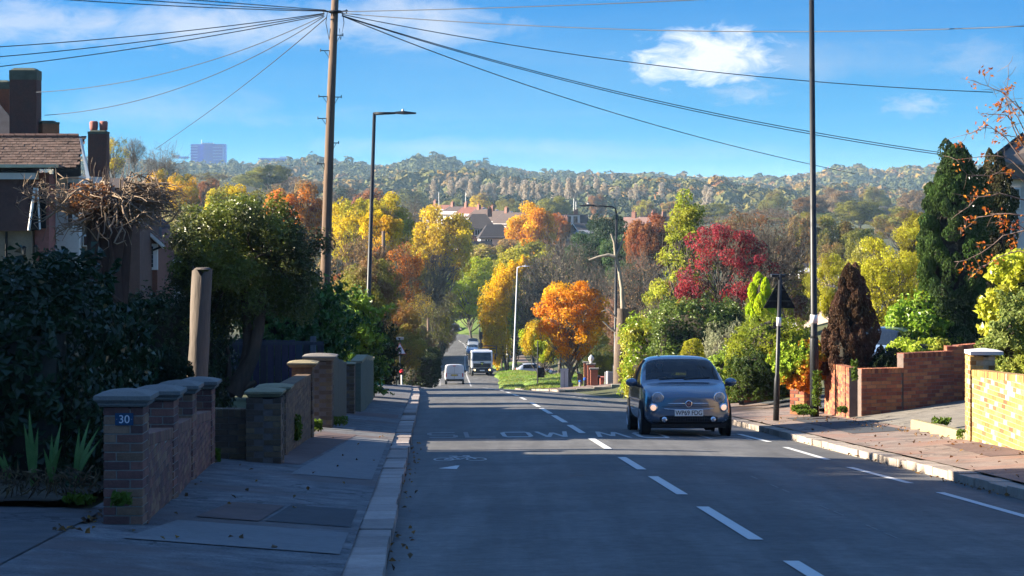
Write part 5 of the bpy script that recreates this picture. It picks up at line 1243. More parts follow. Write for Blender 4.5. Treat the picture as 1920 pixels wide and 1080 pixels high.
def wall_bricks(p0, p1, zb, zt, depth=0.2, coping=True, cop_l=0.075, skip_low=True):
    """p0,p1 (x,y) ends; zb, zt functions of the distance along, courses level"""
    p0 = np.array(p0, float); p1 = np.array(p1, float); Ln = np.linalg.norm(p1-p0); d = (p1-p0)/Ln; rz = math.atan2(d[1], d[0]); out = []
    top = max(zt(0), zt(Ln)); low = min(zb(0), zb(Ln)); k = 0; H_ = BH+JO
    ctop = top - (0.11 if coping else 0)
    while ctop - k*H_ > low:
        z = ctop - (k+.5)*H_; x = -BL/2 if k % 2 else 0.0
        while x < Ln - .02:
            a, b = max(x, 0)+.005, min(x+BL+JO, Ln)-.005
            mid = (a+b)/2
            if b-a > .03 and z > zb(mid)-.06 and z < zt(mid)-(0.09 if coping else 0.02):
                c = p0 + d*mid; out.append(((c[0], c[1], z), (b-a, depth, BH), rz))
            x += BL+JO
        k += 1
    if coping:
        x = 0
        while x < Ln-.02:
            c = p0 + d*(x+cop_l/2); out.append(((c[0], c[1], zt(x)-.051), (cop_l-.008, depth+.01, .102), rz)); x += cop_l
    return out
def cap_mb(mb, cx, cy, z, w, h, rz=0, m=0):
    """moulded pillar cap with a low pyramid top"""
    ca, sa = math.cos(rz), math.sin(rz)
    def ring(r, zz): return [(cx+x*r*ca-y*r*sa, cy+x*r*sa+y*r*ca, zz) for x, y in ((-1,-1),(1,-1),(1,1),(-1,1))]
    lv = [(w*.40, z), (w*.43, z+h*.12), (w*.43, z+h*.2), (w*.5, z+h*.42), (w*.5, z+h*.66), (w*.3, z+h*.86), (0.02, z+h)]
    vs = [p for r, zz in lv for p in ring(r, zz)]; n = len(lv)
    fs = [(4*i+j, 4*i+(j+1)%4, 4*i+4+(j+1)%4, 4*i+4+j) for i in range(n-1) for j in range(4)] + [(3, 2, 1, 0), tuple(4*(n-1)+j for j in range(4))]
    mb.add(vs, fs, m)
PAL_L = [(0.23, 0.095, 0.07), (0.19, 0.08, 0.065), (0.25, 0.12, 0.08), (0.15, 0.07, 0.06), (0.26, 0.14, 0.085)]
PAL_D = [(0.13, 0.08, 0.05), (0.15, 0.095, 0.055), (0.10, 0.065, 0.045), (0.17, 0.11, 0.06)]
PAL_R = [(0.30, 0.095, 0.045), (0.24, 0.07, 0.04), (0.34, 0.13, 0.055), (0.19, 0.055, 0.035), (0.36, 0.15, 0.065)]
PAL_Y = [(0.36, 0.21, 0.06), (0.27, 0.145, 0.045), (0.42, 0.27, 0.09), (0.19, 0.095, 0.04), (0.50, 0.42, 0.28), (0.31, 0.18, 0.05), (0.38, 0.22, 0.07), (0.35, 0.21, 0.06), (0.33, 0.19, 0.06)]
M['mortar_y'] = mat('sandy_mortar', (0.40, 0.33, 0.20), .95, var=.35, scale=6, bump=.4)
def wall_thing(name, label, pillars, panels, pal, mortar='mortar', capm='cap', capw=0.47, caph=0.14, rz=None, cat='wall', limit=290):
    """pillars: (x, y, zbase, ztop, width); panels: (p0, p1, zb0, zb1, zt0, zt1, depth)"""
    a = pillars[0] if pillars else (*panels[0][0], panels[0][2]); t = thing(name, label, cat, (a[0], a[1], a[2]))
    br = []; mo = MB()
    for (x, y, z0, z1, w) in pillars:
        r_ = rz or 0; br += pillar_bricks(x, y, r_, z0, z1, w); mo.obox((x, y, (z0+z1)/2-.01), (w-.016, w-.016, z1-z0-.02), r_)
        if capm:
            c = MB(); cap_mb(c, x, y, z1+.002, capw, caph, r_); wb(c, 'pillar_cap', M[capm], t)
    for (p0, p1, zb0, zb1, zt0, zt1, dp) in panels:
        Ln = math.dist(p0, p1); zb = lambda s, a=zb0, b=zb1, l=Ln: a+(b-a)*s/l; zt = lambda s, a=zt0, b=zt1, l=Ln: a+(b-a)*s/l
        br += wall_bricks(p0, p1, zb, zt, dp)
        ang = math.atan2(p1[1]-p0[1], p1[0]-p0[0]); nx_, ny_ = -math.sin(ang)*(dp/2-.008), math.cos(ang)*(dp/2-.008)
        vs = [(p0[0]-nx_, p0[1]-ny_, zb0-.1), (p1[0]-nx_, p1[1]-ny_, zb1-.1), (p1[0]+nx_, p1[1]+ny_, zb1-.1), (p0[0]+nx_, p0[1]+ny_, zb0-.1),
              (p0[0]-nx_, p0[1]-ny_, zt0-.012), (p1[0]-nx_, p1[1]-ny_, zt1-.012), (p1[0]+nx_, p1[1]+ny_, zt1-.012), (p0[0]+nx_, p0[1]+ny_, zt0-.012)]
        mo.add(vs, [(0,3,2,1),(4,5,6,7),(0,1,5,4),(1,2,6,5),(2,3,7,6),(3,0,4,7)])
    wb(mo, 'mortar', M[mortar], t); lay(t, br, pal, limit); return t
# --- number 30: four capped pillars and low panels
pil = []
for px, Y, capy in [(230, 19.55, 727), (300, 22.45, 720), (341, 25.35, 711.5), (378, 28.35, 705.5)]:
    xr = {230: 268, 300: 326, 341: 361, 378: 397}[px]; x = X_(xr, Y-.16) - .163
    pil.append((x, Y, g(x, Y)-.02, Z_(capy, Y)-.145, .327))
pan = []
for a, b in zip(pil[:-1], pil[1:]):
    pan.append(((a[0]+.045, a[1]+.165), (b[0]+.045, b[1]-.165), a[2], b[2], a[3]-.26, b[3]-.26, .215))
w30 = wall_thing('garden_wall', 'dark brick garden wall with four capped pillars and a number 30 plate', pil, pan, PAL_L, 'mortar', 'cap')
# the house number plate
font_mb = {}
def text_part(txt, size, name, m, root, loc, rot=(R(90), 0, 0), ext=0.002, align='CENTER', label=None, bold=0.0, sx=1.0):
    c = bpy.data.curves.new(name, 'FONT'); c.body = txt; c.size = size; c.extrude = ext; c.align_x = align; c.align_y = 'CENTER'; c.offset = bold
    tmp = bpy.data.objects.new(name, c); COL.objects.link(tmp); dg = bpy.context.evaluated_depsgraph_get(); dg.update()
    me = bpy.data.meshes.new_from_object(tmp.evaluated_get(dg)); bpy.data.objects.remove(tmp); me.materials.clear(); me.materials.append(m)
    o = bpy.data.objects.new(name, me); link(o, root); o.location = loc; o.rotation_euler = rot; o.scale = (sx, 1, 1)
    if label: o['label'] = label
    return o
M['plate_navy'] = mat('navy_plate', (0.006, 0.05, 0.12), 0.4, var=0.1)
M['letter_white'] = mat('white_lettering', (0.8, 0.8, 0.8), 0.5, var=0.02)
M['letter_black'] = mat('black_lettering', (0.01, 0.01, 0.01), 0.5, var=0.02)
pz0 = Z_(786, 19.38)
pt = thing('number_plate', 'small navy house number plate reading 30 on the first pillar', 'number plate', (X_(233, 19.38), 19.38, pz0))
MB().box(-.075, .075, -.004, .004, -.05, .05).build('plate', M['plate_navy'], pt)
text_part('30', .095, 'digits', M['letter_white'], pt, (0, -.006, -.003), ext=.001)
MB().lathe([(.004, 0), (.004, .004)], 8, (-.062, -.008, 0), 'y').lathe([(.004, 0), (.004, .004)], 8, (.062, -.008, 0), 'y').build('screws', M['grey_metal'], pt)
# --- next garden: stepped dark wall with two low and two tall pillars
def px_pillar(xr, Y, capy, w, caph):
    x = X_(xr, Y-w/2) - w/2; return (x, Y, g(x, Y)-.05, Z_(capy, Y)-caph, w)
P1 = px_pillar(527, 29.6, 728, .44, .10); P2 = px_pillar(536, 31.6, 720, .33, .10); P3 = px_pillar(586, 37.4, 676, .33, .10); P4 = px_pillar(622, 41.6, 662, .44, .12)
wall_thing('garden_wall', 'low dark stepped brick wall after the driveway, ending at a tall pillar with a lit ochre cap', [P1, P2, P3],
           [((X_(398, 29.75), 29.75), (P1[0]-.2, 29.72), P1[2], P1[2], Z_(766, 29.7), Z_(766, 29.7), .2),
            ((P2[0]+.03, P2[1]+.17), (P3[0]+.03, P3[1]-.17), P2[2], P3[2], Z_(727, 31.8), Z_(702, 37.2), .215)], PAL_D, 'mortar_dark', 'cap_ochre', .48, .11, limit=280)
wall_thing('gate_pillar', 'broad brick gate pillar beside the weathered timber panels on the left pavement', [P4], [], PAL_D, 'mortar_dark', 'cap', .60, .12, cat='pillar')
def timber_panels():
    x0, x1 = X_(620, 42.6), X_(647, 47.5); t = thing('fence_panel', 'leaning weathered timber panels after the broad gate pillar', 'fence', (x0, 42.6, g(x0, 42.6)))
    for i in range(9):
        s = i/9; Y = 42.2 + 5.2*s; x = x0+(x1-x0)*s; wb(MB().obox((x, Y+.28, (Z_(668, 42.6)*(1-s)+Z_(682, 47.5)*s + g(x, Y))/2), (.05, .54, (Z_(668, 42.6)*(1-s)+Z_(682, 47.5)*s) - g(x, Y)), .05*math.sin(i*2)), 'board', M['wood_weather'], t, bevel=.006)
timber_panels()
P5 = px_pillar(664, 50.0, 679, .40, .06)
wall_thing('gate_pillar', 'plain low pillar between timber panels and the mossy wall', [P5], [], PAL_D, 'mortar_dark', 'cap_ochre', .44, .06, cat='pillar')
def mossy():
    t = thing('garden_wall', 'mossy rendered garden wall beneath the tall left lamp', 'wall', (X_(668, 52), 52, g(X_(668, 52), 52)))
    for i in range(5):
        Y = 51.5+2.2*i; x = X_(668, 51.5)*(1-i/4)+X_(685, 60.5)*(i/4); zt = Z_(681+i*.5, Y); b = g(x, Y)-.1
        wb(MB().box(x-.1, x+.1, Y, Y+2.1, b, zt), 'wall_bay', M['rend_green'], t); wb(MB().box(x-.13, x+.13, Y, Y+2.1, zt, zt+.05), 'coping', M['cap_ochre'], t)
mossy()
# --- right side
YWX = X_(1822, 37); yz0 = Z_(828, 37); ywn = (X_(1822, 37)+.0345*9, 28.0)
t = wall_thing('garden_wall', 'sunlit yellow stock brick wall at the right edge with a white capped end pillar', [],
           [((YWX+.11, 37.0), (ywn[0]+.11, 28.0), yz0-.08, g(ywn[0], 28)-.05, Z_(693, 37), Z_(693, 37)+.42, .215)], PAL_Y, 'mortar_y', None, limit=295)
pzb, pzt = yz0-.05, Z_(667, 37.2); yp = (YWX+.28, 37.35)
t2 = wall_thing('gate_pillar', 'yellow brick gate pillar with a flat white stone cap', [(yp[0]-.08, yp[1], pzb, pzt-.0, .40)], [], PAL_Y, 'mortar_y', None, cat='pillar')
c = MB(); c.obox((yp[0]-.02, yp[1], pzt+.045), (.52, .52, .055), 0); c.add([(yp[0]-.02+a*.26, yp[1]+b*.26, pzt+.0725) for a, b in ((-1,-1),(1,-1),(1,1),(-1,1))]+[(yp[0]-.02, yp[1], pzt+.115)], [(0,1,4),(1,2,4),(2,3,4),(3,0,4)])
wb(c, 'pillar_cap', M['cap_white'], t2)
CX, CY = X_(1593, 48), 48.0; zc0 = Z_(778, 48)
EX, EY = X_(1546, 51.2), 51.2
wall_thing('garden_wall', 'red brick garden wall whose short side is sunlit and long side steps up the driveway', [(X_(1787, 49.2), 49.2, Z_(752, 49.2), Z_(648, 49.2), .327)],
           [((CX+.1, CY+.1), (EX+.1, EY), zc0-.05, Z_(770, EY)-.05, Z_(690, 48), Z_(679, EY), .2),
            ((CX+.2, CY+.02), (X_(1688, 48.3), 48.3), zc0-.05, Z_(762, 48.3), Z_(691, 48), Z_(691, 48)+.0, .2),
            ((X_(1688, 48.3), 48.3), (X_(1783, 49.1), 49.1), Z_(762, 48.3), Z_(751, 49), Z_(662, 48.3), Z_(662, 48.3)-.0, .2),
            ((X_(1791, 49.2), 49.2), (X_(1880, 49.8), 49.8), Z_(750, 49), Z_(740, 49.5), Z_(647, 49.2), Z_(647, 49.2)+.05, .2)], PAL_R, 'mortar_dark', None, limit=295)
def rp(px0, px1, Y, top, base, label):
    w = (px1-px0)*Y/F; wall_thing('gate_pillar', label, [(X_((px0+px1)/2, Y), Y, Z_(base, Y)-.05, Z_(top, Y), max(w, .3))], [], PAL_R, 'mortar_dark', None, cat='pillar', rz=R(-38))
rp(1487, 1518, 51.5, 706, 772, 'short red brick pillar under the juniper beside the right lamp')
wall_thing('garden_wall', 'low red brick wall behind the grey car, stepping up to the right', [(X_(1382, 59), 59, Z_(752, 59), Z_(700, 59), .30)],
           [((X_(1390, 59), 59), (X_(1428, 59.4), 59.4), Z_(752, 59), Z_(748, 59), Z_(702, 59), Z_(702, 59), .2),
            ((X_(1428, 59.4), 59.4), (X_(1488, 60), 60), Z_(748, 59), Z_(742, 59), Z_(689, 59), Z_(689, 59), .2)], PAL_R, 'mortar_dark', None, limit=290)
# low edging at the mouth of the right driveway
rv = thing('kerb_edging', 'short mossy kerb edging at the driveway mouth by the yellow wall', 'kerb', (X_(1790, 39), 39, g(X_(1790, 39), 39)))
for i in range(5):
    Y = 37.6+.95*i; x = X_(1812, 37.6)*(1-i/4)+X_(1735, 41.4)*(i/4)
    wb(MB().obox((x, Y, g(x, Y)+.03), (.17, .92, .2), R(14)), 'kerb_stone', M['cap_ochre'], rv, bevel=.02)
# --- back fence on the left
def fence_left():
    x0, x1 = X_(255, 49), X_(612, 50); t = thing('board_fence', 'dark blue-stained board fence behind the holly tree', 'fence', (x0, 49, g(x0, 49)))
    n = int((x1-x0)/.148); rg_ = random.Random(5)
    for i in range(n):
        x = x0+(i+.5)*.148; Y = 49+(x-x0)/(x1-x0); zt = Z_(632, 49)*(1-i/n)+Z_(640, 50)*(i/n); post = i % 13 == 11
        b = Z_(722, 49)-.25
        if post: wb(MB().box(x-.06, x+.06, Y-.12, Y-.02, b, zt+.10), 'post', M['fence'], t, color=(.13, .15, .17)); continue
        wb(MB().box(x-.069, x+.069, Y-.012+(i % 2)*.014, Y+.012+(i % 2)*.014, b, zt+rg_.uniform(-.01, .01)), 'board', M['fence'], t, color=tuple(c_*rg_.uniform(.8, 1.2) for c_ in (.05, .06, .08)))
    wb(MB().box(x0, x1, 48.93, 48.965, Z_(641, 49)-.06, Z_(641, 49)), 'rail', M['fence'], t, color=(.06, .07, .09))
fence_left()
# --- telegraph pole with steps and cables
PY = 62.0
tp = thing('telegraph_pole', 'tall wooden telegraph pole with step irons behind the left gardens', 'pole', W(606, 742, PY))
pm = MB().tube([W(605.5, 745, PY), W(607, 665, PY), W(612, 450, PY), W(620, 200, PY), W(629, -20, PY)], [.165, .155, .135, .115, .095], 14)
wb(pm, 'pole', M['pole_wood'], tp, smooth=True)
for px, py, s in [(640, 66, 1), (604, 95, -1), (637, 182, 1), (601, 181, -1), (599, 222, -1), (632, 268, 1), (598, 307, -1)]:
    ix = 620+(200-py)*.036; a = W(ix+s*6, py, PY-.05); e = W(px+s*3, py, PY-.05)
    wb(MB().tube([a, e], .013, 6).tube([(e[0], e[1], e[2]-.03), (e[0], e[1], e[2]+.05)], .013, 5).tube([W(ix+s*6, py+14, PY-.05), ((a[0]+e[0])/2+s*.02, e[1], e[2])], .008, 5), 'step_iron', M['dark_metal'], tp)
hub = W(628.5, 22, PY)
wb(MB().lathe([(.17, -.03), (.19, 0), (.17, .03)], 14, hub), 'cable_ring', M['dark_metal'], tp)
for s in (-1, 1):
    wb(MB().tube([(hub[0]+s*.17, hub[1]-.05, hub[2]+.0), (hub[0]+s*.34, hub[1]-.05, hub[2]+.02)], .022, 6).tube([(hub[0]+s*.3, hub[1]-.05, hub[2]-.05), (hub[0]+s*.3, hub[1]-.05, hub[2]+.06)], .015, 5), 'bracket', M['dark_metal'], tp)
    wb(MB().tube([(hub[0]+s*.2, PY-.1, hub[2]-.02), (hub[0]+s*.24, PY-.1, hub[2]-.3), (hub[0]+s*.15, PY-.1, hub[2]-.75), (hub[0]+s*.12, PY-.1, hub[2]-.45)], .01, 5), 'drop_wire', M['wire'], tp)
def wire(label, a, mid, b, Ya, Yb, r=.011, group='overhead telephone cables'):
    """quadratic through three picture points hung in the air between two real ends"""
    (x0, y0), (x1, y1), (x2, y2) = a, mid, b; tm = (x1-x0)/(x2-x0); pts = []
    A = np.array([[1, 0, 0], [1, tm, tm*tm], [1, 1, 1]]); cy = np.linalg.solve(A, [y0, y1, y2])
    for i in range(25):
        t = i/24; px = x0+(x2-x0)*t; py = cy[0]+cy[1]*t+cy[2]*t*t; pts.append(W(px, py, Ya+(Yb-Ya)*t))
    o = MB().tube([np.array(p) for p in pts], r, 5).build('overhead_cable', M['wire'], smooth=True); tag(o, label, 'cable', group)
wires = [('highest cable running off the top left from the pole', (610, 21), (365, 13), (120, -1), 61.9, 50), ('second cable leaving the top left beside the highest one', (610, 20), (430, 11), (248, -1), 61.9, 46),
 ('third cable leaving the top edge left of the pole', (611, 19), (480, 9), (350, -1), 61.9, 44), ('cable crossing the left sky just above the twin pair', (608, 25), (328, 60), (-20, 89), 61.9, 56),
 ('upper one of the twin cables crossing the left sky', (608, 26), (328, 70), (-20, 108), 61.9, 57), ('lower one of the twin cables crossing the left sky', (608, 28), (328, 79), (-20, 127), 61.9, 58),
 ('cable running to the large dark chimney', (606, 30), (364, 123), (68, 173), 61.9, 78), ('cable running to the small chimney behind the tiled roof', (608, 31), (328, 168), (84, 216), 61.9, 80),
 ('steep cable falling to the left tree line', (612, 33), (474, 147), (292, 279), 61.9, 150),
 ('nearly level cable to the upper right from the pole', (640, 22), (980, 13), (1340, -2), 61.9, 46), ('long cable crossing the whole sky above the white cloud', (640, 25), (1200, 56), (1940, 48), 61.9, 48),
 ('cable sloping right across the white cloud to the orange twigs', (641, 27), (1250, 125), (1862, 173), 61.9, 60), ('cable falling to the top of the dark cypress', (641, 29), (1150, 170), (1764, 286), 61.9, 66),
 ('lower strand of the pair that reaches the dark cypress', (641, 30), (1160, 176), (1764, 290), 61.9, 66.5), ('lowest cable falling to the right-hand skyline', (642, 30), (1100, 196), (1604, 326), 61.9, 120)]
for w_ in wires: wire(*w_, r=.012 if w_[5] < 100 else .016)
# --- lamp columns
def straight_lamp(label, px_b, py_b, px_t, py_t, Y, r, rbase, hbase, arm=None, head=None, mkey='dark_metal', band=None, armdir=1):
    b = np.array(W(px_b, py_b, Y)); t_ = np.array(W(px_t, py_t, Y)); t = thing('street_lamp', label, 'street lamp', tuple(b))
    d = t_-b; H_ = np.linalg.norm(d); u = d/H_
    wb(MB().tube([b-u*.1, b+u*hbase, b+u*(hbase+.02)], [rbase, rbase, rbase*.95], 12), 'base_section', M[mkey], t, smooth=True)
    wb(MB().tube([b+u*hbase, b+u*(hbase+.08), t_], [rbase*.95, r, r*.72], 12), 'column', M[mkey], t, smooth=True)
    wb(MB().box(b[0]-rbase*.45, b[0]+rbase*.45, b[1]-rbase-.006, b[1]-rbase+.02, b[2]+.35, b[2]+min(.95, hbase*.7)), 'access_door', M[mkey], t)
    if arm:
        pts = [np.array(W(x, y, Y)) for x, y in arm]; wb(MB().tube([t_+(0, 0, -.04)]+pts, [r*.75]+[r*.5]*len(pts), 8), 'arm', M[mkey], t, smooth=True)
        e = pts[-1]; hd = head or .75; s = armdir
        wb(MB().add([(e[0]-s*.02, e[1]-.10, e[2]-.03), (e[0]+s*hd*.4, e[1]-.15, e[2]-.05), (e[0]+s*hd, e[1]-.11, e[2]-.035), (e[0]+s*hd, e[1]+.11, e[2]-.035), (e[0]+s*hd*.4, e[1]+.15, e[2]-.05), (e[0]-s*.02, e[1]+.10, e[2]-.03),
                    (e[0]-s*.02, e[1]-.05, e[2]+.05), (e[0]+s*hd*.4, e[1]-.09, e[2]+.075), (e[0]+s*hd, e[1]-.07, e[2]+.02), (e[0]+s*hd, e[1]+.07, e[2]+.02), (e[0]+s*hd*.4, e[1]+.09, e[2]+.075), (e[0]-s*.02, e[1]+.05, e[2]+.05)],
                   [(0,1,2,3,4,5), (6,7,8,9,10,11)]+[(i, (i+1) % 6, (i+1) % 6+6, i+6) for i in range(6)]), 'lamp_head', M[mkey], t)
        wb(MB().lathe([(.05, 0), (.05, .06), (.02, .08)], 8, (e[0]+s*hd*.35, e[1], e[2]+.07)), 'sensor', M['lamp_glass'], t)
    if band:
        z = Z_(band, Y); f_ = (z-b[2])/d[2]; c = b+d*f_; wb(MB().tube([c-(0, 0, .09), c+(0, 0, .09)], r*1.12, 12), 'number_band', M['white_paint'], t, smooth=True)
    return t
straight_lamp('tall black street lamp with a short straight arm above the left pavement', 686, 718, 702, 211, 86, .085, .115, 1.25, [(742, 212)], .75, band=648)
straight_lamp('tall black street lamp at the right wall, its top above the picture', 1527.5, 777, 1521, -90, 49.8, .072, .095, 1.6, [(1450, -92)], .7, armdir=-1, band=598)
straight_lamp('black street lamp with a curved top beside the thick lopped trunk', 1153, 735, 1156, 402, 126, .085, .13, 1.4, [(1154, 391), (1147, 387.5), (1130, 386.5), (1112, 385.5)], .75, armdir=-1, band=691)
straight_lamp('white street lamp column on the grass verge behind the lorry', 962, 706, 970, 501, 250, .07, .11, 1.3, [(980, 499)], .8, mkey='white_metal')
straight_lamp('grey street lamp between the lorry and the white lamp column', 952.5, 696, 946, 522, 265, .09, .13, 1.3, [(932, 520)], .9, armdir=-1, band=665)
straight_lamp('thin street lamp far off by the road bend', 899, 633, 902, 530, 400, .11, .15, 1.3, [(915, 528)], .9)
# --- far pole stubs
def post(name, label, px, py0, py1, Y, r, mkey='pole_wood', cat='post', px1=None):
    t = thing(name, label, cat, W(px, py0, Y)); wb(MB().tube([W(px, py0+2, Y), W(px1 or px, py1, Y)], [r, r*.85], 10), 'shaft', M[mkey], t, smooth=True); return t
t = post('telegraph_pole', 'short brown telegraph pole in front of the far left hedge', 803, 692, 596, 205, .13, cat='pole')
t = post('telegraph_pole', 'far telegraph pole rising among the golden trees on the left', 719, 560, 433, 175, .15, cat='pole')
for k, (px, py0, py1, Y, r, lb) in enumerate([(932, 693, 648, 275, .10, 'short wooden stake on the verge behind the lorry'), (941, 690, 640, 268, .10, 'dark stake beside the grey lamp on the verge'), (987, 725, 713, 200, .07, 'pale wooden stub post on the grass mound'),
                                     (926, 672, 655, 300, .12, 'thin dark verge post farthest from the lorry')]):
    post('verge_post', lb, px, py0, py1, Y, r, cat='post')
# --- signs
def tri(cx, cz, s, y0, y1, m_=0):
    h = s*.866; return MB().prism([(cx-s/2, cz), (cx+s/2, cz), (cx, cz+h)], y0, y1)
M['sign_white'] = mat('sign_face', (0.72, 0.74, 0.78), 0.4, var=0.05)
M['sign_red'] = mat('sign_red', (0.45, 0.02, 0.02), 0.4, var=0.05)
M['blue_plastic'] = mat('blue_cap', (0.02, 0.12, 0.55), 0.4, var=0.1)
M['red_plastic'] = mat('red_reflector', (0.75, 0.03, 0.05), 0.4, var=0.1)
Y = 142.0; b = W(750, 723, Y); t = thing('road_sign', 'white triangular road narrows sign facing the camera on the left pavement', 'road sign', b)
wb(MB().tube([b, (b[0], b[1], b[2]+1.2), (b[0], b[1], b[2]+1.22), (b[0], b[1], Z_(634, Y))], [.09, .09, .05, .045], 10), 'post', M['dark_metal'], t, smooth=True)
wb(tri(b[0], Z_(664, Y), .80, Y-.085, Y-.07), 'red_border', M['sign_red'], t); wb(tri(b[0], Z_(664, Y)+.035, .68, Y-.092, Y-.087), 'sign_face', M['sign_white'], t)
wb(MB().prism([(b[0]-.13, Z_(664, Y)+.06), (b[0]-.085, Z_(664, Y)+.06), (b[0]-.075, Z_(664, Y)+.25), (b[0]-.035, Z_(664, Y)+.33), (b[0]-.035, Z_(664, Y)+.42), (b[0]-.08, Z_(664, Y)+.34), (b[0]-.12, Z_(664, Y)+.22)], Y-.097, Y-.094)
   .prism([(b[0]+.10, Z_(664, Y)+.06), (b[0]+.055, Z_(664, Y)+.06), (b[0]+.05, Z_(664, Y)+.42), (b[0]+.085, Z_(664, Y)+.42)], Y-.097, Y-.094), 'narrow_symbol', M['letter_black'], t)
wb(MB().box(b[0]-.22, b[0]+.22, Y-.2, Y-.02, Z_(637, Y), Z_(632, Y)), 'sign_light', M['grey_metal'], t)
b = W(753, 723, 138); t = thing('bollard', 'thin white marker post with a red top beside the triangular sign', 'bollard', b)
wb(MB().tube([b, (b[0], b[1], b[2]+.72)], .05, 8), 'shaft', M['white_metal'], t); wb(MB().lathe([(.10, .70), (.11, .74), (.11, .9), (.08, .94)], 8, b), 'red_top', M['red_plastic'], t); wb(MB().lathe([(.11, 0), (.11, .06)], 8, b), 'foot', M['white_metal'], t)
b = W(728, 719, 140); t = thing('bollard', 'low grey stub post with a pale reflector on the left pavement', 'bollard', b)
wb(MB().tube([b, (b[0], b[1], b[2]+.4)], .05, 8), 'shaft', M['grey_metal'], t); wb(MB().lathe([(.09, .34), (.1, .4), (.09, .5)], 8, b), 'reflector', M['lamp_glass'], t)
Y = 188; b = W(783, 712, Y); t = thing('road_sign', 'white square sign with a black vehicle symbol by the far left hedge', 'road sign', b)
wb(MB().tube([b, (b[0], b[1], Z_(648, Y))], .045, 8), 'post', M['grey_metal'], t); wb(MB().box(b[0]-.29, b[0]+.29, Y-.07, Y-.05, Z_(672, Y), Z_(657, Y)), 'sign_face', M['sign_white'], t)
wb(MB().prism([(b[0]-.17, Z_(670, Y)), (b[0]+.17, Z_(670, Y)), (b[0]+.17, Z_(667.5, Y)), (b[0]+.12, Z_(665, Y)), (b[0]-.12, Z_(665, Y)), (b[0]-.17, Z_(667.5, Y))], Y-.076, Y-.073).box(b[0]-.13, b[0]+.13, Y-.076, Y-.073, Z_(662, Y), Z_(659, Y)), 'vehicle_symbol', M['letter_black'], t)
Y = 48.6; b = W(1455, 784, Y); tt = W(1463, 514, Y); t = thing('road_sign', 'black post with the dark back of a triangular sign on the right pavement', 'road sign', b)
d = np.array(tt)-np.array(b)
wb(MB().tube([np.array(b)-(0, 0, .05), np.array(b)+d*.27, np.array(b)+d*.30, tt], [.062, .062, .044, .042], 12), 'post', M['dark_metal'], t, smooth=True)
wb(tri(X_(1462, Y), Z_(578, Y), .68, Y+.055, Y+.068), 'sign_back', M['dull_black'], t, bevel=.004)
wb(MB().box(X_(1440, Y), X_(1484, Y), Y+.03, Y+.055, Z_(566, Y), Z_(563.5, Y)).box(X_(1450, Y), X_(1474, Y), Y+.03, Y+.055, Z_(545, Y), Z_(542.5, Y)), 'bracket', M['dark_metal'], t)
wb(MB().box(X_(1446, Y), X_(1472, Y), Y-.03, Y+.26, Z_(520, Y), Z_(514.5, Y)), 'sign_light', M['dark_metal'], t, bevel=.008)
c_ = np.array(b)+d*.67; wb(MB().tube([c_-(0, 0, .09), c_+(0, 0, .09)], .050, 12), 'reflector_band', M['white_paint'], t, smooth=True)
# --- street furniture by the junction
def boxy(name, label, px0, px1, py0, py1, Y, dep, mkey, cat, part='body', bevel=.02):
    b = W((px0+px1)/2, py1, Y); t = thing(name, label, cat, b); wb(MB().box(X_(px0, Y), X_(px1, Y), Y, Y+dep, Z_(py1, Y), Z_(py0, Y)), part, M[mkey], t, bevel=bevel); return t
M['cabinet'] = mat('cabinet_paint', (0.40, 0.44, 0.48), 0.5, var=0.15, scale=2)
t = boxy('utility_cabinet', 'pale blue-grey utility cabinet in front of the orange maple', 1051, 1065.5, 694, 730, 148, .45, 'cabinet', 'cabinet')
wb(MB().box(X_(1050.5, 148), X_(1066, 148), 147.98, 148.48, Z_(694, 148), Z_(692, 148)), 'lid', M['cabinet'], t); wb(MB().box(X_(1058, 148)-.01, X_(1058, 148)+.01, 147.985, 148.0, Z_(728, 148), Z_(696, 148)), 'door_gap', M['dull_black'], t)
t = boxy('wheelie_bin', 'black wheelie bin left of the pinkish one', 1114, 1124.5, 708, 727, 132, .6, 'black', 'bin', bevel=.03); wb(MB().box(X_(1113, 132), X_(1125.5, 132), 131.9, 132.7, Z_(708, 132), Z_(705.5, 132)), 'lid', M['black'], t)
M['pinkish'] = mat('terracotta_plastic', (0.45, 0.14, 0.10), 0.7, var=0.2)
t = boxy('wheelie_bin', 'terracotta coloured bin right of the black wheelie bin', 1124.5, 1132.5, 709, 727, 133, .6, 'pinkish', 'bin', bevel=.03); wb(MB().box(X_(1124, 133), X_(1133, 133), 132.9, 133.65, Z_(709, 133), Z_(707, 133)), 'lid', M['pinkish'], t)
t = boxy('side_gate', 'grey boarded gate between bins and the curved lamp', 1134, 1151, 697, 729, 134, .08, 'grey_metal', 'gate', 'gate_leaf'); wb(MB().tube([W(1139, 730, 133.8), W(1139, 696, 133.8)], .06, 8), 'gate_post', M['white_metal'], t)
t = boxy('waste_bin', 'white bin behind the wing mirror of the grey car', 1173, 1184, 713, 733, 110, .4, 'white_metal', 'bin'); wb(MB().box(X_(1172.3, 110), X_(1184.7, 110), 109.95, 110.45, Z_(713, 110), Z_(711, 110)), 'lid', M['white_metal'], t)
for px, y0, y1, Y, lb, mk, tk_ in [(1087.5, 727, 713, 143, 'short grey bollard with a blue top near the cabinet', 'grey_metal', 'blue_plastic'), (1096.5, 729, 708, 138, 'taller dark bollard with a blue top near the bins', 'dark_metal', 'blue_plastic'), (948, 690, 680, 262, 'small blue-topped bollard beside the grey lamp', 'grey_metal', 'blue_plastic')]:
    b = W(px, y0, Y); t = thing('bollard', lb, 'bollard', b); h = (y0-y1)*Y/F; wb(MB().tube([b, (b[0], b[1], b[2]+h*.8)], .075, 10), 'shaft', M[mk], t); wb(MB().lathe([(.085, h*.78), (.09, h*.95), (.05, h)], 10, b), 'blue_top', M[tk_], t)
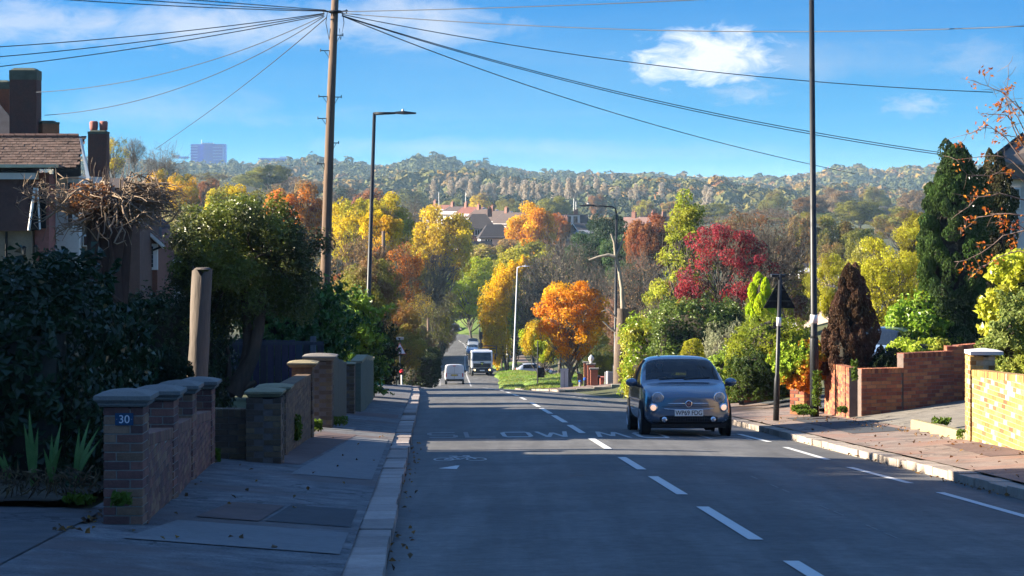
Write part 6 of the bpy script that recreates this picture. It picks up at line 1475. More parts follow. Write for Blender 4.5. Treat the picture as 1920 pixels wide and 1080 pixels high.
b = W(1008, 723, 178); t = thing('notice_board', 'dark notice board on a post in front of the silver parked car', 'sign', b)
wb(MB().tube([b, W(1008.5, 640, 178)], .06, 8), 'post', M['dark_metal'], t); wb(MB().box(X_(1009.5, 178), X_(1021, 178), 178, 178.06, Z_(708, 178), Z_(689, 178)), 'board', M['dull_black'], t)
for px, top, Y, lb in [(1101, 681, 142, 'slim red brick gate pier furthest left by the hedge'), (1108.5, 684, 136, 'red brick gate pier with a pale ball finial'), (1114, 693, 130, 'low red brick pier next to the bins'), (1088, 700, 170, 'pale far gate pier behind the blue-topped bollard')]:
    x = X_(px, Y); t = thing('gate_pier', lb, 'pillar', (x, Y, Z_(716, Y))); wb(MB().box(x-.2, x+.2, Y-.2, Y+.2, Z_(722, Y), Z_(top, Y)), 'shaft', M['brick'], t, color=(0.36, 0.13, 0.08))
    wb(MB().box(x-.26, x+.26, Y-.26, Y+.26, Z_(top, Y), Z_(top, Y)+.09), 'pier_cap', M['cap'], t)
    if 'finial' in lb: wb(MB().lathe([(.12, 0), (.05, .06), (.15, .18), (.17, .28), (.1, .4), (.02, .5)], 12, (x, Y, Z_(top, Y)+.09)), 'finial', M['cap_white'], t, smooth=True)
# --- green netting and cloth hanging on the left wall
def netting():
    rng = np.random.RandomState(4)
    for lb, px, py, Y, w, h, c in [('crumpled green plastic sheeting on the mossy wall', 666, 676, 57, .42, .28, (0.0, .24, .15)), ('pale blue and green cloth hanging right of the tall left lamp', 700, 690, 88, .75, .9, (0.01, .22, .14))]:
        b = W(px, py, Y); mb = MB(); n = 7
        vs = [(w*(i/(n-1)-.5)+rng.normal()*.02, rng.normal()*.05, -h*(j/(n-1))*(.5+.5*math.sin(i*1.3)**2)+rng.normal()*.015) for i in range(n) for j in range(n)]
        mb.add(vs, [(i*n+j, i*n+j+1, (i+1)*n+j+1, (i+1)*n+j) for i in range(n-1) for j in range(n-1)])
        M['cl'+str(px)] = mat('green_sheeting', c, .5, var=.3, scale=9); o = mb.build('sheeting', M['cl'+str(px)], smooth=True, loc=b); tag(o, lb, 'cloth')
        if px == 700:
            m2 = mat('pale_blue_cloth', (.42, .58, .78), .7, var=.1); o2 = MB().add([(-.32, -.07, -.02), (.1, -.07, -.05), (.12, -.08, -.3), (-.3, -.08, -.26)], [(0, 1, 2, 3)]).build('pale_patch', m2, o)
netting()
# ================================================================ houses
def far_house(label, px, Y, w, d, eave_y, ridge_y, rz, wall=(0.50, 0.48, 0.45), roof=(0.15, 0.085, 0.07), nwin=2, chim=(0.3,), hip=False, dormer=False, gcol=None):
    zE, zR = Z_(eave_y, Y), Z_(ridge_y, Y); x = X_(px, Y); b = min(g(x, Y), zE-5.0); t = thing('house', label, 'house', (x, Y, b), rz)
    h = zE-b; rh = zR-b
    mw = mat('house_wall', wall, .85, var=.12, scale=.6); mr = mat('house_roof', roof, .85, var=.35, scale=.5, col2=tuple(c*.6 for c in roof))
    wmb = MB().box(-w/2, w/2, -d/2, d/2, 0, h)
    if not hip: wmb.prism([(-d/2, h), (d/2, h), (0, rh-.12)], -w/2, w/2, axis='x')
    wmb.build('wall', mw, t)
    o_ = .35; ix = w*.28 if hip else -o_
    vs = [(-w/2-o_, -d/2-o_, h-.25), (w/2+o_, -d/2-o_, h-.25), (w/2+o_, d/2+o_, h-.25), (-w/2-o_, d/2+o_, h-.25), (-w/2+ix, 0, rh), (w/2-ix, 0, rh)]
    vs2 = [(a, b_, c-.12) for a, b_, c in vs]
    if hip: fs = [(0, 1, 5, 4), (2, 3, 4, 5), (1, 2, 5), (3, 0, 4)]
    else: fs = [(0, 1, 5, 4), (2, 3, 4, 5)]
    r = MB().add(vs+vs2, fs+[tuple(i+6 for i in f[::-1]) for f in fs]+[(0, 1, 7, 6), (2, 3, 9, 8), (1, 2, 8, 7), (3, 0, 6, 9)]).build('roof', mr, t)
    if not hip:
        for s in (-1, 1):
            MB().add([(s*(w/2+o_+.01), -d/2-o_, h-.25), (s*(w/2+o_+.01), 0, rh), (s*(w/2+o_+.01), d/2+o_, h-.25), (s*(w/2+o_+.01), d/2+o_, h-.5), (s*(w/2+o_+.01), 0, rh-.25), (s*(w/2+o_+.01), -d/2-o_, h-.5)],
                     [(0, 1, 4, 5), (1, 2, 3, 4)]).build('bargeboard', M['white_paint'], t)
    for f in chim:
        c = MB().box(-w/2+f*w-.45, -w/2+f*w+.45, -.35, .35, rh-.6, rh+1.1).build('chimney', M['brick'], t); c.color = (.22, .1, .075, 1)
        for s in (-.22, .22): k = MB().lathe([(.11, 0), (.10, .4)], 8, (-w/2+f*w+s, 0, rh+1.1)).build('chimney_pot', M['brick'], c); k.color = (.35, .15, .1, 1)
    for i in range(nwin):
        wx = -w/2 + (i+.5)*w/nwin
        for zz in (h-1.55, h-4.2):
            if zz < .6: continue
            fr = MB().box(wx-.8, wx+.8, -d/2-.06, -d/2-.01, zz-.1, zz+1.15).build('window', M['white_paint'], t)
            for q in (-.5, 0, .5): MB().box(wx+q-.2, wx+q+.2, -d/2-.075, -d/2-.065, zz, zz+1.05).build('pane', M['pane'], fr)
    if dormer: 
        MB().box(-w*.3, w*.3, -d/2+.3, 0, h+.3, rh-.1).build('dormer', M['rend_white'], t); MB().box(-w*.33, w*.33, -d/2+.15, 0, rh-.1, rh+.05).build('dormer_roof', mr, t)
        for q in (-.18, .0, .18): MB().box(w*q-.45, w*q+.45, -d/2+.27, -d/2+.29, h+.6, rh-.4).build('dormer_pane', M['pane'], t)
    return t
row = [('furthest terraced house with a salmon roof and one chimney', 829, 640, 397, 384, (0.30, 0.12, 0.08)), ('terraced house with a dark pointed roof second from the left', 862, 622, 401, 387, (0.12, 0.08, 0.075)),
       ('terraced house with a red roof third from the left', 888, 606, 405, 388, (0.28, 0.10, 0.075)), ('terraced house with a long brown roof in mid row', 912, 590, 411, 392, (0.15, 0.10, 0.085)),
       ('terraced house with two rooflights near the row end', 938, 575, 416, 395, (0.14, 0.095, 0.08)), ('terraced house nearest to the deep orange tree', 965, 560, 420, 398, (0.13, 0.09, 0.08))]
for k, (lb, px, Y, ey, ry, rc) in enumerate(row):
    h_ = far_house(lb, px, Y, 8.2, 8.0, ey, ry, R(-52), roof=tuple(q*.62 for q in rc), chim=(.12, ), nwin=3)
    if k == 4:
        for q in (-1.2, 1.2): MB().add([(q-.4, -3.0, 0), (q+.4, -3.0, 0), (q+.4, -2.1, .55), (q-.4, -2.1, .55)], [(0, 1, 2, 3)]).build('rooflight', M['lamp_glass'], h_, loc=(0, .2, Z_(ey, Y)-h_.location[2]+.25))
for k_, (px, ty, Y) in enumerate([(803+20, 360, 640), (873, 361, 610), (1076, 372, 520), (1080, 378, 521)]):
    b = W(px, 395, Y); o = MB().tube([b, W(px, ty, Y)], .10, 5).build('aerial_mast', M['grey_metal']); tag(o, ['leftmost aerial mast over the terraced rooftops', 'aerial mast behind the middle of the terraced rooftops', 'taller aerial of the pair behind the white dormer', 'shorter aerial of the pair behind the white dormer'][k_], 'aerial', 'aerials over the distant roofs')
t = far_house('dark brick house with a big white window below the terrace', 898, 470, 6.2, 8, 426, 401, R(0), wall=(.14, .065, .05), roof=(.055, .045, .045), nwin=1, chim=(.85,), hip=True)
t = far_house('dark hipped-roof wing right of the dark brick house', 927, 466, 6.6, 8, 443, 420, R(8), wall=(.5, .48, .46), roof=(.04, .035, .04), nwin=2, chim=(), hip=True)
t = far_house('low dark roofed house at the foot of the dark brick house', 893, 455, 5.5, 6, 471, 452, R(25), wall=(.55, .52, .5), roof=(.05, .045, .05), nwin=1, chim=())
t = far_house('house with a white flat-topped dormer right of the orange tree', 1066, 520, 8.0, 8, 424, 402, R(0), wall=(.3, .22, .18), roof=(.09, .06, .055), chim=(.7,), dormer=True)
t = far_house('dark gabled house below the white dormer', 1082, 480, 7, 8, 437, 418, R(20), wall=(.3, .3, .32), roof=(.06, .055, .06), chim=(.1,))
t = far_house('small dark roofed house left of the dark cedar', 1048, 475, 5, 7, 432, 417, R(-20), wall=(.25, .14, .1), roof=(.05, .045, .05), chim=(.8,))
t = far_house('pinkish roofed house with a broad chimney right of the curved lamp', 1196, 500, 6, 5, 424, 407, R(-30), wall=(.28, .2, .17), roof=(.22, .13, .11), chim=(.35,))
t = far_house('red roofed house behind the rust-red tree', 1226, 520, 6, 5, 424, 406, R(15), wall=(.25, .13, .1), roof=(.24, .10, .075), chim=(.5, .9))
t = far_house('grey roofed house glimpsed behind the brown conifer', 1562, 150, 2.6, 5, 527, 510, R(-35), wall=(.45, .35, .3), roof=(.25, .25, .28), chim=())
t = far_house('pale house glimpsed between crimson tree and right lamp', 1500, 190, 3.4, 5, 508, 494, R(30), wall=(.6, .6, .62), roof=(.2, .18, .18), chim=())
# --- office block on the skyline
M['office_glass'] = mat('office_cladding_blue', (0.004, 0.10, 0.60), 0.9, var=0.1, scale=.05)
M['office_band'] = mat('office_band', (0.10, 0.32, 0.80), 0.9, var=0.06, scale=.05)
Y = 2690; x0 = X_(357, Y); x1 = X_(386, Y); x2 = X_(420, Y); z0 = Z_(330, Y); z1 = Z_(270, Y)
t = thing('office_block', 'blue slab office block standing on the left skyline', 'office building', ((x0+x2)/2, Y, z0))
wb(MB().box(x0, x1-3, Y+3, Y+22, z0, z1), 'left_wing', M['office_glass'], t); wb(MB().box(x1-3, x2, Y, Y+22, z0, z1), 'right_wing', M['office_glass'], t); wb(MB().box(x2-1.5, x2+.4, Y-.5, Y+22, z0, z1-1), 'stair_tower', M['office_band'], t)
for i in range(6):
    z = z0+(z1-z0)*(i*.55+2.95)/6.2; wb(MB().box(x0-.3, x1-10, Y+2.4, Y+4, z, z+1.0), 'floor_band', M['office_band'], t)
for i in range(5):
    z = z0+(z1-z0)*(i*.6+3.1)/6.2; wb(MB().box(x1+8, x2-2, Y-.4, Y+1, z, z+.5), 'floor_band', M['office_band'], t)
wb(MB().box(X_(377, Y), X_(399, Y), Y+4, Y+14, z1, z1+1.6), 'plant_room', M['rend_white'], t); wb(MB().tube([W(378, 271, Y+5), W(378, 262, Y+5)], .35, 5), 'mast', M['grey_metal'], t)
Y = 2700; t = thing('office_building', 'long low flat office roof with a white plant room on the skyline', 'office building', W(515, 305, Y)); wb(MB().box(X_(488, Y), X_(542, Y), Y, Y+30, Z_(325, Y), Z_(298, Y)), 'wall', M['office_glass'], t); wb(MB().box(X_(484, Y), X_(543, Y), Y-.5, Y+30, Z_(298, Y), Z_(296.2, Y)), 'roof', M['office_band'], t); wb(MB().box(X_(524, Y), X_(539, Y), Y+3, Y+12, Z_(296.2, Y), Z_(293.5, Y)), 'plant_room', M['rend_white'], t)
Y = 2650; t = thing('white_building', 'small white building left of the blue office block', 'building', W(331, 294, Y)); wb(MB().box(X_(325, Y), X_(335, Y), Y, Y+12, Z_(297, Y), Z_(290.5, Y)), 'wall', M['rend_white'], t); wb(MB().box(X_(335, Y), X_(352, Y), Y, Y+12, Z_(297, Y), Z_(293.5, Y)), 'wing', M['office_band'], t)
Y = 2640; t = thing('tower_crane', 'tiny red crane mast above the right-hand skyline', 'crane', W(1549, 335, Y)); wb(MB().tube([W(1547, 338, Y), W(1553, 311, Y)], .38, 4), 'mast', M['sign_red'], t); wb(MB().tube([W(1541, 316, Y), W(1572, 322, Y)], .2, 4), 'jib', M['sign_red'], t)
# --- near left house: tile-hung gable wing, tiled roof, chimneys
def B2(px0, px1, py0, py1, Ya, Yb): return MB().box(X_(px0, Ya), X_(px1, Ya), Ya, Yb, Z_(py1, Ya), Z_(py0, Ya))
HY = 77.0
h1 = thing('house', 'old tile-hung house with a brown tiled roof and tall chimneys at the left edge', 'house', W(60, 700, HY))
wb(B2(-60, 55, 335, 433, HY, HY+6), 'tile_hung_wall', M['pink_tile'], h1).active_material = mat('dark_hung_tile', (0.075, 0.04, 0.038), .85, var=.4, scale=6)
wb(B2(-60, 60, 433, 760, HY+.3, HY+6), 'ground_floor_wall', M['rend_tan'], h1)
wb(B2(-60, 66, 324, 336, HY-.15, HY+1), 'white_band', M['rend_white'], h1)
wb(B2(-60, 62, 314, 325, HY-.05, HY+1), 'recess_shade', M['dull_black'], h1)  # black box whose colour stands in for shade in the recess
wb(B2(-60, 106, 308, 314, HY-.4, HY+.2), 'gutter', M['cream_paint'], h1)
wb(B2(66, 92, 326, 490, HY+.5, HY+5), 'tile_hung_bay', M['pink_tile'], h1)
for i in range(11):
    z = Z_(487-15*i, HY+.5); wb(MB().box(X_(65.5, HY+.5), X_(92.5, HY+.5), HY+.45, HY+.5, z, z+.24), 'hung_tile_row', M['pink_tile'], h1)
f = wb(B2(74, 86, 345, 428, HY+.38, HY+.44), 'window', M['dull_black'], h1)
f = wb(B2(56, 72, 378, 432, HY+.0, HY+.6), 'window', M['dull_black'], h1)
wb(B2(94, 148, 330, 520, HY+1.6, HY+6), 'white_wall', M['rend_white'], h1)
wb(B2(147, 162, 372, 520, HY+2.2, HY+6), 'brick_corner', M['rend_tan'], h1)
f = wb(B2(126, 137, 338, 430, HY+1.5, HY+1.58), 'window', M['white_paint'], h1)
for i in range(3): wb(B2(127.5, 135.5, 342+i*29, 368+i*29, HY+1.46, HY+1.49), 'pane', M['pane'], f)
f = wb(B2(155, 165, 440, 462, HY+2.05, HY+2.18), 'window', M['white_paint'], h1); wb(B2(157, 163, 443, 460, HY+2.02, HY+2.04), 'pane', M['pane'], f)
wb(MB().tube([W(12, 434, HY+.2), W(12, 560, HY+.2)], .04, 6), 'downpipe', M['dull_black'], h1)
wb(MB().tube([W(65, 352, HY-.1), W(54, 432, HY-.1)], .045, 6).tube([W(70, 352, HY-.1), W(75, 430, HY-.1)], .03, 6), 'bay_frame', M['white_paint'], h1)
for px, py in ((45, 470), (67, 468)):
    b = W(px, py, HY+.05); l = wb(MB().lathe([(.02, .16), (.09, .10), (.07, .08), (.055, -.1), (.02, -.14)], 8, b), 'wall_lantern', M['dark_metal'], h1)
def tiled_slope(root, xa, xb, Ye, ze, Yr, zr_, nrow, tw, col, sag=.012):
    """rows of lapped tiles from eave (Ye, ze) to ridge (Yr, zr_), each tile a piece"""
    me = MB().box(-.5, .5, -.5, .5, -.5, .5).mesh('roof_tile', M['tile']); n = int((xb-xa)/tw); a = math.atan2(zr_-ze, Yr-Ye); sl = math.hypot(zr_-ze, Yr-Ye)/nrow; rl = np.array(root.location); rg_ = random.Random(9)
    mb = MB().add([(xa, Ye, ze-.05), (xb, Ye, ze-.05), (xb, Yr, zr_-.05), (xa, Yr, zr_-.05)], [(0, 1, 2, 3)]); k = wb(mb, 'roof_deck', M['tile'], root, color=(.04, .03, .025))
    for r in range(nrow):
        for i in range(n+1):
            x = xa+(i+.5*(r % 2))*tw
            if x > xb+.02: continue
            s = (r+.5)/nrow; o = bpy.data.objects.new('roof_tile', me); link(o, root)
            o.location = tuple(np.array((x, Ye+(Yr-Ye)*s, ze+(zr_-ze)*s+rg_.uniform(0, sag)))-rl); o.scale = (tw-.008, sl*1.25, .018); o.rotation_euler = (a-.10+rg_.uniform(-.02, .02), rg_.uniform(-.02, .02), 0)
            t_ = rg_.uniform(.72, 1.3); o.color = (col[0]*t_, col[1]*t_, col[2]*t_, 1)
tiled_slope(h1, X_(-14, HY), X_(146, HY), HY-.1, Z_(314, HY), HY+1.3, Z_(256, HY+1.3), 12, .19, (0.125, 0.080, 0.062))
for i in range(8):
    wb(MB().tube([W(-12+20*i, 254.5, HY+1.3), W(7.2+20*i, 254.8, HY+1.3)], .085, 7), 'ridge_tile', M['tile'], h1, color=(.16, .09, .07))
wb(MB().add([W(149, 258, HY-.2), W(154, 260, HY-.2), W(169, 336, HY-.5), W(162, 338, HY-.5), W(149, 258, HY-.12), W(154, 260, HY-.12), W(169, 336, HY-.42), W(162, 338, HY-.42)], [(0, 1, 2, 3), (4, 7, 6, 5), (0, 4, 5, 1), (1, 5, 6, 2), (2, 6, 7, 3), (3, 7, 4, 0)]), 'bargeboard', M['white_paint'], h1)
wb(MB().add([W(100, 310, HY), W(150, 260, HY+1.3), W(152, 330, HY+1.6), W(100, 335, HY)], [(0, 1, 2, 3)]), 'gable_shade_sheet', M['dull_black'], h1)  # flat black sheet painted in for the shade under the gable
wb(MB().add([W(-60, 120, HY+5), W(-20, 180, HY+5), W(48, 256, HY+3), W(-60, 256, HY+3)], [(0, 1, 2, 3)]).add([W(-60, 110, HY+5.2), W(-20, 172, HY+5.2), W(50, 252, HY+3.1), W(44, 260, HY+3.0), W(-20, 184, HY+5)], [(0, 1, 4), (1, 2, 3, 4)]), 'main_roof', mat('slate_roof', (.05, .05, .06), .7, var=.4, scale=3), h1)
def chimney(root, px0, px1, py0, py1, Y, d, col, rz=0, pots=0, cement=.35, cw=.0):
    x0, x1 = X_(px0, Y), X_(px1, Y); cx = (x0+x1)/2; w = x1-x0; z0, z1 = Z_(py1, Y), Z_(py0, Y); 
    if rz: w /= (abs(math.cos(rz))+abs(math.sin(rz))*d/w)
    c = wb(MB().obox((cx, Y+d/2, (z0+z1-cement)/2), (w, d, z1-cement-z0), rz), 'chimney', M['chim'], root, color=col)
    wb(MB().obox((cx, Y+d/2, z1-cement/2-.04), (w+.03, d+.03, cement*.8), rz), 'chimney_flaunching', M['cem'], c)
    k = MB(); k.add([(cx+a*(w/2)*s, Y+d/2+b*(d/2)*s, z) for s, z in ((1.0, z1-.09), (.72, z1)) for a, b in ((-1,-1),(1,-1),(1,1),(-1,1))], [(4,5,6,7),(0,1,5,4),(1,2,6,5),(2,3,7,6),(3,0,4,7)]); wb(k, 'chimney_cap', M['cem'], c)
    n = int((z1-cement-z0)/.075)
    rows = MB()
    for i in range(n): rows.obox((cx, Y+d/2, z0+.075*i+.035), (w+.012, d+.012, .06), rz)
    o = wb(rows, 'brick_courses', M['chim'], c, color=col); o['kind'] = 'stuff'
    for i in range(pots):
        px_ = cx+(i-(pots-1)/2)*.38; wb(MB().lathe([(.15, 0), (.16, .1), (.17, .3), (.13, .36)], 12, (px_, Y+d/2, z1)), 'chimney_pot', M['brick'], c, smooth=True, color=(.30, .11, .09))
M['chim'] = mat('sooty_brick', (0.1, 0.05, 0.04), 0.9, obj=True, var=0.4, scale=3, col2=(0.04, 0.03, 0.03), c2amt=.7)
M['cem'] = mat('mossy_cement', (0.09, 0.10, 0.075), 0.9, var=0.35, scale=4)
chimney(h1, 18, 68, 127, 256, HY+2.2, .85, (0.13, 0.055, 0.045), cement=.4)
chimney(h1, -22, 17, 150, 236, HY+4.2, .8, (0.34, 0.12, 0.06), cement=.3)
chimney(h1, 66, 107, 226, 256, HY+2.6, .5, (0.36, 0.16, 0.07), rz=R(38), cement=.08)
wb(MB().lathe([(.10, 0), (.09, .25), (.06, .3)], 8, W(71, 226, HY+2.9)), 'chimney_pot', M['brick'], h1, color=(.3, .1, .1))
h3 = thing('house', 'hidden house behind the pollard, showing only its double-pot chimney', 'house', W(182, 640, 91)); chimney(h3, 165, 200, 244, 372, 91, .6, (0.16, 0.06, 0.045), pots=2, cement=.12); wb(MB().box(X_(120, 92), X_(262, 92), 92, 97, Z_(640, 92), Z_(352, 92)), 'wall', mat('brown_wall', (.10, .055, .045), .9, var=.3, scale=3), h3)
wb(MB().add([W(120, 352, 91.8), W(262, 352, 91.8), W(240, 334, 95), W(150, 334, 95)], [(0, 1, 2, 3)]), 'roof', mat('dark_tile_roof', (.06, .045, .04), .85, var=.4, scale=4), h3)
# second house: gable with a white window and bargeboard
H2Y = 96.0
h2 = thing('house', 'dark brick house with a white leaded window under a sloping gable behind the pollard', 'house', W(270, 600, H2Y))
dkb = mat('dark_brick_wall', (0.055, 0.032, 0.032), .9, var=.35, scale=5); rdb = mat('red_brick_wall', (0.16, 0.06, 0.04), .9, var=.35, scale=5)
wb(MB().prism([(X_(205, H2Y), Z_(640, H2Y)), (X_(266, H2Y), Z_(640, H2Y)), (X_(266, H2Y), Z_(428, H2Y)), (X_(242, H2Y), Z_(402, H2Y)), (X_(205, H2Y), Z_(440, H2Y))], H2Y, H2Y+8), 'gable_wall', dkb, h2)
wb(MB().prism([(X_(265, H2Y-.8), Z_(640, H2Y)), (X_(295, H2Y-.8), Z_(640, H2Y)), (X_(295, H2Y-.8), Z_(456, H2Y)), (X_(268, H2Y-.8), Z_(432, H2Y))], H2Y-.8, H2Y+6), 'bay_wall', rdb, h2)
wn_ = wb(B2(268, 295.5, 457, 506, H2Y-.95, H2Y-.81), 'window', M['white_paint'], h2)
wb(B2(273.5, 287, 462, 501, H2Y-.99, H2Y-.96), 'pane', M['pane'], wn_)
for i in range(4): wb(MB().box(X_(273.5, H2Y-1), X_(287, H2Y-1), H2Y-1.0, H2Y-.993, Z_(469+8*i, H2Y), Z_(469+8*i, H2Y)+.018), 'glazing_bar', M['grey_metal'], wn_)
rfm = mat('mossy_tile_roof', (0.10, 0.075, 0.055), .85, var=.4, scale=4, col2=(.05, .04, .035))
def slab(root, name, pts, dy, m): a = [np.array(p) for p in pts]; b = [p+(0, dy, -.05) for p in a]; n = len(a); return wb(MB().add(a+b, [tuple(range(n)), tuple(range(2*n-1, n-1, -1))]+[(i, i+n, (i+1) % n+n, (i+1) % n) for i in range(n)]), name, m, root)
slab(h2, 'roof', [W(240, 392, H2Y-.5), W(247, 390, H2Y+3), W(306, 452, H2Y+3), W(307, 461, H2Y-1.2), W(276, 431, H2Y-1.2)], .12, rfm)
slab(h2, 'main_roof', [W(255, 384, H2Y+6), W(302, 384, H2Y+6), W(303, 446, H2Y+1.5), W(270, 440, H2Y+1.5)], .15, rfm)
slab(h2, 'bargeboard', [W(274, 429, H2Y-1.3), W(308, 459, H2Y-1.3), W(306, 465, H2Y-1.3), W(274, 436, H2Y-1.3)], .06, M['white_paint'])
for i in range(9): wb(MB().obox(W(240+7*i*.95, 396+6.6*i, H2Y-.9), (.34, .5, .03), 0), 'verge_tile', M['tile'], h2, color=(.16, .12, .09))
wb(MB().tube([W(266, 477, H2Y-1), W(307, 461, H2Y-1.1)], .045, 6).tube([W(265, 440, H2Y-1), W(265, 600, H2Y-1)], .045, 6), 'drainpipe', M['dull_black'], h2)
slab(h2, 'porch_roof', [W(236, 500, H2Y-2.2), W(246, 498, H2Y-1), W(256, 514, H2Y-1), W(240, 517, H2Y-2.2)], .1, mat('green_slate', (.06, .10, .10), .7, var=.3))
f = wb(B2(235, 250, 520, 546, H2Y-2.0, H2Y-1.9), 'porch_window', M['white_paint'], h2)
for i in range(3): wb(B2(236.5+4.5*i, 239.5+4.5*i, 523, 545, H2Y-2.04, H2Y-2.01), 'pane', M['pane'], f)
h4 = thing('garage', 'white garage with a brown tiled roof right of the leaded window', 'garage', W(320, 600, 100)); wb(B2(297, 352, 497, 640, 100, 106), 'wall', M['rend_white'], h4); wb(B2(317, 334, 512, 560, 99.9, 99.97), 'door', M['cabinet'], h4); wb(B2(296, 356, 487, 493, 99.5, 100), 'gutter', M['white_paint'], h4); wb(B2(296, 356, 493, 498, 99.8, 100.1), 'fascia', M['dull_black'], h4)
slab(h4, 'roof', [W(296, 488, 99.6), W(360, 488, 99.6), W(340, 444, 104), W(296, 440, 104)], .15, mat('brown_tile_roof', (.085, .05, .045), .85, var=.35, scale=4))
slab(h4, 'upper_roof', [W(300, 456, 106), W(345, 456, 106), W(332, 436, 110), W(302, 436, 110)], .15, mat('salmon_tile_roof', (.36, .19, .13), .85, var=.25, scale=4))
# right house behind the cypress
H5 = 80.0
h5 = thing('house', 'house with a brown tiled roof and sunlit white gable at the right edge', 'house', W(1930, 690, H5))
wb(MB().prism([(X_(1884, H5), Z_(690, H5)), (X_(2080, H5), Z_(690, H5)), (X_(2080, H5), Z_(325, H5)), (X_(1884, H5), Z_(325, H5))], H5, H5+9), 'wall', M['rend_white'], h5)
slab(h5, 'roof', [W(1862, 296, H5-.5), W(1918, 252, H5+5), W(2080, 252, H5+5), W(2080, 335, H5-.5), W(1880, 335, H5-.5)], .15, mat('brown_plain_tile', (.17, .12, .09), .85, var=.35, scale=6, col2=(.11, .085, .06)))
slab(h5, 'verge_board', [W(1860, 292, H5-.6), W(1918, 247, H5+4.9), W(1920, 253, H5+4.9), W(1864, 300, H5-.6)], .1, M['dull_black'])
f = wb(B2(1893, 1914, 352, 392, H5-.06, H5-.01), 'window', M['white_paint'], h5); wb(B2(1896, 1911, 355, 390, H5-.09, H5-.07), 'pane', M['pane'], f)
# the house of number 30 and the added hedges stand left of the picture: they throw the shade over the road
H6 = thing('house', 'brick house of number 30 left of the picture', 'house', (-17, 22, g(-13, 22)))
wb(MB().box(-24, -12.0, 12, 31, -5.5, 3.0), 'wall', rdb, H6); slab(H6, 'roof', [(-11.6, 11.6, 2.9), (-11.6, 31.4, 2.9), (-18, 29, 7.2), (-18, 14, 7.2)], .01, rfm); slab(H6, 'roof', [(-24.4, 11.6, 2.9), (-24.4, 31.4, 2.9), (-18, 29, 7.2), (-18, 14, 7.2)], .01, rfm)
wb(MB().add([(-11.6, 31.4, 2.9), (-24.4, 31.4, 2.9), (-18, 29, 7.2)], [(0, 1, 2)]).add([(-11.6, 11.6, 2.9), (-24.4, 11.6, 2.9), (-18, 14, 7.2)], [(0, 1, 2)]), 'hip', rfm, H6)
# ================================================================ vehicles
def car_paint(name, col, metal=0.3, rough=0.28, coat=1.0):
    m, nt = new_mat(name); n = noise(nt, 1.2, 3, .6, 'o'); c = mixc(nt, 1.0, col, ramp(nt, n, [(.3, .92), (.7, 1.06)]), 'MULTIPLY')
    p = P_(nt, c, rough, metal, .5); p.inputs['Coat Weight'].default_value = coat; p.inputs['Coat Roughness'].default_value = .04; fin(nt, p.outputs[0]); return m
def emit_mat(name, col, s):
    m, nt = new_mat(name); p = P_(nt, (.8, .8, .75), .2); p.inputs['Emission Color'].default_value = (*col, 1); p.inputs['Emission Strength'].default_value = s; fin(nt, p.outputs[0]); return m
M['tyre'] = mat('tyre_rubber', (0.015, 0.015, 0.016), .85, var=.2, scale=20)
M['alloy'] = mat('wheel_alloy', (0.42, 0.43, 0.45), .35, metal=.8, var=.08)
M['chrome'] = mat('chrome_trim', (0.75, 0.77, 0.8), .12, metal=1.0, var=.03)
M['glass_car'] = glass_mat('car_glass', (0.010, 0.013, 0.016), .03, transp=0.88)
M['glass_dark'] = glass_mat('tinted_car_glass', (0.012, 0.016, 0.022), .05)
M['drl'] = emit_mat('lit_lamp', (1.0, 0.55, 0.28), 0.22); M['lens'] = mat('headlamp_lens', (0.34, 0.37, 0.42), .08, var=.1, scale=10, spec=.8)
M['tail'] = mat('tail_lamp_red', (0.5, 0.01, 0.015), .25, var=.1)
M['plate_w'] = mat('plate_white', (0.78, 0.79, 0.76), .4, var=.02); M['plate_y'] = mat('plate_yellow', (0.7, 0.5, 0.03), .4, var=.02)
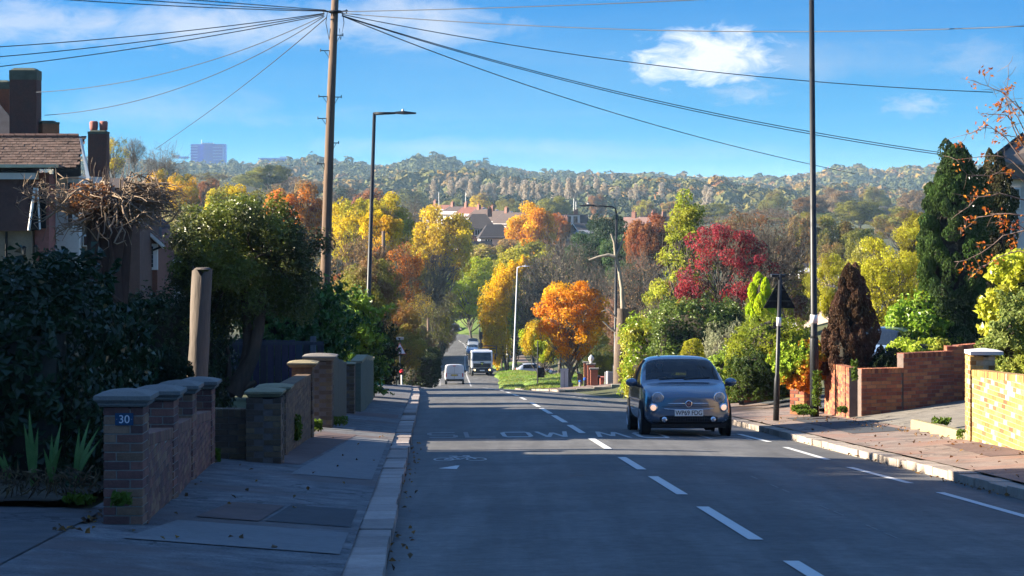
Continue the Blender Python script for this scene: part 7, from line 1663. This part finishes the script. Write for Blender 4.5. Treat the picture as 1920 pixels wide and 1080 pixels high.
def loft_body(name, rings, mats, mi_fn, sub=2, root=None, split=None, close=True):
    """rings: list of (y, [(x,z),...]) half sections from bottom centre to top centre, mirrored; smoothed with subdivision; faces
    of every material become a part of their own"""
    k = len(rings[0][1]); me = bpy.data.meshes.new(name); V, Fs, mi = [], [], []
    full = 2*k-2
    for y, sec in rings:
        for x, z in sec: V.append((x, y, z))
        for x, z in sec[-2:0:-1]: V.append((-x, y, z))
    n = len(rings)
    for i in range(n-1):
        for j in range(full):
            j2 = (j+1) % full; Fs.append((i*full+j, (i+1)*full+j, (i+1)*full+j2, i*full+j2)); jj = min(j, full-1-j); mi.append(mi_fn(i, jj))
    if close:
        for base, rev in ((0, False), ((n-1)*full, True)):
            for j in range(k-1):
                a, b = base+j, base+j+1; c, d = base+(full-(j+1)) % full, base+(full-j) % full
                f = (a, b, c, d) if not rev else (d, c, b, a); f2 = []
                for q in f:
                    if q not in f2: f2.append(q)
                if len(f2) > 2: Fs.append(tuple(f2)); mi.append(mi_fn(-1 if base == 0 else n, j))
    me.from_pydata(V, [], Fs)
    for m in mats: me.materials.append(m)
    me.polygons.foreach_set('material_index', mi)
    bm = bmesh.new(); bm.from_mesh(me); bmesh.ops.recalc_face_normals(bm, faces=bm.faces); bm.to_mesh(me); bm.free()
    o = bpy.data.objects.new(name, me); COL.objects.link(o); s = o.modifiers.new('s', 'SUBSURF'); s.levels = sub; s.render_levels = sub
    dg = bpy.context.evaluated_depsgraph_get(); dg.update(); em = bpy.data.meshes.new_from_object(o.evaluated_get(dg)); bpy.data.objects.remove(o)
    out = []
    for idx, nm in enumerate(split):
        bm = bmesh.new(); bm.from_mesh(em); bmesh.ops.delete(bm, geom=[f for f in bm.faces if f.material_index != idx], context='FACES')
        if not bm.faces: bm.free(); continue
        # separate islands of glass stay one part per material
        m2 = bpy.data.meshes.new(nm); bm.to_mesh(m2); bm.free(); m2.materials.clear(); m2.materials.append(mats[idx])
        m2.polygons.foreach_set('material_index', [0]*len(m2.polygons)); m2.polygons.foreach_set('use_smooth', [True]*len(m2.polygons))
        ob = bpy.data.objects.new(nm, m2); link(ob, root); out.append(ob)
    return out
def front_probe(obs, back=False):
    from mathutils.bvhtree import BVHTree
    from mathutils import Vector
    vs, fs = [], []
    for o in obs:
        b = len(vs); vs += [v.co.copy() for v in o.data.vertices]; fs += [tuple(b+i for i in p.vertices) for p in o.data.polygons]
    bt = BVHTree.FromPolygons(vs, fs)
    def f(x, z):
        h = bt.ray_cast(Vector((x, -6, z)), Vector((0, 1, 0)))
        return h[0].y if h[0] is not None else -1.6
    return f
def wheel(root, x, y, r, w, side, spokes=8, name='wheel'):
    o = MB().lathe([(r*.62, -w/2), (r*.92, -w/2), (r, -w*.36), (r, w*.36), (r*.92, w/2), (r*.62, w/2)], 28, (0, 0, 0), 'x').build(name, M['tyre'], root, loc=(x, y, r), smooth=False)
    rim = MB().lathe([(r*.66, 0), (r*.66, .03), (r*.6, .035), (r*.56, .0)], 24, (0, 0, 0), 'x')
    if side < 0: rim.V = [(-a, b, c) for a, b, c in rim.V]
    rm = rim.build('rim', M['alloy'], o, loc=(side*w*.42, 0, 0))
    sp = MB().lathe([(r*.60, -.02), (r*.60, -.015)], 24, (0, 0, 0), 'x').build('brake_shade', M['dull_black'], o, loc=(side*w*.40, 0, 0))
    for i in range(spokes):
        a = 2*math.pi*i/spokes; MB().obox((0, 0, r*.33), (.022, r*.10, r*.56), 0).build('spoke', M['alloy'], o, loc=(side*w*.46, 0, 0), rot=(a, 0, 0))
    MB().lathe([(r*.14, 0), (r*.13, side*.02)], 12, (0, 0, 0), 'x').build('hub', M['alloy'], o, loc=(side*w*.46, 0, 0))
    return o
def arch(root, x, y, r, side):
    """flat black disc whose colour stands for the shaded wheel well"""
    mb = MB(); n = 18; vs = []
    for i in range(n+1):
        a = math.pi*(-.12+1.24*i/n); vs += [(x, y+math.cos(a)*r*1.22, r+math.sin(a)*r*1.22), (x, y+math.cos(a)*r*1.02, r+math.sin(a)*r*1.02)]
    c = MB(); c.lathe([(r*1.2, -.012), (r*1.2, .012)], 26, (x, y, r*1.0), 'x').build('wheel_well_disc', M['dull_black'], root)
def text_plate(root, x, y, z, w, h, txt, face=-1, m='plate_w', size=None):
    p = MB().box(-w/2, w/2, -.006, .006, -h/2, h/2).build('number_plate', M[m], root, loc=(x, y, z), bevel=.002)
    if txt: text_part(txt, size or h*.98, 'plate_lettering', M['letter_black'], p, (0, face*.0075, -.003), rot=(R(90), 0, 0 if face < 0 else math.pi), ext=.0005, bold=.0016, sx=.86)
    return p
# --- person (driver): head, face, hair, torso, arms; seated
def driver(root, x, y, z, hair=(0.03, 0.02, 0.015), top=(0.05, 0.07, 0.10), s=1.0, label=None):
    """seated person facing -y, z = seat height; upper body only shows above the dashboard"""
    t = thing('person', label or 'driver holding the wheel', 'person', (0, 0, 0)); t.parent = None
    skin = M['skin']; cl = mat('clothing', top, .9, var=.15)
    def skinned(name, nodes, edges, m, sub=2):
        me = bpy.data.meshes.new(name); me.from_pydata([n[:3] for n in nodes], edges, []); me.materials.append(m); o = bpy.data.objects.new(name, me); COL.objects.link(o)
        sk = o.modifiers.new('k', 'SKIN'); me.skin_vertices or None
        if not me.skin_vertices: 
            bm = bmesh.new(); bm.from_mesh(me); bm.verts.layers.skin.verify(); bm.to_mesh(me); bm.free()
        for i, n in enumerate(nodes): me.skin_vertices[0].data[i].radius = (n[3], n[4] if len(n) > 4 else n[3])
        me.skin_vertices[0].data[0].use_root = True
        ss = o.modifiers.new('s', 'SUBSURF'); ss.levels = sub; dg = bpy.context.evaluated_depsgraph_get(); dg.update()
        em = bpy.data.meshes.new_from_object(o.evaluated_get(dg)); bpy.data.objects.remove(o); em.polygons.foreach_set('use_smooth', [True]*len(em.polygons)); em.materials.clear(); em.materials.append(m)
        ob = bpy.data.objects.new(name, em); link(ob, t); return ob
    J = [(0, 0, .0, .15, .12), (0, .0, .25, .15, .11), (0, -.01, .45, .19, .11), (0, -.015, .55, .06, .06), (0, -.03, .63, .055, .06), (0, -.04, .70, .082, .10), (0, -.04, .79, .078, .095),
         (.19, 0, .50, .06), (.26, -.14, .32, .048), (.17, -.38, .36, .036), (.13, -.46, .38, .032), (-.19, 0, .50, .06), (-.26, -.14, .32, .048), (-.17, -.38, .36, .036), (-.13, -.46, .38, .032),
         (.10, -.1, -.02, .085), (.14, -.45, .02, .07), (.14, -.60, -.30, .05), (-.10, -.1, -.02, .085), (-.14, -.45, .02, .07), (-.14, -.60, -.30, .05)]
    E_ = [(0, 1), (1, 2), (2, 3), (3, 4), (4, 5), (5, 6), (2, 7), (7, 8), (8, 9), (9, 10), (2, 11), (11, 12), (12, 13), (13, 14), (0, 15), (15, 16), (16, 17), (0, 18), (18, 19), (19, 20)]
    body = skinned('body', J, E_, cl)
    hm = MB()   # face and hair as shaped shells over the head
    prof = [(.015, -.115), (.05, -.10), (.072, -.06), (.080, 0), (.078, .05), (.06, .095), (.02, .115)]
    face = MB().lathe(prof, 16, (0, -.045, .745)).build('face', skin, t, smooth=True)
    MB().add([(-.012, -.125, .725), (.012, -.125, .725), (0, -.150, .728), (0, -.122, .765)], [(0, 1, 2), (0, 2, 3), (1, 3, 2)]).build('nose', skin, t)
    MB().box(-.026, .026, -.122, -.114, .690, .698).build('mouth', mat('lips', (.25, .09, .08), .6), t)
    for sx_ in (-1, 1):
        MB().lathe([(.012, -.004), (.012, .004)], 8, (sx_*.03, -.121, .758), 'y').build('eye', M['letter_black'], t)
        MB().lathe([(.02, -.008), (.012, .008)], 8, (sx_*.082, -.045, .745), 'x').build('ear', skin, t)
        for k in range(5):   # hand: palm is the end of the arm, five fingers closed over the rim
            a = -.5+k*.25; MB().tube([(sx_*.13+a*.05*sx_, -.47, .385), (sx_*.13+a*.06*sx_, -.50, .41-.01*abs(a)), (sx_*.13+a*.06*sx_, -.525, .395), (sx_*.13+a*.055*sx_, -.52, .37)], [.010, .010, .009, .007], 6).build('thumb' if k == 0 else 'finger', skin, t, smooth=True)
    hr = MB().lathe([(.088, -.02), (.092, .03), (.088, .075), (.065, .112), (.02, .130)], 16, (0, -.030, .752)).build('hair', mat('hair', hair, .8, var=.3), t, smooth=True)
    MB().lathe([(.092, -.13), (.10, -.05), (.096, .03), (.08, .09)], 16, (0, -.0, .745)).build('hair', mat('hair', hair, .8, var=.3), t, smooth=True)
    M_ = root.matrix_basis.copy(); t.matrix_basis = M_; 
    t.location = tuple(np.array(root.location) + np.array(M_.to_3x3() @ __import__('mathutils').Vector((x, y, z)))); t.rotation_euler = root.rotation_euler
    return t
M['skin'] = mat('skin', (0.48, 0.27, 0.19), .55, var=.08)
# --- the grey city car, modelled from its own outline (front towards -y)
def city_car():
    Yc = 45.4; x = X_(1284, 43.6); b = float(road_z(Yc, x-float(xc(Yc))))
    sl = float(zr(Yc+1)-zr(Yc-1))/2
    t = thing('parked_car'.replace('parked_', ''), 'small rounded dark grey hatchback driving uphill with its running lights on', 'car', (x, Yc, b))
    t.rotation_euler = (math.atan(sl), 0, R(2.6))
    # columns: x at sill, low, mid(bulge), shoulder, belt, A-pillar/top side, roof edge, roof mid, centre
    def sec(zs, ws): return [(0, zs[0]), (ws[0], zs[0])] + [(w, z) for w, z in zip(ws[1:], zs[1:])]
    def S(y, zb, wlo, wmid, zmid, wsh, zsh, wbelt, zbelt, wroof, zroof, zc):
        return (y, [(0, zb), (wlo*.6, zb), (wlo, zb+.03), (wmid, zb+(zmid-zb)*.45), (wmid+.005, zmid), (wsh, zsh), (wbelt, zbelt), ((wbelt+wroof)/2+.03, (zbelt+zroof)/2+.01), (wroof, zroof), (wroof*.72, zroof+(zc-zroof)*.75), (0, zc)])
    rings = [S(-1.77, .26, .52, .62, .46, .60, .60, .56, .68, .46, .715, .725),
             S(-1.71, .21, .62, .73, .47, .70, .64, .65, .745, .52, .785, .80),
             S(-1.55, .17, .71, .80, .50, .77, .70, .73, .81, .60, .855, .875),
             S(-1.25, .17, .75, .83, .53, .815, .76, .775, .865, .66, .915, .94),
             S(-.95, .17, .76, .835, .55, .825, .80, .80, .91, .72, .965, .99),
             S(-.86, .17, .76, .838, .55, .828, .81, .805, .92, .735, .985, 1.01),
             S(-.45, .17, .76, .838, .56, .828, .83, .80, .935, .685, 1.27, 1.31),
             S(-.18, .17, .76, .838, .56, .828, .84, .80, .945, .64, 1.40, 1.45),
             S(-.06, .17, .76, .838, .56, .828, .84, .80, .945, .63, 1.425, 1.48),
             S(.45, .17, .76, .838, .56, .828, .85, .80, .955, .62, 1.45, 1.51),
             S(.95, .17, .76, .838, .57, .825, .86, .795, .965, .605, 1.42, 1.48),
             S(1.30, .19, .75, .83, .58, .815, .87, .775, .97, .58, 1.35, 1.42),
             S(1.48, .21, .74, .82, .60, .80, .88, .75, .97, .56, 1.24, 1.30),
             S(1.66, .24, .71, .79, .60, .76, .87, .70, .95, .54, 1.04, 1.08),
             S(1.78, .28, .60, .70, .58, .66, .83, .60, .90, .48, .92, .94)]
    def mi(i, j):
        if i in (6-1, 6) and j in (8, 9): return 1                # windscreen
        if i in (11, 12) and j in (8, 9): return 2               # rear window
        if i in (6, 7, 8, 9, 10) and j in (6, 7): return 3 if i != 8 else 4
        if j in (0, 1): return 5
        return 0
    paint = car_paint('grey_car_paint', (0.10, 0.14, 0.20), .5, .18)
    obs_ = loft_body('body', rings, [paint, M['glass_car'], M['glass_car'], M['glass_dark'], M['dull_black'], M['dull_black']], mi, 2, t, ['body', 'windscreen', 'rear_window', 'side_window', 'door_pillar', 'underbody'])
    # dark interior: dashboard, seats, wheel
    MB().box(-.66, .66, -.74, -.42, .72, .93).build('dashboard', M['dull_black'], t, bevel=.03)
    MB().box(-.60, .60, -.6, 1.4, .25, .42).build('floor', M['dull_black'], t)
    for sx_ in (-1, 1):
        st = MB().box(sx_*.34-.22, sx_*.34+.22, .05, .5, .42, .56).box(sx_*.34-.21, sx_*.34+.21, .38, .50, .5, 1.02).build('seat', M['dull_black'], t, bevel=.04)
        MB().box(sx_*.34-.12, sx_*.34+.12, .42, .50, 1.06, 1.24).build('headrest', M['dull_black'], st, bevel=.03)
    MB().box(-.52, .52, 1.12, 1.24, .55, 1.0).build('seat', M['dull_black'], t, bevel=.04)
    MB().box(-.07, .07, -.28, -.25, 1.30, 1.37).build('rear_view_mirror', M['dull_black'], t, bevel=.01)
    sw = MB(); sw.tube([(.18*math.cos(a), 0, .18*math.sin(a)) for a in np.linspace(0, 2*math.pi, 21)], .014, 6, cap=False); sw.box(-.17, .17, -.01, .01, -.02, .02)
    sw.build('steering_wheel', M['dull_black'], t, loc=(-.34, -.36, .93), rot=(R(-22), 0, 0))
    for yw, s in ((-1.10, 1), (1.20, 1)):
        for sd_ in (-1, 1):
            arch(t, sd_*.832, yw, .30, sd_); wheel(t, sd_*.755, yw, .30, .185, sd_, 8)
    # lamps, badge, plate and trims sit on the nose where its skin is
    pf = front_probe(obs_)
    def on_nose(name, x, z, prof, m, parent=None, n=22, dy=0.0, tilt=True):
        y = pf(x, z); e = .03; sx_ = (pf(x+e, z)-pf(x-e, z))/(2*e); sz_ = (pf(x, z+e)-pf(x, z-e))/(2*e)
        sx_, sz_ = max(-.9, min(.9, sx_)), max(-.7, min(.7, sz_))
        return MB().lathe(prof, n, (0, 0, 0), 'y').build(name, m, t, smooth=True, loc=(x, y+dy, z), rot=(math.atan(sz_)*.8, 0, math.atan(sx_)*.8))
    for s in (-1, 1):
        k = on_nose('headlight', s*.575, .715, [(.108, .05), (.113, .0), (.105, -.014), (.094, -.008)], M['chrome'])
        q_ = MB().lathe([(.096, -.006), (.088, -.018), (.06, -.028), (.01, -.033)], 24, (0, 0, 0), 'y').build('lens', M['lens'], k, smooth=True)
        MB().lathe([(.040, -.028), (.036, -.038), (.01, -.040)], 16, (0, 0, .006), 'y').build('projector', M['grey_metal'], k, smooth=True)
        k = on_nose('running_light', s*.655, .535, [(.074, .05), (.080, -.004), (.066, -.014)], M['chrome'], n=20)
        MB().lathe([(.060, -.010), (.050, -.020), (.01, -.026)], 18, (0, 0, 0), 'y').build('lit_lens', M['drl'], k, smooth=True)
        k = on_nose('fog_light', s*.455, .315, [(.052, .05), (.055, -.02), (.044, -.030)], M['chrome'], n=16)
        MB().lathe([(.044, -.026), (.01, -.034)], 14, (0, 0, 0), 'y').build('lens', M['lens'], k, smooth=True)
        MB().tube([(s*.78, -.64, .90), (s*.88, -.64, .94)], .028, 6).build('mirror_arm', M['black'], t)
        mm = MB().lathe([(.01, -.10), (.06, -.08), (.09, -.03), (.095, .03), (.085, .05)], 16, (0, 0, 0), 'y').build('wing_mirror', paint, t, smooth=True, loc=(s*.95, -.62, .985)); mm.scale = (1.2, .9, .85)
    yb = pf(0, .605)
    MB().lathe([(.064, .05), (.067, -.012), (.058, -.020), (.050, -.018)], 24, (0, 0, 0), 'y').build('badge', M['chrome'], t, smooth=True, loc=(0, yb, .605))
    MB().lathe([(.052, -.019), (.051, -.0205)], 24, (0, 0, 0), 'y').build('badge_centre', M['badge_red'], t, loc=(0, yb, .605)); text_part('FIAT', .038, 'badge_lettering', M['chrome'], t, (0, yb-.022, .604), ext=.0008, sx=.95)
    for s in (-1, 1):
        MB().tube([(s*x_, pf(s*x_, .612)-.004, .612) for x_ in (.07, .15, .24, .32, .385)], [.012, .012, .011, .009, .006], 6).build('chrome_whisker', M['chrome'], t, smooth=True)
    MB().tube([(x_, pf(x_, .515-.02*(1-(x_/.46)**2))-.006, .515-.02*(1-(x_/.46)**2)) for x_ in np.linspace(-.46, .46, 11)], .010, 6).build('chrome_strip', M['chrome'], t, smooth=True)
    # bonnet shut line and bumper crease follow the skin
    MB().tube([(x_, pf(x_, .555)-.0, .555) for x_ in np.linspace(-.5, .5, 9)], .004, 4).build('bumper_seam', M['dull_black'], t)
    xs_ = np.linspace(-.54, .54, 13); gv, gf = [], []
    for i, x_ in enumerate(xs_):
        hh = .066*(1-max(0, abs(x_)-.44)/.13*.55); y_ = pf(x_, .315)
        gv += [(x_, y_-.012, .320-hh), (x_, y_-.022, .320), (x_, y_-.012, .320+hh)]
    gf = [(3*i+j, 3*i+3+j, 3*i+4+j, 3*i+1+j) for i in range(12) for j in range(2)]
    gr = MB().add(gv, gf).build('lower_grille', M['dull_black'], t)
    for zz in (.275, .305, .335, .362): MB().tube([(x_, pf(x_, zz)-.028, zz) for x_ in np.linspace(-.38, .38, 9)], .0035, 4).build('grille_slat', M['grille_bar'], gr)
    for x_ in np.linspace(-.38, .38, 18): MB().tube([(x_, pf(x_, .27)-.028, .268), (x_, pf(x_, .36)-.028, .370)], .003, 4).build('grille_slat', M['grille_bar'], gr)
    text_plate(t, 0, pf(0, .44)-.028, .437, .53, .118, 'WP69 FDG', size=.122)
    cv = []
    for x_ in np.linspace(-.70, .70, 13): y_ = pf(x_*.93, .26); cv += [(x_, y_-.03, .235), (x_, y_-.04, .17), (x_, y_+.1, .15)]
    MB().add(cv, [(3*i+j, 3*i+3+j, 3*i+4+j, 3*i+1+j) for i in range(12) for j in range(2)]).build('chin_spoiler', M['dull_black'], t)
    for x0_, x1_ in ((-.45, .05), (.02, .52)):
        MB().tube([(x0_+(x1_-x0_)*q, pf(x0_+(x1_-x0_)*q, 1.045+.03*q)-.012, 1.045+.03*q) for q in np.linspace(0, 1, 6)], .008, 5).build('wiper', M['dull_black'], t)
    MB().tube([(-.80, -.6, .50), (-.845, 0, .51), (-.83, .8, .51)], .010, 5).build('side_trim', M['chrome'], t)
    driver(t, -.34, .18, .60, label='dark haired driver at the wheel of the small grey hatchback')
M['grille_bar'] = mat('grille_bar', (.06, .065, .07), .4, metal=.5, var=.05)
M['badge_red'] = mat('badge_enamel', (0.12, 0.03, 0.05), .3, var=.05)
city_car()
# --- generic hatchback / estate used for distant cars
def generic_car(label, x, Y, rz, col, L_=4.1, Wd=1.72, H_=1.5, z=None, metal=.4, lights=False, name='car', wagon=False, bas=None, plate=None, slope=True):
    b = float(road_z(Y, x-float(xc(Y)))) if z is None else z
    t = thing(name, label, 'car', (x, Y, b)); sl = float(zr(Y+1)-zr(Y-1))/2 if slope else 0; t.rotation_euler = (math.atan(sl), 0, rz)
    w = Wd/2; h = H_; l = L_/2
    def S(y, zb, wm, zsh, wb_, zb2, wr_, zr2, zc): return (y, [(0, zb), (wm*.7, zb), (wm*.95, zb+.05), (wm, zb+.25), (wm, zsh*.8), (wm*.985, zsh), (wb_, zb2), ((wb_+wr_)/2+.02, (zb2+zr2)/2), (wr_, zr2), (wr_*.6, zr2+(zc-zr2)*.8), (0, zc)])
    rear = .96 if wagon else .86
    R_ = [S(-l, .3, w*.75, .55, w*.65, .60, w*.5, .63, .64), S(-l+.1, .2, w*.9, .62, w*.8, .70, w*.6, .74, .75), S(-l+.45, .18, w*.98, .72, w*.9, .82, w*.7, .87, .89), S(-l*.52, .18, w, .82, w*.94, .92, w*.8, .97, 1.0),
          S(-l*.40, .18, w, .84, w*.94, .94, w*.82, 1.02, 1.05), S(-l*.05, .18, w, .88, w*.94, .97, w*.72, h*.93, h*.97), S(l*.02, .18, w, .88, w*.94, .97, w*.72, h*.95, h*.99), S(l*.40, .18, w, .9, w*.94, .98, w*.71, h*.95, h), S(l*.72, .2, w, .92, w*.93, 1.0, w*.69, h*.92, h*.97),
          S(l*rear, .22, w*.97, .92, w*.88, 1.0, w*.65, h*.80, h*.85), S(l*.97, .26, w*.92, .88, w*.82, .96, w*.62, 1.03, 1.06), S(l, .32, w*.8, .8, w*.7, .86, w*.5, .9, .91)]
    def mi(i, j):
        if i in (4, 5) and j in (8, 9): return 1
        if i in (8, 9) and j in (8, 9): return 1
        if i in (5, 6, 7) and j in (6, 7): return 1
        if j in (0, 1): return 2
        return 0
    loft_body('body', R_, [car_paint('car_paint', col, metal), M['glass_dark'], M['dull_black']], mi, 2, t, ['body', 'window', 'underbody'])
    for yw in (-l*.62, l*.62):
        for s in (-1, 1): arch(t, s*(w-.004), yw, .31, s); wheel(t, s*(w-.085), yw, .31, .19, s, 6)
    for s in (-1, 1):
        MB().lathe([(.12, .08), (.12, -.02), (.05, -.05)], 12, (s*w*.74, -l+.16, .66), 'y').build('headlight', M['drl'] if lights else M['lens'], t, smooth=True)
        MB().box(s*w*.82-.07, s*w*.82+.07, l-.12, l-.02, .72, .95).build('tail_light', M['tail'], t, bevel=.02)
        MB().lathe([(.02, -.07), (.08, -.04), (.09, .04)], 10, (s*(w+.1), -l*.32, .99), 'y').build('wing_mirror', M['black'], t, smooth=True)
    text_plate(t, 0, -l-.02, .42, .5, .11, None); text_plate(t, 0, l+.02, .6, .5, .11, None, m='plate_y')
    MB().box(-w*.55, w*.55, -l-.012, -l+.2, .5, .6).build('grille', M['dull_black'], t, bevel=.02)
    return t
Y = 333; generic_car('pale blue hatchback following the white lorry', X_(886, Y), Y, R(2), (0.20, 0.36, 0.62), Wd=1.8, lights=False)
Y = 352; generic_car('silver-grey car with a dark roof third in the uphill queue', X_(887, Y), Y, R(4), (0.45, 0.47, 0.50), H_=1.6, Wd=1.8)
Y = 405; generic_car('dark car with headlights on at the far bend', X_(853, Y), Y, R(12), (0.03, 0.035, 0.045), Wd=1.8, lights=True, H_=1.6)
Y = 410; generic_car('pale car partly hidden behind the dark car at the bend', X_(844.5, Y), Y+9, R(14), (0.55, 0.56, 0.58), Wd=1.7)
Y = 250; generic_car('silver hatchback parked side-on behind the verge', X_(1002, Y), Y, R(100), (0.62, 0.66, 0.70), L_=3.9, H_=1.58, z=Z_(707, Y)-.04, slope=False)
Y = 57; generic_car('silver-blue car behind the brown conifer in the right-hand garden', X_(1672, Y), Y+2, R(-28), (0.30, 0.42, 0.58), z=Z_(628, Y)-1.42, slope=False)
Y = 46; generic_car('white car behind the yellow gate pillar', X_(2040, Y), Y, R(80), (0.66, 0.68, 0.7), z=Z_(686, Y)-1.35, slope=False)
Y = 46; generic_car('pale blue car roof glimpsed over the laurel bank at the left edge', X_(-28, Y), Y, R(80), (0.32, 0.48, 0.68), z=Z_(546, Y)-1.48, slope=False)
# --- white panel van seen from behind
def van():
    Y = 225.0; x = X_(852, Y); b = float(road_z(Y, x-float(xc(Y)))); t = thing('panel_van', 'white panel van seen from behind driving away downhill', 'van', (x, Y, b)); t.rotation_euler = (math.atan(float(zr(Y+2)-zr(Y-2))/4), 0, R(1))
    wht = car_paint('white_van_paint', (.74, .76, .80), 0, .35)
    def S(y, zb, w, zt, wt): return (y, [(0, zb), (w*.8, zb), (w, zb+.1), (w*1.01, .9), (w*.99, 1.1), (w*.96, zt*.80), (wt, zt-.10), (wt*.8, zt-.02), (0, zt)])
    R_ = [S(0, .42, .90, 1.88, .80), S(.03, .38, .94, 1.93, .85), S(.5, .35, .95, 1.95, .87), S(2.9, .35, .95, 1.95, .87), S(3.3, .35, .95, 1.78, .80), S(3.9, .35, .90, 1.12, .7), S(4.4, .4, .82, .92, .62), S(4.5, .45, .7, .8, .5)]
    loft_body('body', R_, [wht, M['glass_dark']], lambda i, j: 1 if (i in (3, 4) and j in (6, 7)) or (i in (3, 4) and j == 5) else 0, 2, t, ['body', 'window'])
    MB().box(-.84, .84, -.09, .12, .30, .52).build('rear_bumper', M['black'], t, bevel=.04)
    MB().box(-.008, .008, -.012, .02, .55, 1.68).build('door_gap', M['dull_black'], t)
    MB().box(-.36, .36, -.02, .02, .80, .98).build('plate_recess', M['grey_metal'], t); text_plate(t, 0, -.03, .89, .5, .11, None, m='plate_y')
    MB().box(-.12, .12, -.03, .05, 1.74, 1.80).build('brake_light', M['tail'], t); MB().box(-.82, .82, -.005, .02, 1.065, 1.08).build('swage_line', M['dull_black'], t)
    for s in (-1, 1):
        MB().box(s*.80-.05, s*.80+.05, -.035, .05, .72, 1.08).build('tail_light', M['tail'], t, bevel=.015)
        MB().box(s*1.03-.08, s*1.03+.08, 3.5, 3.65, 1.05, 1.32).build('wing_mirror', M['black'], t, bevel=.02)
        for yw in (.75, 3.7): arch(t, s*.905, yw, .32, s); wheel(t, s*.82, yw, .32, .2, s, 6)
van()
# --- white lorry coming uphill
def lorry():
    Y = 252.0; x = X_(904, Y); b = float(road_z(Y, x-float(xc(Y)))); t = thing('lorry', 'white lorry with lit headlamps and a folded crane coming uphill', 'lorry', (x, Y, b)); t.rotation_euler = (math.atan(float(zr(Y+2)-zr(Y-2))/4), 0, R(5))
    wht = car_paint('white_lorry_paint', (.74, .76, .78), 0, .35); gry = mat('lorry_grey_plastic', (.03, .035, .045), .6)
    cab = MB().prism([(0, .85), (0, 1.55), (.16, 2.62), (.35, 2.75), (1.75, 2.75), (1.75, .85)], -1.14, 1.14, axis='x').build('cab', wht, t, bevel=.06)
    MB().add([(-1.0, -.012, 1.62), (1.0, -.012, 1.62), (.95, .125, 2.50), (-.95, .125, 2.50), (-1.0, -.04, 1.62), (1.0, -.04, 1.62), (.95, .09, 2.50), (-.95, .09, 2.50)], [(4, 5, 6, 7), (0, 3, 2, 1), (0, 1, 5, 4), (1, 2, 6, 5), (2, 3, 7, 6), (3, 0, 4, 7)]).build('windscreen', M['glass_dark'], t)
    MB().box(-.95, .95, -.03, .05, .92, 1.36).build('grille', gry, t, bevel=.02)
    for i in range(4): MB().box(-.85, .85, -.045, -.03, .98+.09*i, 1.0+.09*i).build('grille_slat', M['black'], t)
    MB().lathe([(.10, .01), (.10, -.02)], 14, (0, -.04, 1.33), 'y').build('badge', M['chrome'], t)
    MB().box(-1.2, 1.2, -.12, .5, .32, .84).build('bumper', gry, t, bevel=.05)
    MB().box(-.22, .22, -.045, -.02, 1.43, 1.50).build('maker_lettering', M['black'], t)
    text_plate(t, 0, -.13, .60, .52, .12, None)
    for s in (-1, 1):
        k = MB().box(s*.88-.22, s*.88+.22, -.15, -.05, .56, .76).build('headlight', M['lens'], t, bevel=.03); MB().lathe([(.085, -.005), (.07, -.025)], 14, (s*.80, -.15, .66), 'y').build('lit_lens', M['lorry_lamp'], k)
        MB().tube([(s*1.14, .15, 2.45), (s*1.42, .05, 2.42)], .025, 6).build('mirror_arm', M['black'], t); MB().box(s*1.42-.09, s*1.42+.09, .02, .12, 1.75, 2.42).build('wing_mirror', M['black'], t, bevel=.03)
        for yw, w_ in ((.9, 1.0), (4.2, .95), (5.3, .95)): wheel(t, s*w_, yw, .46, .28, s, 8)
        MB().box(s*1.145-.004, s*1.145+.004, .35, 1.2, 1.65, 2.4).build('side_window', M['glass_dark'], t)
    MB().box(-.9, .9, 1.8, 6.6, .6, .9).build('chassis', M['black'], t); MB().box(-1.15, 1.15, 2.9, 6.7, 1.0, 1.25).build('flatbed', gry, t)
    MB().box(-1.16, -1.12, 2.9, 6.7, 1.25, 1.7).box(1.12, 1.16, 2.9, 6.7, 1.25, 1.7).build('side_board', gry, t)
    MB().tube([(0.0, 2.2, 1.0), (0.0, 2.2, 4.4)], .13, 8).box(-.22, .22, 2.0, 2.5, 3.0, 3.5).box(-.16, .22, 2.0, 2.5, 3.9, 4.7).build('crane_mast', M['dark_metal'], t)
    MB().tube([(.1, 2.2, 3.15), (1.2, 2.3, 3.2), (1.75, 2.5, 3.1), (1.8, 2.5, 2.0)], .07, 6).tube([(.1, 2.3, 2.9), (1.7, 2.3, 2.9)], .05, 6).build('crane_arm', M['dark_metal'], t)
    MB().box(-.8, .8, .5, 1.3, 2.75, 2.86).build('roof_hatch', wht, t, bevel=.03)
    driver(t, .5, .8, 1.35, top=(.35, .10, .05), label='driver in an orange top behind the lorry windscreen')
M['lorry_lamp'] = emit_mat('lorry_headlamp', (1.0, .62, .14), 1.8)
lorry()
